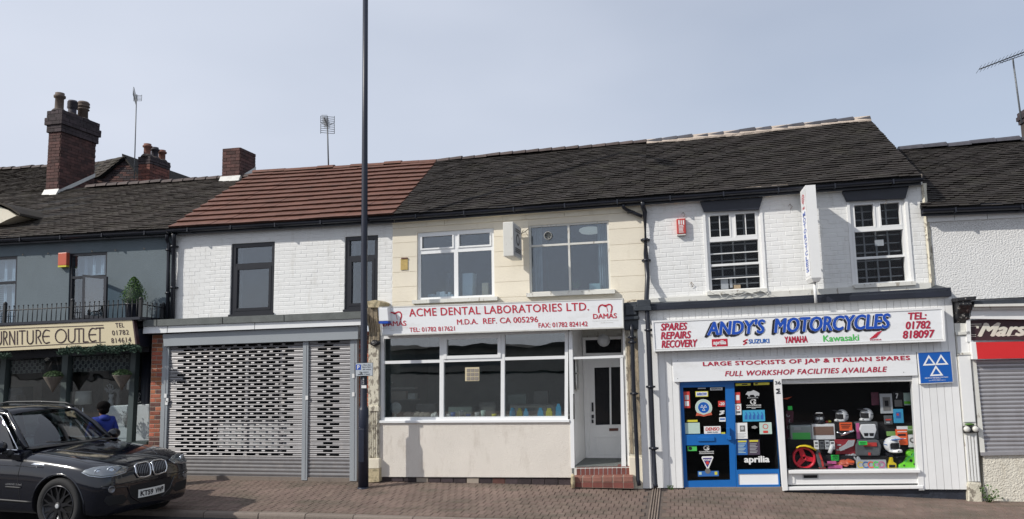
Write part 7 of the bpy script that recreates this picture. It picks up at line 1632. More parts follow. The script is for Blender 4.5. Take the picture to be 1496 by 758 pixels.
# hanging cone baskets
def basket(x, yt, yb, w, Y, lb, hx, hy):
    c = P(x, yt+10, Y); r = w/2/78.; r = (P(x+w/2,yt+10,Y)-c).length*.93; h = c.z-P(x,yb,Y).z; root = empty('hanging_basket', c-Vector((0,0,h)), lb, 'basket', 'cone baskets hanging under the furniture sign')
    mb = MB(); mb.lathe(c-Vector((0,0,h)), [(.008,0),(r*.35,h*.35),(r*.8,h*.8),(r,h),(r*1.03,h+.012),(r*.9,h+.012)], 18); obj('cone', mb, 'wicker', root)
    lf = MB()
    for k in range(700):
        a = random.uniform(0,6.283); e = random.uniform(0,1.5); v = Vector((math.cos(a)*math.cos(e), math.sin(a)*math.cos(e), math.sin(e)*.62))*r*random.uniform(.85,1.05); p = c+v+Vector((0,0,.01)); s = .014; n1 = Vector((random.gauss(0,1),random.gauss(0,1),random.gauss(0,1))).normalized(); n2 = n1.orthogonal(); lf.add([p-n1*s, p+n2*s*.6, p+n1*s, p-n2*s*.6], [[0,1,2,3]])
    obj('moss_dome', lf, 'moss_leaf', root, kind='stuff', fix=False); mb = MB(); mb.blob(c+Vector((0,0,.0)), (r*.85,r*.85,r*.5), 2); obj('dome_core', mb, 'dark_leaf', root)
    hk = P(hx, hy, Y)
    for a in (0, 2.1, 4.2): mb = MB(); mb.tube([c+Vector((math.cos(a)*r, math.sin(a)*r, .01)), hk], .004, 4); obj('cord', mb, 'black_iron', root)
basket(78, 541, 573, 23.5, -.42, 'cone basket of moss hanging left of the middle shop post', 80.5, 519); basket(178.5, 538.5, 570, 23.5, -.42, 'cone basket of moss hanging beside the right shop post', 181, 512)
def garland(x0, x1, ya, yb_, Y, n, lb):
    root = empty('garland', P((x0+x1)/2, ya, Y), lb, 'garland'); lf = MB()
    for k in range(n):
        t = random.random(); x = lerp(x0,x1,t); y = lerp(ya,yb_,t)+random.gauss(0,2.3)+1.6*math.sin(x*.16); p = P(x, y, Y)+Vector((0,random.uniform(-.07,.07),0)); s = random.uniform(.025,.05); n1 = Vector((random.gauss(0,1),random.gauss(0,1),random.gauss(0,.8))).normalized(); n2 = n1.orthogonal().normalized()
        lf.add([p-n1*s, p+n2*s*.22, p+n1*s, p-n2*s*.22], [[0,1,2,3]])
    obj('foliage', lf, 'fir_leaf', root, kind='stuff', fix=False); mb = MB(); mb.tube([P(x0,ya,Y), P(x1,yb_,Y)], .02, 6); obj('wire', mb, 'dark_leaf', root)
garland(86, 203, 513, 508, -.73, 2400, 'long dark green fir garland hung below the right half of the cream sign'); garland(-80, 13, 524, 518, -.73, 1200, 'dark green fir garland hung below the left end of the cream sign')
# furniture behind the glass
def ip(x, y, d): return fwl.p(*fwl.uv(x, y, -d), -d)
def lampi(x, yt, yb, w, d, lb, m='lampshade'):
    c = ip(x, yb, d); r = (ip(x+w/2, yb, d)-c).length; h = ip(x, yt, d).z-c.z; root = empty('table_lamp', c-Vector((0,0,.35)), lb, 'lamp', 'table lamps in the furniture shop window'); mb = MB(); mb.lathe(c, [(r,0),(r*.92,h),(r*.9,h),(r*.95,0)], 20); obj('lamp_shade', mb, m, root); mb = MB(); mb.lathe(c-Vector((0,0,.5)), [(.07,0),(.03,.03),(.05,.12),(.02,.22),(.045,.3),(.012,.4),(.012,.52)], 12); obj('stem', mb, 'chrome', root)
lampi(121.5, 571.5, 590.5, 19.5, .35, 'white drum shade lamp in the middle of the furniture window'); lampi(106, 572, 590, 13, .9, 'dimmer lamp half hidden behind the middle shop post', 'mushroom'); lampi(192.5, 551, 569, 12, .5, 'pale lamp with tall shade beside the right shop post', 'lampshade'); lampi(201.5, 550, 569, 9, .75, 'small pale shade right of the right shop post', 'mushroom')
def ibox(x0, x1, y0, y1, d, dep, m, nm, lb, ct, parts=()):
    root = empty(nm, ip((x0+x1)/2, y1, d), lb, ct); mb = MB(); u0, u1, v0, v1 = fwl.r(x0, x1, y0, y1, -d); fwl.box(mb, u0, u1, v0, v1, -d-dep, -d); obj('carcass', mb, m, root, bevel=.01)
    for (a, b, c, e) in parts: mb = MB(); fwl.boxpx(mb, a, b, c, e, -d, -d+.014); obj('drawer_front', mb, m, root)
ibox(150,186.5,592.5,648,.25,.4,'cabinet','cabinet','glossy white chest of drawers behind the person in the window','cabinet',[(152,185.5,594,606.5),(152,185.5,608,623),(152,185.5,624.5,640)]); ibox(188.5,217.5,591,648,.30,.3,'cabinet','cabinet','plain white cabinet at the right end of the furniture window','cabinet')
mb = MB(); fwl.boxpx(mb, 8, 32, 566, 600, -.9, -.6); obj('armchair_back', mb, 'room_mid', label='dark armchair at the left of the furniture window', cat='armchair', bevel=.03); mb = MB(); fwl.boxpx(mb, 10, 24, 577, 600, -.55, -.3); obj('grey_cushion', mb, 'fabric_grey', label='grey cushion on the dark armchair in the window', cat='cushion', bevel=.04)
for (x0, x1, d, m) in ((14,60,1.3,'mushroom'),(150,158,1.2,'mushroom'),(116,150,2.2,'fabric_grey')):
    u0, u1, v0, v1 = fwl.r(x0, x1, 540, 640, -d); n = int(18*(x1-x0)/46)+6; vs = []; mb = MB()
    for i in range(n+1): u = lerp(u0, u1, i/n); dd = -d-.04*math.sin(i*2.1); vs += [fwl.p(u, v0, dd), fwl.p(u, v1, dd)]
    mb.add(vs, [[2*i,2*i+1,2*i+3,2*i+2] for i in range(n)]); obj('curtain', mb, m, BL, fix=False)
for (x, yb, h, r, m, lb, d) in ((162,592,.22,.055,'stone_white','carved white urn on the chest of drawers',.4),(172.5,592,.32,.05,'fabric_grey','plain grey column vase on the chest of drawers',.4)):
    mb = MB(); mb.lathe(ip(x,yb,d), [(r*.8,0),(r,.04),(r*.95,h*.4),(r*.55,h*.62),(r*.9,h*.8),(r*.8,h)], 14); obj('vase', mb, m, label=lb, cat='vase')
def sprig(x, y, s, n, d, lb):
    mb = MB(); c = ip(x, y, d)
    for k in range(n):
        a = random.uniform(.2,2.9); L_ = s*random.uniform(.5,1); e = c+Vector((math.cos(a)*L_*.6, random.uniform(-.05,.05), math.sin(a)*L_)); mb.tube([c, c.lerp(e,.5)+Vector((0,0,.02)), e], .004, 4); mb.blob(e, .014, 1)
    obj('sprig', mb, 'stone_white', label=lb, cat='dried flowers')
sprig(184, 625, .36, 34, .12, 'white berry sprig standing before the chest of drawers'); sprig(198, 592, .26, 26, .3, 'white sprig on the right cabinet beside the shop post'); sprig(161, 576, .22, 40, .45, 'grey dried flowers in the carved urn')
# ================= dormer eave poking in at the left edge
# ================= person on the pavement
def skinfig(name, verts, edges, radii, m, parent, sub=2, root=0, smooth=True):
    me = bpy.data.meshes.new(name); me.from_pydata([tuple(v) for v in verts], edges, []); me.materials.append(MAT[m]); o = bpy.data.objects.new(name, me); C.objects.link(o)
    sk = o.modifiers.new('skin', 'SKIN'); sk.use_smooth_shade = True
    for i, r in enumerate(radii): me.skin_vertices[0].data[i].radius = (r, r) if not isinstance(r, tuple) else r
    me.skin_vertices[0].data[root].use_root = True
    ss = o.modifiers.new('sub', 'SUBSURF'); ss.levels = ss.render_levels = sub; adopt(o, parent); return o
pp = P(149, 640, -1.45); pz = g(pp.x, -1.45); PE = empty('person', (pp.x, -1.45, pz), 'person in a blue hooded jacket with black hair walking behind the car bonnet', 'person'); PE.rotation_euler = (0,0,math.radians(152)); bpy.context.view_layer.update()
k_ = .865; V = lambda x, y, z: PE.matrix_world @ Vector((x*k_, y*k_, z*k_)) if 0 else Vector((0,0,0))
Rm = Matrix.Translation(PE.location) @ Matrix.Rotation(math.radians(152), 4, 'Z')
V = lambda x, y, z: Rm @ Vector((x*k_, y*k_, z*k_))   # x forward, y left
# trousers
skinfig('trousers', [V(0,0,.95),V(0,.09,.90),V(.06,.10,.50),V(.02,.10,.10),V(0,-.09,.90),V(.10,-.10,.52),V(-.16,-.10,.14),V(0,0,1.0)], [(0,1),(1,2),(2,3),(0,4),(4,5),(5,6),(0,7)], [.13,.10,.075,.055,.10,.075,.055,.13], 'trouser', PE)
skinfig('jacket', [V(0,0,.92),V(0,0,1.10),V(0,0,1.30),V(-.01,0,1.42),V(0,0,1.48),V(0,.17,1.41),V(.0,.25,1.18),V(.10,.24,.98),V(0,-.17,1.41),V(-.02,-.25,1.18),V(.06,-.26,.98)], [(0,1),(1,2),(2,3),(3,4),(3,5),(5,6),(6,7),(3,8),(8,9),(9,10)], [(.17,.13),(.165,.13),(.18,.13),(.12,.11),.065,.075,.062,.048,.075,.062,.048], 'hoodie', PE)
mb = MB(); mb.blob(V(-.075,0,1.45), (.10,.10,.065), 2, .03); obj('hood', mb, 'hoodie', PE)
hd = skinfig('head', [V(0,0,1.46),V(.01,0,1.53),V(.02,0,1.60),V(.03,0,1.67),V(.02,0,1.73)], [(0,1),(1,2),(2,3),(3,4)], [.05,.052,(.072,.082),(.078,.092),(.05,.06)], 'skin', PE)
for sy in (-1, 1):
    mb = MB(); mb.blob(V(.018, sy*.082, 1.63), (.016,.016,.03), 2); obj('ear', mb, 'skin', PE); mb = MB(); mb.blob(V(.105, sy*.032, 1.655), (.012,.012,.01), 2); obj('eye', mb, 'sticker_white', PE)
mb = MB(); mb.blob(V(.122,0,1.625), (.018,.018,.024), 2); obj('nose', mb, 'skin', PE); mb = MB(); mb.blob(V(.108,0,1.585), (.012,.026,.007), 2); obj('mouth', mb, 'sticker_red', PE)
mb = MB(); mb.blob(V(-.005,0,1.685), (.108,.108,.092), 3, .035); mb.blob(V(-.035,0,1.61), (.085,.088,.075), 3, .03); obj('hair', mb, 'hair', PE)
def hand(c, fx, s, parent):
    vs, es, rs = [c, c+fx*.045, c+fx*.08], [(0,1),(1,2)], [.022,.034,.034]; side = Vector((fx.y,-fx.x,0)); side = side.normalized() if side.length > .01 else Vector((1,0,0))
    for i in range(4):
        b = len(vs); o_ = side*(i-1.5)*.02; L_ = [.06,.075,.07,.055][i]; vs += [c+fx*.085+o_, c+fx*(.085+L_*.55)+o_+Vector((0,0,.0)), c+fx*(.085+L_)+o_*.9+side*0-Vector((0,0,.0))+V(.02,0,0)-V(0,0,0)]; es += [(2,b),(b,b+1),(b+1,b+2)]; rs += [.010,.009,.008]
    b = len(vs); vs += [c+fx*.04+side*.03*s, c+fx*.075+side*.05*s]; es += [(1,b),(b,b+1)]; rs += [.012,.009]
    return skinfig('hand', vs, es, rs, 'skin', parent)
hand(V(.12,.24,.93), Vector((0,0,-1)).normalized()*.9, 1, PE); hand(V(.08,-.26,.93), Vector((0,0,-1))*.9, -1, PE)
for (x, y, z) in ((.05,.10,.05),(-.16,-.10,.09)): mb = MB(); c = V(x,y,z); mb.blob(c, (.12,.07,.045), 2); obj('shoe', mb, 'shoe', PE)
# ================= lamp post with parking sign
YP = -.78; b0 = P(530.8, 707, YP); b0.z = g(b0.x, YP)-.02
LP = empty('lamp_post', b0, 'tall dark blue street lamp post standing at the edge of the dental shop', 'lamp post')
zs = P(531, 599, YP).z; mb = MB(); tl = .010; top = Vector((b0.x+.0, YP, 8.6))
mb.lathe(b0, [(.086,0),(.086,zs-b0.z),(.080,zs-b0.z+.02),(.058,zs-b0.z+.07),(.056,4.0),(.050,6.2),(.046,9.9)], 20); obj('column', mb, 'navy_pole', LP)
mb = MB(); mb.box((b0.x-.045, YP-.09, b0.z+.45), (b0.x+.045, YP-.07, b0.z+1.0)); obj('access_door', mb, 'navy_pole', LP, bevel=.006)
mb = MB(); mb.tube([(b0.x,YP,9.85+b0.z),(b0.x,YP-.3,10.25),(b0.x,YP-1.1,10.4)], .035, 10); obj('bracket_arm', mb, 'navy_pole', LP)
mb = MB(); mb.blob((b0.x,YP-1.35,10.38), (.14,.34,.08), 2); lh = obj('lantern', mb, 'shutter_grey', LP)
mb = MB(); mb.lathe((b0.x,YP,b0.z-.0), [(.10,0),(.098,.03),(.088,.04)], 20); obj('base_collar', mb, 'navy_pole', LP)
ps = F((518.7,530), (545,529.5), (544.8,549), (519,549.8), YP-.10)
PS = empty('parking_sign', ps.p(.5,1), 'small grey parking hours plate with blue P on the lamp post', 'sign')
mb = MB(); ps.box(mb, 0, 1, 0, 1, -.008, 0); obj('plate', mb, mat('plate_grey', (.42,.46,.50), .5, var=.04), PS); mb = MB(); frame(ps, mb, 0, 1, 0, 1, .006, 0, .002); obj('border', mb, 'sign_black', PS)
mb = MB(); ps.box(mb, .05, .32, .13, .52, 0, .002); obj('panel', mb, 'sign_blue', PS); text(ps, PS, 'P', .12, .26, .18, .48, 'sticker_white', bold=.04, d=.004, px=False)
for s, a, b, c, e in (('Mon-Sat',.45,.88,.12,.21),('8am-6pm',.40,.92,.28,.38),('30 mins',.43,.88,.45,.54),('No return',.25,.75,.64,.74),('within 1 hour',.14,.84,.80,.90)): text(ps, PS, s, a, b, c, e, 'sign_black', bold=.02, d=.003, px=False)
for z in (.2,.8): mb = MB(); c = ps.p(.45, z, 0); mb.lathe((b0.x,YP,c.z-.01), [(.064,0),(.064,.02)], 16); mb.box((b0.x-.02,YP-.10,c.z-.008),(b0.x+.02,YP-.05,c.z+.012)); obj('clamp', mb, 'black_iron', PS)
mb = MB(); q = F((528,562.8), (535,562.8), (535,567), (528,567), YP-.062); q.box(mb, 0, 1, 0, 1, -.01, 0); obj('number_plate', mb, 'sticker_white', LP)
mb = MB(); q = F((529.5,551.5), (532.5,551.5), (532.5,561), (529.5,561), YP-.060); text(q, LP, '2', .1, .9, .55, 1, 'sticker_grey', d=.002, px=False); text(q, LP, '1', .2, .8, 0, .42, 'sticker_grey', d=.002, px=False)
# ================= low shops across the road, mirrored in the glass
OB = empty('retail_building', (-4, -90, 0), 'low shop building across the road, mirrored in the dental window', 'building')
mb = MB(); mb.box((-140,-120,-.2),(120,-90,2.9)); obj('wall', mb, 'mushroom', OB)
mb = MB(); pass
for k in range(13):
    x = -140+k*20; h = [3.9,3.5,4.5,3.7][k%4]; mb = MB(); mb.prism([(x,-89,2.9),(x+19.8,-89,2.9),(x+10+2*(k%3),-89.2,h)], [(x,-121,2.9),(x+19.8,-121,2.9),(x+10+2*(k%3),-121,h)]); obj('roof', mb, 'dark_tile', OB)
for k in range(9): mb = MB(); mb.box((-125+k*28,-89.97,.6),(-108+k*28,-89.93,2.3)); obj('window', mb, 'room_mid', OB)
# ================= black estate car
CA = -.082; hd_ = Vector((math.cos(CA), math.sin(CA), 0)); lf_ = Vector((-math.sin(CA), math.cos(CA), 0))
O_ = Vector((-8.235, -3.09, .082))
CAR = empty('parked_car', O_, 'shiny black four by four car parked at the kerb, front half in view', 'car'); CAR.rotation_euler = (math.radians(-.6), 0, CA); CAR.scale = (.967,)*3
bpy.context.view_layer.update()
CM = CAR.matrix_world.copy()
def cobj(name, mb, m, parent=None, **k):
    o = obj(name, mb, m, None, local=True, **k)
    if parent is None: o.parent = CAR
    else: o.parent = parent
    return o
def bake(o):
    dg = bpy.context.evaluated_depsgraph_get(); dg.update(); me = bpy.data.meshes.new_from_object(o.evaluated_get(dg)); o.modifiers.clear(); o.data = me
# x, half width, z bottom, z top centre, shoulder z, crown
ST = [(.735,.48,.34,.62),(.727,.66,.28,.75),(.705,.775,.25,.84),(.665,.85,.23,.90),(.60,.90,.22,.945),(.52,.93,.22,.98),(.40,.95,.22,1.02),(.2,.962,.22,1.062),(0,.966,.22,1.085),(-.3,.966,.22,1.115),(-.55,.962,.22,1.14),(-.8,.96,.22,1.15),(-1.4,.96,.22,1.16),(-2.2,.96,.22,1.17),(-2.93,.966,.22,1.18),(-3.4,.95,.24,1.18),(-3.75,.90,.28,1.16),(-3.9,.82,.34,1.08),(-3.95,.6,.42,.9)]
prof = [(.80,0.0),(.93,.03),(.985,.13),(1.0,.36),(1.0,.58),(.975,.76),(.93,.87),(.80,.945),(.55,.975),(.28,.992),(0,1.0)]
mb = MB(); vs = []; n = len(prof)*2-1
for (x, w, z0, z1) in ST:
    ring = [(w*a, lerp(z0, z1, b)) for a, b in prof]
    ring = [(-y, z) for y, z in ring]+[(y, z) for y, z in ring[::-1][1:]]
    vs += [(x, y, z) for y, z in ring]
fs = [[i*n+k, i*n+k+1, (i+1)*n+k+1, (i+1)*n+k] for i in range(len(ST)-1) for k in range(n-1)]+[[i*n+n-1, i*n, (i+1)*n, (i+1)*n+n-1] for i in range(len(ST)-1)]
fs += [list(range(n)), [(len(ST)-1)*n+k for k in range(n)][::-1]]
mb.add(vs, fs, 0, True); body = cobj('body', mb, 'car_paint')
ss = body.modifiers.new('s','SUBSURF'); ss.levels = ss.render_levels = 2
bpy.context.view_layer.update(); bake(body)
for ax in (0, -2.93):
    for s in (-1, 1):
        cut = MB(); q = [(ax+math.cos(t)*.435, math.sin(t)*.435+.37) for t in [2*math.pi*k/40 for k in range(40)]]
        cut.prism([(x, s*1.2, z) for x, z in q], [(x, s*.60, z) for x, z in q])
        cu = cobj('cutter', cut, 'car_dark'); bo = body.modifiers.new('b','BOOLEAN'); bo.object = cu; bo.operation = 'DIFFERENCE'; bo.solver = 'EXACT'
        bpy.context.view_layer.update(); bake(body); bpy.data.objects.remove(cu)
for p in body.data.polygons: p.use_smooth = True
bm = bmesh.new(); bm.from_mesh(body.data)
for f in bm.faces: 
    c = f.calc_center_median()
    inside = abs(c.y) < .93 and any((c.x-ax)**2+(c.z-.37)**2 < .45**2 for ax in (0,-2.93)) and c.z < .9 and abs(c.y) > .5
    if (inside and (abs(f.normal.z) > .25 or abs(f.normal.x) > .3 or abs(c.y) < .7)) or c.z < .24: f.material_index = 1
bm.to_mesh(body.data); bm.free(); body.data.materials.append(MAT['car_dark']) if len(body.data.materials) < 2 else None
try: body.data.set_sharp_from_angle(angle=math.radians(38))
except Exception: pass
bm = bmesh.new(); bm.from_mesh(body.data); bvh = BVHTree.FromBMesh(bm)
def hit(o, d):
    r = bvh.ray_cast(Vector(o), Vector(d).normalized()); return (r[0], r[1]) if r[0] else (None, None)
def drape(pts, d, n=6, off=.006, org=3.):
    """closed outline points (car space) cast along d onto the body -> fan patch"""
    d = Vector(d).normalized(); res = []; c = sum((Vector(p) for p in pts), Vector())/len(pts); dense = []
    for i in range(len(pts)):
        a, b = Vector(pts[i]), Vector(pts[(i+1) % len(pts)])
        for k in range(3): dense.append(a.lerp(b, k/3))
    rings = []
    for r in range(n, 0, -1):
        ring = []
        for p in dense:
            q = c.lerp(p, r/n); h, nn = hit(q-d*org, d)
            ring.append((h if h else q)+(nn if nn else -d)*off*(1 if r < n else .3))
        rings.append(ring)
    h, nn = hit(c-d*org, d); m = MB(); vs = [v for r in rings for v in r]+[(h if h else c)+(nn if nn else -d)*off]; L_ = len(dense)
    fs = [[i*L_+k, i*L_+(k+1) % L_, (i+1)*L_+(k+1) % L_, (i+1)*L_+k] for i in range(n-1) for k in range(L_)]+[[(n-1)*L_+k, (n-1)*L_+(k+1) % L_, len(vs)-1] for k in range(L_)]
    m.add(vs, fs, 0, True); return m
def line_on(pts, d, w, off=.004, closed=False, m=None, sub=8):
    d = Vector(d).normalized(); q = []
    for a, b in zip(pts, pts[1:]): q += [Vector(a).lerp(Vector(b), k/sub) for k in range(sub)]
    q.append(Vector(pts[-1])); r = []
    for p in q:
        h, nn = hit(p-d*3, d); 
        if h: r.append(h+nn*off)
    m_ = MB()
    if len(r) > 1: m_.tube(r, w, 6)
    return m_
dm('grille_grey', (.22,.22,.23), .3, metal=.7, var=0)
# --- front: kidney grille
for s in (-1, 1):
    out = [(.9, s*y, z) for y, z in ((.025,.865),(.08,.885),(.24,.88),(.305,.855),(.31,.76),(.27,.70),(.13,.685),(.05,.695),(.025,.74))]
    gk = cobj('kidney_grille', drape(out, (-1,0,0), off=.008), 'car_dark'); 
    cobj('surround', line_on(out+[out[0]], (-1,0,0), .0135, .012, sub=5), 'chrome', gk)
    for k in range(8): y = lerp(.055,.285,k/7); z1 = .865; cobj('slat', line_on([(.9,s*y,.71 if k < 6 else .73),(.9,s*y,z1)], (-1,0,0), .0065, .016, sub=4), 'grille_grey', gk)
h, nn = hit((3,0,.935),(-1,0,-.05)); mb = MB(); mb.lathe(h+Vector((-.02,0,.004)), [(.041,0),(.041,.004),(.036,.006)], 20, ax=(.7,0,.7)); bd_ = cobj('badge', mb, 'chrome'); 
h2 = h+Vector((-.016,0,.008))
ax = Vector((.7,0,.7)).normalized(); e1 = Vector((0,1,0)); e2 = ax.cross(e1)
for qd in range(4):
    mb = MB(); vs = [h2]+[h2+(e1*math.cos(a)+e2*math.sin(a))*.027 for a in [math.pi/2*qd+math.pi/2*k/5 for k in range(6)]]; mb.add([v+ax*.003 for v in vs], [[0,k,k+1] for k in range(1,6)]); cobj('badge_quadrant', mb, 'sticker_white' if qd % 2 else 'suzuki_blue', bd_, fix=False)
# --- headlights
for s in (-1, 1):
    d_ = Vector((-1, -s*.55, 0)); 
    out = [(.75, s*y, z) for y, z in ((.345,.86),(.48,.90),(.64,.915),(.80,.91),(.895,.88),(.925,.845),(.86,.80),(.74,.775),(.55,.775),(.40,.80))]
    out = [(.58-.35*(abs(y)-.38), y, z) for _, y, z in out]
    hl = cobj('headlight', drape(out, d_, off=.006), 'lamp_silver' if 0 else mat('lamp_house%d' % s, (.2,.21,.22), .25, metal=.4, var=0))
    gm = drape([Vector(o_) for o_ in out], d_, off=.022); cobj('lens', gm, glass_mat('lens%d' % s, (.8,.84,.86), .25), hl)
    for (y, z, r) in ((.60,.845,.052),(.76,.85,.040)):
        hh, nn = hit(Vector((.56-.35*(y-.38), s*y, z))-d_*2, d_)
        if hh: mb = MB(); mb.lathe(hh, [(r*1.1,-.01),(r*1.25,.006),(r*1.0,.012),(r*.9,.008),(r*.6,.015),(r*.3,.022),(.002,.024)], 20, ax=-d_); cobj('lamp', mb, 'lamp_silver', hl)
    cobj('trim', line_on([out[9], out[8], out[7], out[6], out[5]], d_, .006, .010), 'lamp_silver', hl)
    # fog lamps and lower intakes
    d2 = Vector((-1,-s*.3,0)); hh, nn = hit(Vector((.8,s*.75,.60))-d2*2, d2); mb = MB(); mb.lathe(hh, [(.05,-.03),(.052,.006),(.042,.010),(.038,.004),(.002,.012)], 18, ax=nn); cobj('fog_lamp', mb, 'grille_grey')
    out2 = [(.85, s*y, z) for y, z in ((.56,.50),(.84,.52),(.87,.46),(.80,.38),(.56,.37),(.48,.42))]
    cobj('side_intake', drape(out2, d2, off=.004), 'car_dark')
    cobj('bumper_line', line_on([(.85,s*.25,.34),(.85,s*.42,.44),(.85,s*.50,.60),(.8,s*.88,.63)], d2, .010, .002), 'car_paint')
cobj('lower_grille', drape([(.9,y,z) for y, z in ((-.40,.60),(.40,.60),(.46,.44),(.38,.34),(-.38,.34),(-.46,.44))], (-1,0,0), off=.003), 'car_dark')
cobj('bumper_strip', line_on([(.9,-.85,.655),(.9,-.4,.655),(.9,0,.655),(.9,.4,.655),(.9,.85,.655)], (-1,0,0), .007, .001), 'car_trim')
# number plate
pw_, ph_ = .52, .115; px0 = .775
mb = MB(); 
pr_ = []
for k in range(9): y = lerp(-pw_/2, pw_/2, k/8); xx = px0-.10*(y/.5)**2; pr_ += [(xx, y, .405), (xx, y, .405+ph_)]
mb.add(pr_+[(x-.012, y, z) for x, y, z in pr_], [[2*k,2*k+1,2*k+3,2*k+2] for k in range(8)]+[[18+2*k,18+2*k+1,18+2*k+3,18+2*k+2] for k in range(8)]+[[2*k+1,2*k+3,18+2*k+3,18+2*k+1] for k in range(8)]); npl = cobj('number_plate', mb, 'plate_white', fix=False)
def car_text(s, fn, m, parent, bold=.03, shear=0): vs, fc = txtmesh(s, shear, bold); t = MB(); t.add([fn(u, v) for u, v in vs], fc); return cobj('lettering', t, m, parent, fix=False)
def pf(u0, u1, v0, v1):
    def f(u, v): y = lerp(-pw_/2, pw_/2, lerp(u0,u1,u)); return (px0-.10*(y/.5)**2+.003, y, .405+ph_*(1-lerp(v0,v1,v)))
    return f
car_text('KT59', pf(.06,.50,.17,.85), 'sign_black', npl, .04); car_text('VWP', pf(.58,.94,.17,.85), 'sign_black', npl, .04)
# bonnet shut lines and creases
for s in (-1, 1):
    cobj('bonnet_line', line_on([(.60,s*.36,2),(.50,s*.70,2),(.35,s*.80,2),(-.2,s*.80,2),(-.74,s*.80,2)], (0,0,-1), .0035, .000), 'car_dark')
    cobj('bonnet_crease', line_on([(.56,s*.30,2),(.3,s*.42,2),(-.2,s*.52,2),(-.5,s*.56,2)], (0,0,-1), .011, -.005), 'car_paint')
    # arch lip
    for ax_ in (0, -2.93):
        ar = [(ax_+math.cos(t)*.452, s*1.2, .37+math.sin(t)*.452) for t in [math.pi*(-.06+1.12*k/16) for k in range(17)]]
        cobj('arch_lip', line_on(ar, (0,-s,0), .013, .000, sub=2), 'car_paint')
    cobj('door_line', line_on([(-.72,s*1.2,1.10),(-.74,s*1.2,.75),(-.66,s*1.2,.40)], (0,-s,0), .0045, .0), 'car_dark'); cobj('door_line', line_on([(-1.75,s*1.2,1.1),(-1.78,s*1.2,.75),(-1.74,s*1.2,.40)], (0,-s,0), .0045, .0), 'car_dark')
    cobj('side_crease', line_on([(-.45,s*1.2,.42),(-1.5,s*1.2,.44),(-2.4,s*1.2,.46)], (0,-s,0), .018, -.006), 'car_trim'); cobj('waist_crease', line_on([(-.3,s*1.2,.90),(-1.5,s*1.2,.93),(-3.2,s*1.2,.97)], (0,-s,0), .008, -.003), 'car_paint')
    cobj('door_trim', line_on([(-.66,s*1.2,.615),(-.95,s*1.2,.62)], (0,-s,0), .011, .0), 'car_trim')
    mb = drape([(x, s*1.2, z) for x, z in ((-.30,.93),(-.32,.955),(-.50,.96),(-.55,.94),(-.46,.92))], (0,-s,0), off=.008, n=3); cobj('side_repeater', mb, 'lamp_silver')
    mb = drape([(x, s*1.2, z) for x, z in ((-1.5,.98),(-1.72,.985),(-1.72,.955),(-1.5,.95))], (0,-s,0), off=.03, n=3); cobj('door_handle', mb, 'car_paint')
h, nn = hit((-.8,-3,.66),(0,1,0))
if h: car_text('xDRIVE 3.0sd', lambda u, v: (h.x-.15+.30*u, h.y-.008, .675-.028*v), 'chrome', npl.parent, .03)
# greenhouse
def patch(c00, c10, c11, c01, bul, n=8):
    c00, c10, c11, c01, bul = map(Vector, (c00, c10, c11, c01, bul)); vs = []
    for j in range(n+1):
        for i in range(n+1):
            u, v = i/n, j/n; p = c00*(1-u)*(1-v)+c10*u*(1-v)+c11*u*v+c01*(1-u)*v; vs.append(p+bul*(4*u*(1-u))*(.6+.4*4*v*(1-v)))
    m = MB(); m.add(vs, [[j*(n+1)+i, j*(n+1)+i+1, (j+1)*(n+1)+i+1, (j+1)*(n+1)+i] for j in range(n) for i in range(n)], 0, True); return m
bz, tz = 1.10, 1.63
A0, A1 = (-.84,.765,1.135), (-1.42,.60,1.61)        # A pillar foot and top (left side; mirror for right)
mir = lambda p, s: (p[0], p[1]*s, p[2])
gh = cobj('windscreen', patch(mir(A0,-1), A0, A1, mir(A1,-1), (.10,0,.02)), GLC, fix=False)
cobj('scuttle', patch((-.70,-.80,1.135), (-.70,.80,1.135), (-.88,.79,1.15), (-.88,-.79,1.15), (.14,0,.01)), 'car_trim', fix=False)
rf = MB(); rows = [(-1.40,.60,1.60,1.655),(-1.7,.625,1.64,1.71),(-2.3,.625,1.655,1.725),(-2.9,.615,1.64,1.705),(-3.35,.60,1.60,1.65)]; vs = []
for (x, w, ze, zc) in rows:
    for k in range(13): t = -1+2*k/12; vs.append((x+(.08*(1-t*t) if x > -1.5 else 0), w*t, lerp(ze, zc, (1-t*t)**.6)))
rf.add(vs, [[i*13+k, i*13+k+1, (i+1)*13+k+1, (i+1)*13+k] for i in range(4) for k in range(12)], 0, True); r_ = cobj('roof', rf, 'car_paint', fix=False); r_.modifiers.new('s','SOLIDIFY').thickness = .02
cobj('rear_window', patch((-3.78,.72,1.14), (-3.78,-.72,1.14), (-3.36,-.60,1.60), (-3.36,.60,1.60), (-.06,0,0)), GLC, fix=False)
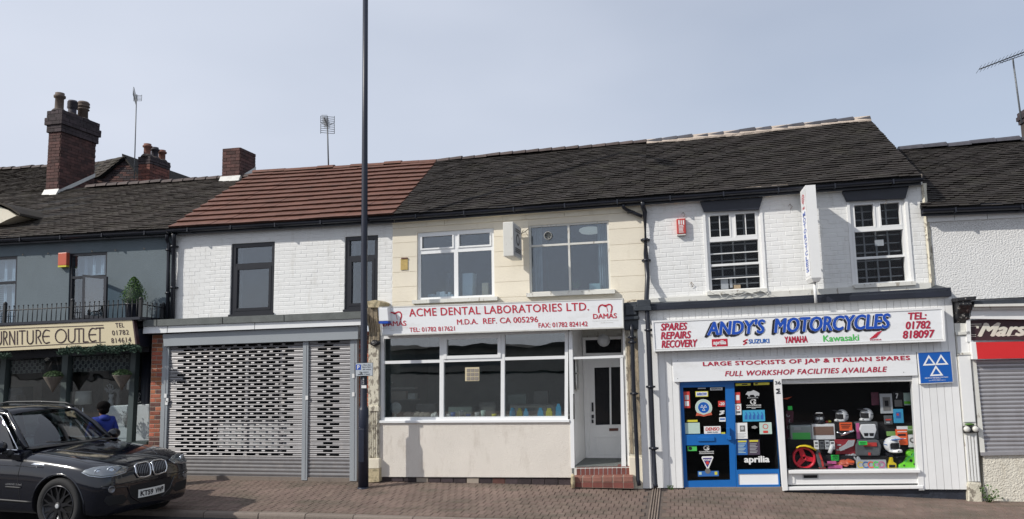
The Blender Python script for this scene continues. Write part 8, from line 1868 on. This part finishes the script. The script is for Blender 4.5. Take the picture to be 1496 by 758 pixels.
for s in (-1, 1):
    y0, y1 = s*.845, s*.645; B_ = lambda x: (x, y0+(s*.01 if x < -1 else 0), 1.135); Tt = lambda x, z=1.605: (x, y1, z)
    pil_ = MB(); pil_.tube([mir(A0,s), Vector(mir(A0,s)).lerp(Vector(mir(A1,s)),.5)+Vector((.02,s*.02,.015)), mir(A1,s), (-1.7,y1-s*.0,1.655), (-2.9,y1,1.66), (-3.36,s*.61,1.60)], [.045,.038,.035,.028,.028,.03], 8); cobj('roof_pillar', pil_, 'car_paint')
    # side glass in three lights, B and C pillars between
    for (b0_, b1_, t0, t1) in (((-.98),(-1.76),(-1.50),(-1.86)),((-1.88),(-2.72),(-1.98),(-2.62)),((-2.84),(-3.45),(-2.74),(-3.15))):
        cobj('side_window', patch(B_(b0_), B_(b1_), Tt(t1), Tt(t0), (0,s*.02,0), 5), GLC, fix=False)
    for (b, t) in ((-1.82,-1.92),(-2.78,-2.68)): m_ = MB(); m_.prism([B_(b+.06), B_(b-.06), Tt(t-.05), Tt(t+.05)], [(p[0], p[1]-s*.03, p[2]) for p in (B_(b+.06), B_(b-.06), Tt(t-.05), Tt(t+.05))]); cobj('pillar', m_, 'car_trim')
    m_ = MB(); q = [B_(-3.40), (-3.80,s*.76,1.14), (-3.38,s*.62,1.60), Tt(-3.12)]; m_.prism(q, [(p[0], p[1]-s*.03, p[2]) for p in q]); cobj('rear_pillar', m_, 'car_paint')
    m_ = MB(); m_.tube([(-.88,s*.875,1.125), (-1.2,s*.872,1.125), (-2.2,s*.87,1.135), (-3.4,s*.85,1.15)], .010, 6); cobj('window_trim', m_, 'chrome')
    m_ = MB(); m_.tube([(-.90,s*.85,1.135), Vector((-1.19,s*.765,1.385)), (-1.48,s*.665,1.585), (-1.7,s*.655,1.635)], .0085, 6); cobj('window_trim', m_, 'chrome')
    fl3 = MB(); fl3.prism([(-.70,s*.80,1.12),(-.76,s*.94,1.07),(-3.5,s*.93,1.10),(-3.5,s*.80,1.15)], [(-.70,s*.70,1.00),(-.76,s*.90,.98),(-3.5,s*.9,1.0),(-3.5,s*.7,1.05)]); cobj('shoulder', fl3, 'car_paint')
    # roof rails
    m_ = MB(); m_.tube([(-1.45,s*.60,1.66),(-1.62,s*.60,1.715),(-2.2,s*.60,1.735),(-2.9,s*.60,1.725),(-3.15,s*.59,1.68)], .016, 8); cobj('roof_rail', m_, 'black_iron')
    # mirrors
    m_ = MB(); m_.blob((-1.02,s*1.04,1.18), (.085,.115,.085), 3); mr_ = cobj('wing_mirror', m_, 'car_paint'); m_ = MB(); m_.tube([(-.98,s*.90,1.09),(-1.0,s*1.0,1.11)], .03, 8); cobj('mirror_foot', m_, 'car_trim', mr_); m_ = MB(); m_.blob((-.96,s*.92,1.08), (.05,.05,.06), 2); cobj('mirror_base', m_, 'car_trim', mr_)
    m_ = MB(); m_.tube([(-.66,s*.12+.1,1.175),(-.70,s*.35+.1,1.18),(-.80,s*.55+.08,1.20)], .010, 6); cobj('wiper', m_, 'car_trim')
# cabin
m_ = MB(); m_.prism([(-.92,-.70,1.10),(-.92,.70,1.10),(-1.1,.72,1.15),(-1.1,-.72,1.15)], [(-.92,-.70,.9),(-.92,.70,.9),(-1.1,.72,.9),(-1.1,-.72,.9)]); cobj('dashboard', m_, 'car_seat')
for s in (-1, 1):
    m_ = MB(); m_.blob((-1.75,s*.38,1.12), (.10,.24,.32), 2); m_.blob((-1.80,s*.38,1.47), (.06,.13,.10), 2); cobj('seat', m_, 'car_seat')
    m_ = MB(); m_.blob((-2.85,s*.38,1.14), (.10,.24,.26), 2); m_.blob((-2.9,s*.38,1.42), (.05,.12,.09), 2); cobj('seat', m_, 'car_seat')
m_ = MB(); q = [(-1.28+math.cos(a)*.06, -.38+math.sin(a)*.185, 1.13+math.cos(a)*.17) for a in [6.283*k/24 for k in range(25)]]; m_.tube(q, .014, 6); cobj('steering_wheel', m_, 'car_seat')
m_ = MB(); m_.blob((-1.36,0,1.54), (.025,.12,.035), 2); cobj('rear_view_mirror', m_, 'car_seat')
# wheels
def wheel(ax_, s):
    R_ = .385; y = s*.945; root_ = MB(); n = 40
    pr = [(R_*.72,-.02),(R_*.76,.0),(R_*.93,.005),(R_*.985,-.02),(R_,-.05),(R_,-.22),(R_*.97,-.25),(R_*.72,-.255)]
    t = MB(); t.lathe((ax_, y, .385), pr, n, ax=(0,s,0)); ty = cobj('wheel', t, 'tyre')
    t = MB(); rr = R_*.725; t.lathe((ax_, y, .385), [(rr,-.02),(rr*1.0,.004),(rr*.95,.0),(rr*.93,-.03),(rr*.90,-.14),(rr*.3,-.15)], n, ax=(0,s,0)); cobj('rim', t, 'rim_metal', ty)
    for k in range(9):
        a = 2*math.pi*k/9+.2; e = Vector((math.cos(a),0,math.sin(a))); p_ = Vector((-math.sin(a),0,math.cos(a))); c = Vector((ax_, y, .385)); m_ = MB()
        q = [c+e*.05+p_*.028, c+e*.05-p_*.028, c+e*rr*.58-p_*.02, c+e*rr*.95-p_*.055, c+e*rr*.95-p_*.035, c+e*rr*.62, c+e*rr*.95+p_*.035, c+e*rr*.95+p_*.055, c+e*rr*.58+p_*.02]
        m_.prism([v+Vector((0,s*-.006,0)) for v in q], [v+Vector((0,-s*.05,0)) for v in q]); cobj('spoke', m_, 'rim_metal', ty)
    t = MB(); t.lathe((ax_, y, .385), [(.052,-.03),(.052,-.002),(.045,.004),(.002,.004)], 20, ax=(0,s,0)); hub_ = cobj('hub_cap', t, 'car_trim', ty)
    t = MB(); t.lathe((ax_, y, .385), [(.032,.003),(.032,.007),(.026,.009),(.002,.009)], 16, ax=(0,s,0)); cobj('hub_badge', t, 'sticker_grey', ty)
    t = MB(); t.lathe((ax_, y-s*.15, .385), [(.17,0),(.17,.02),(.06,.025)], 24, ax=(0,s,0)); cobj('brake_disc', t, 'lamp_silver', ty)
for ax_ in (0, -2.93):
    for s in (-1, 1): wheel(ax_, s)
bm.free()
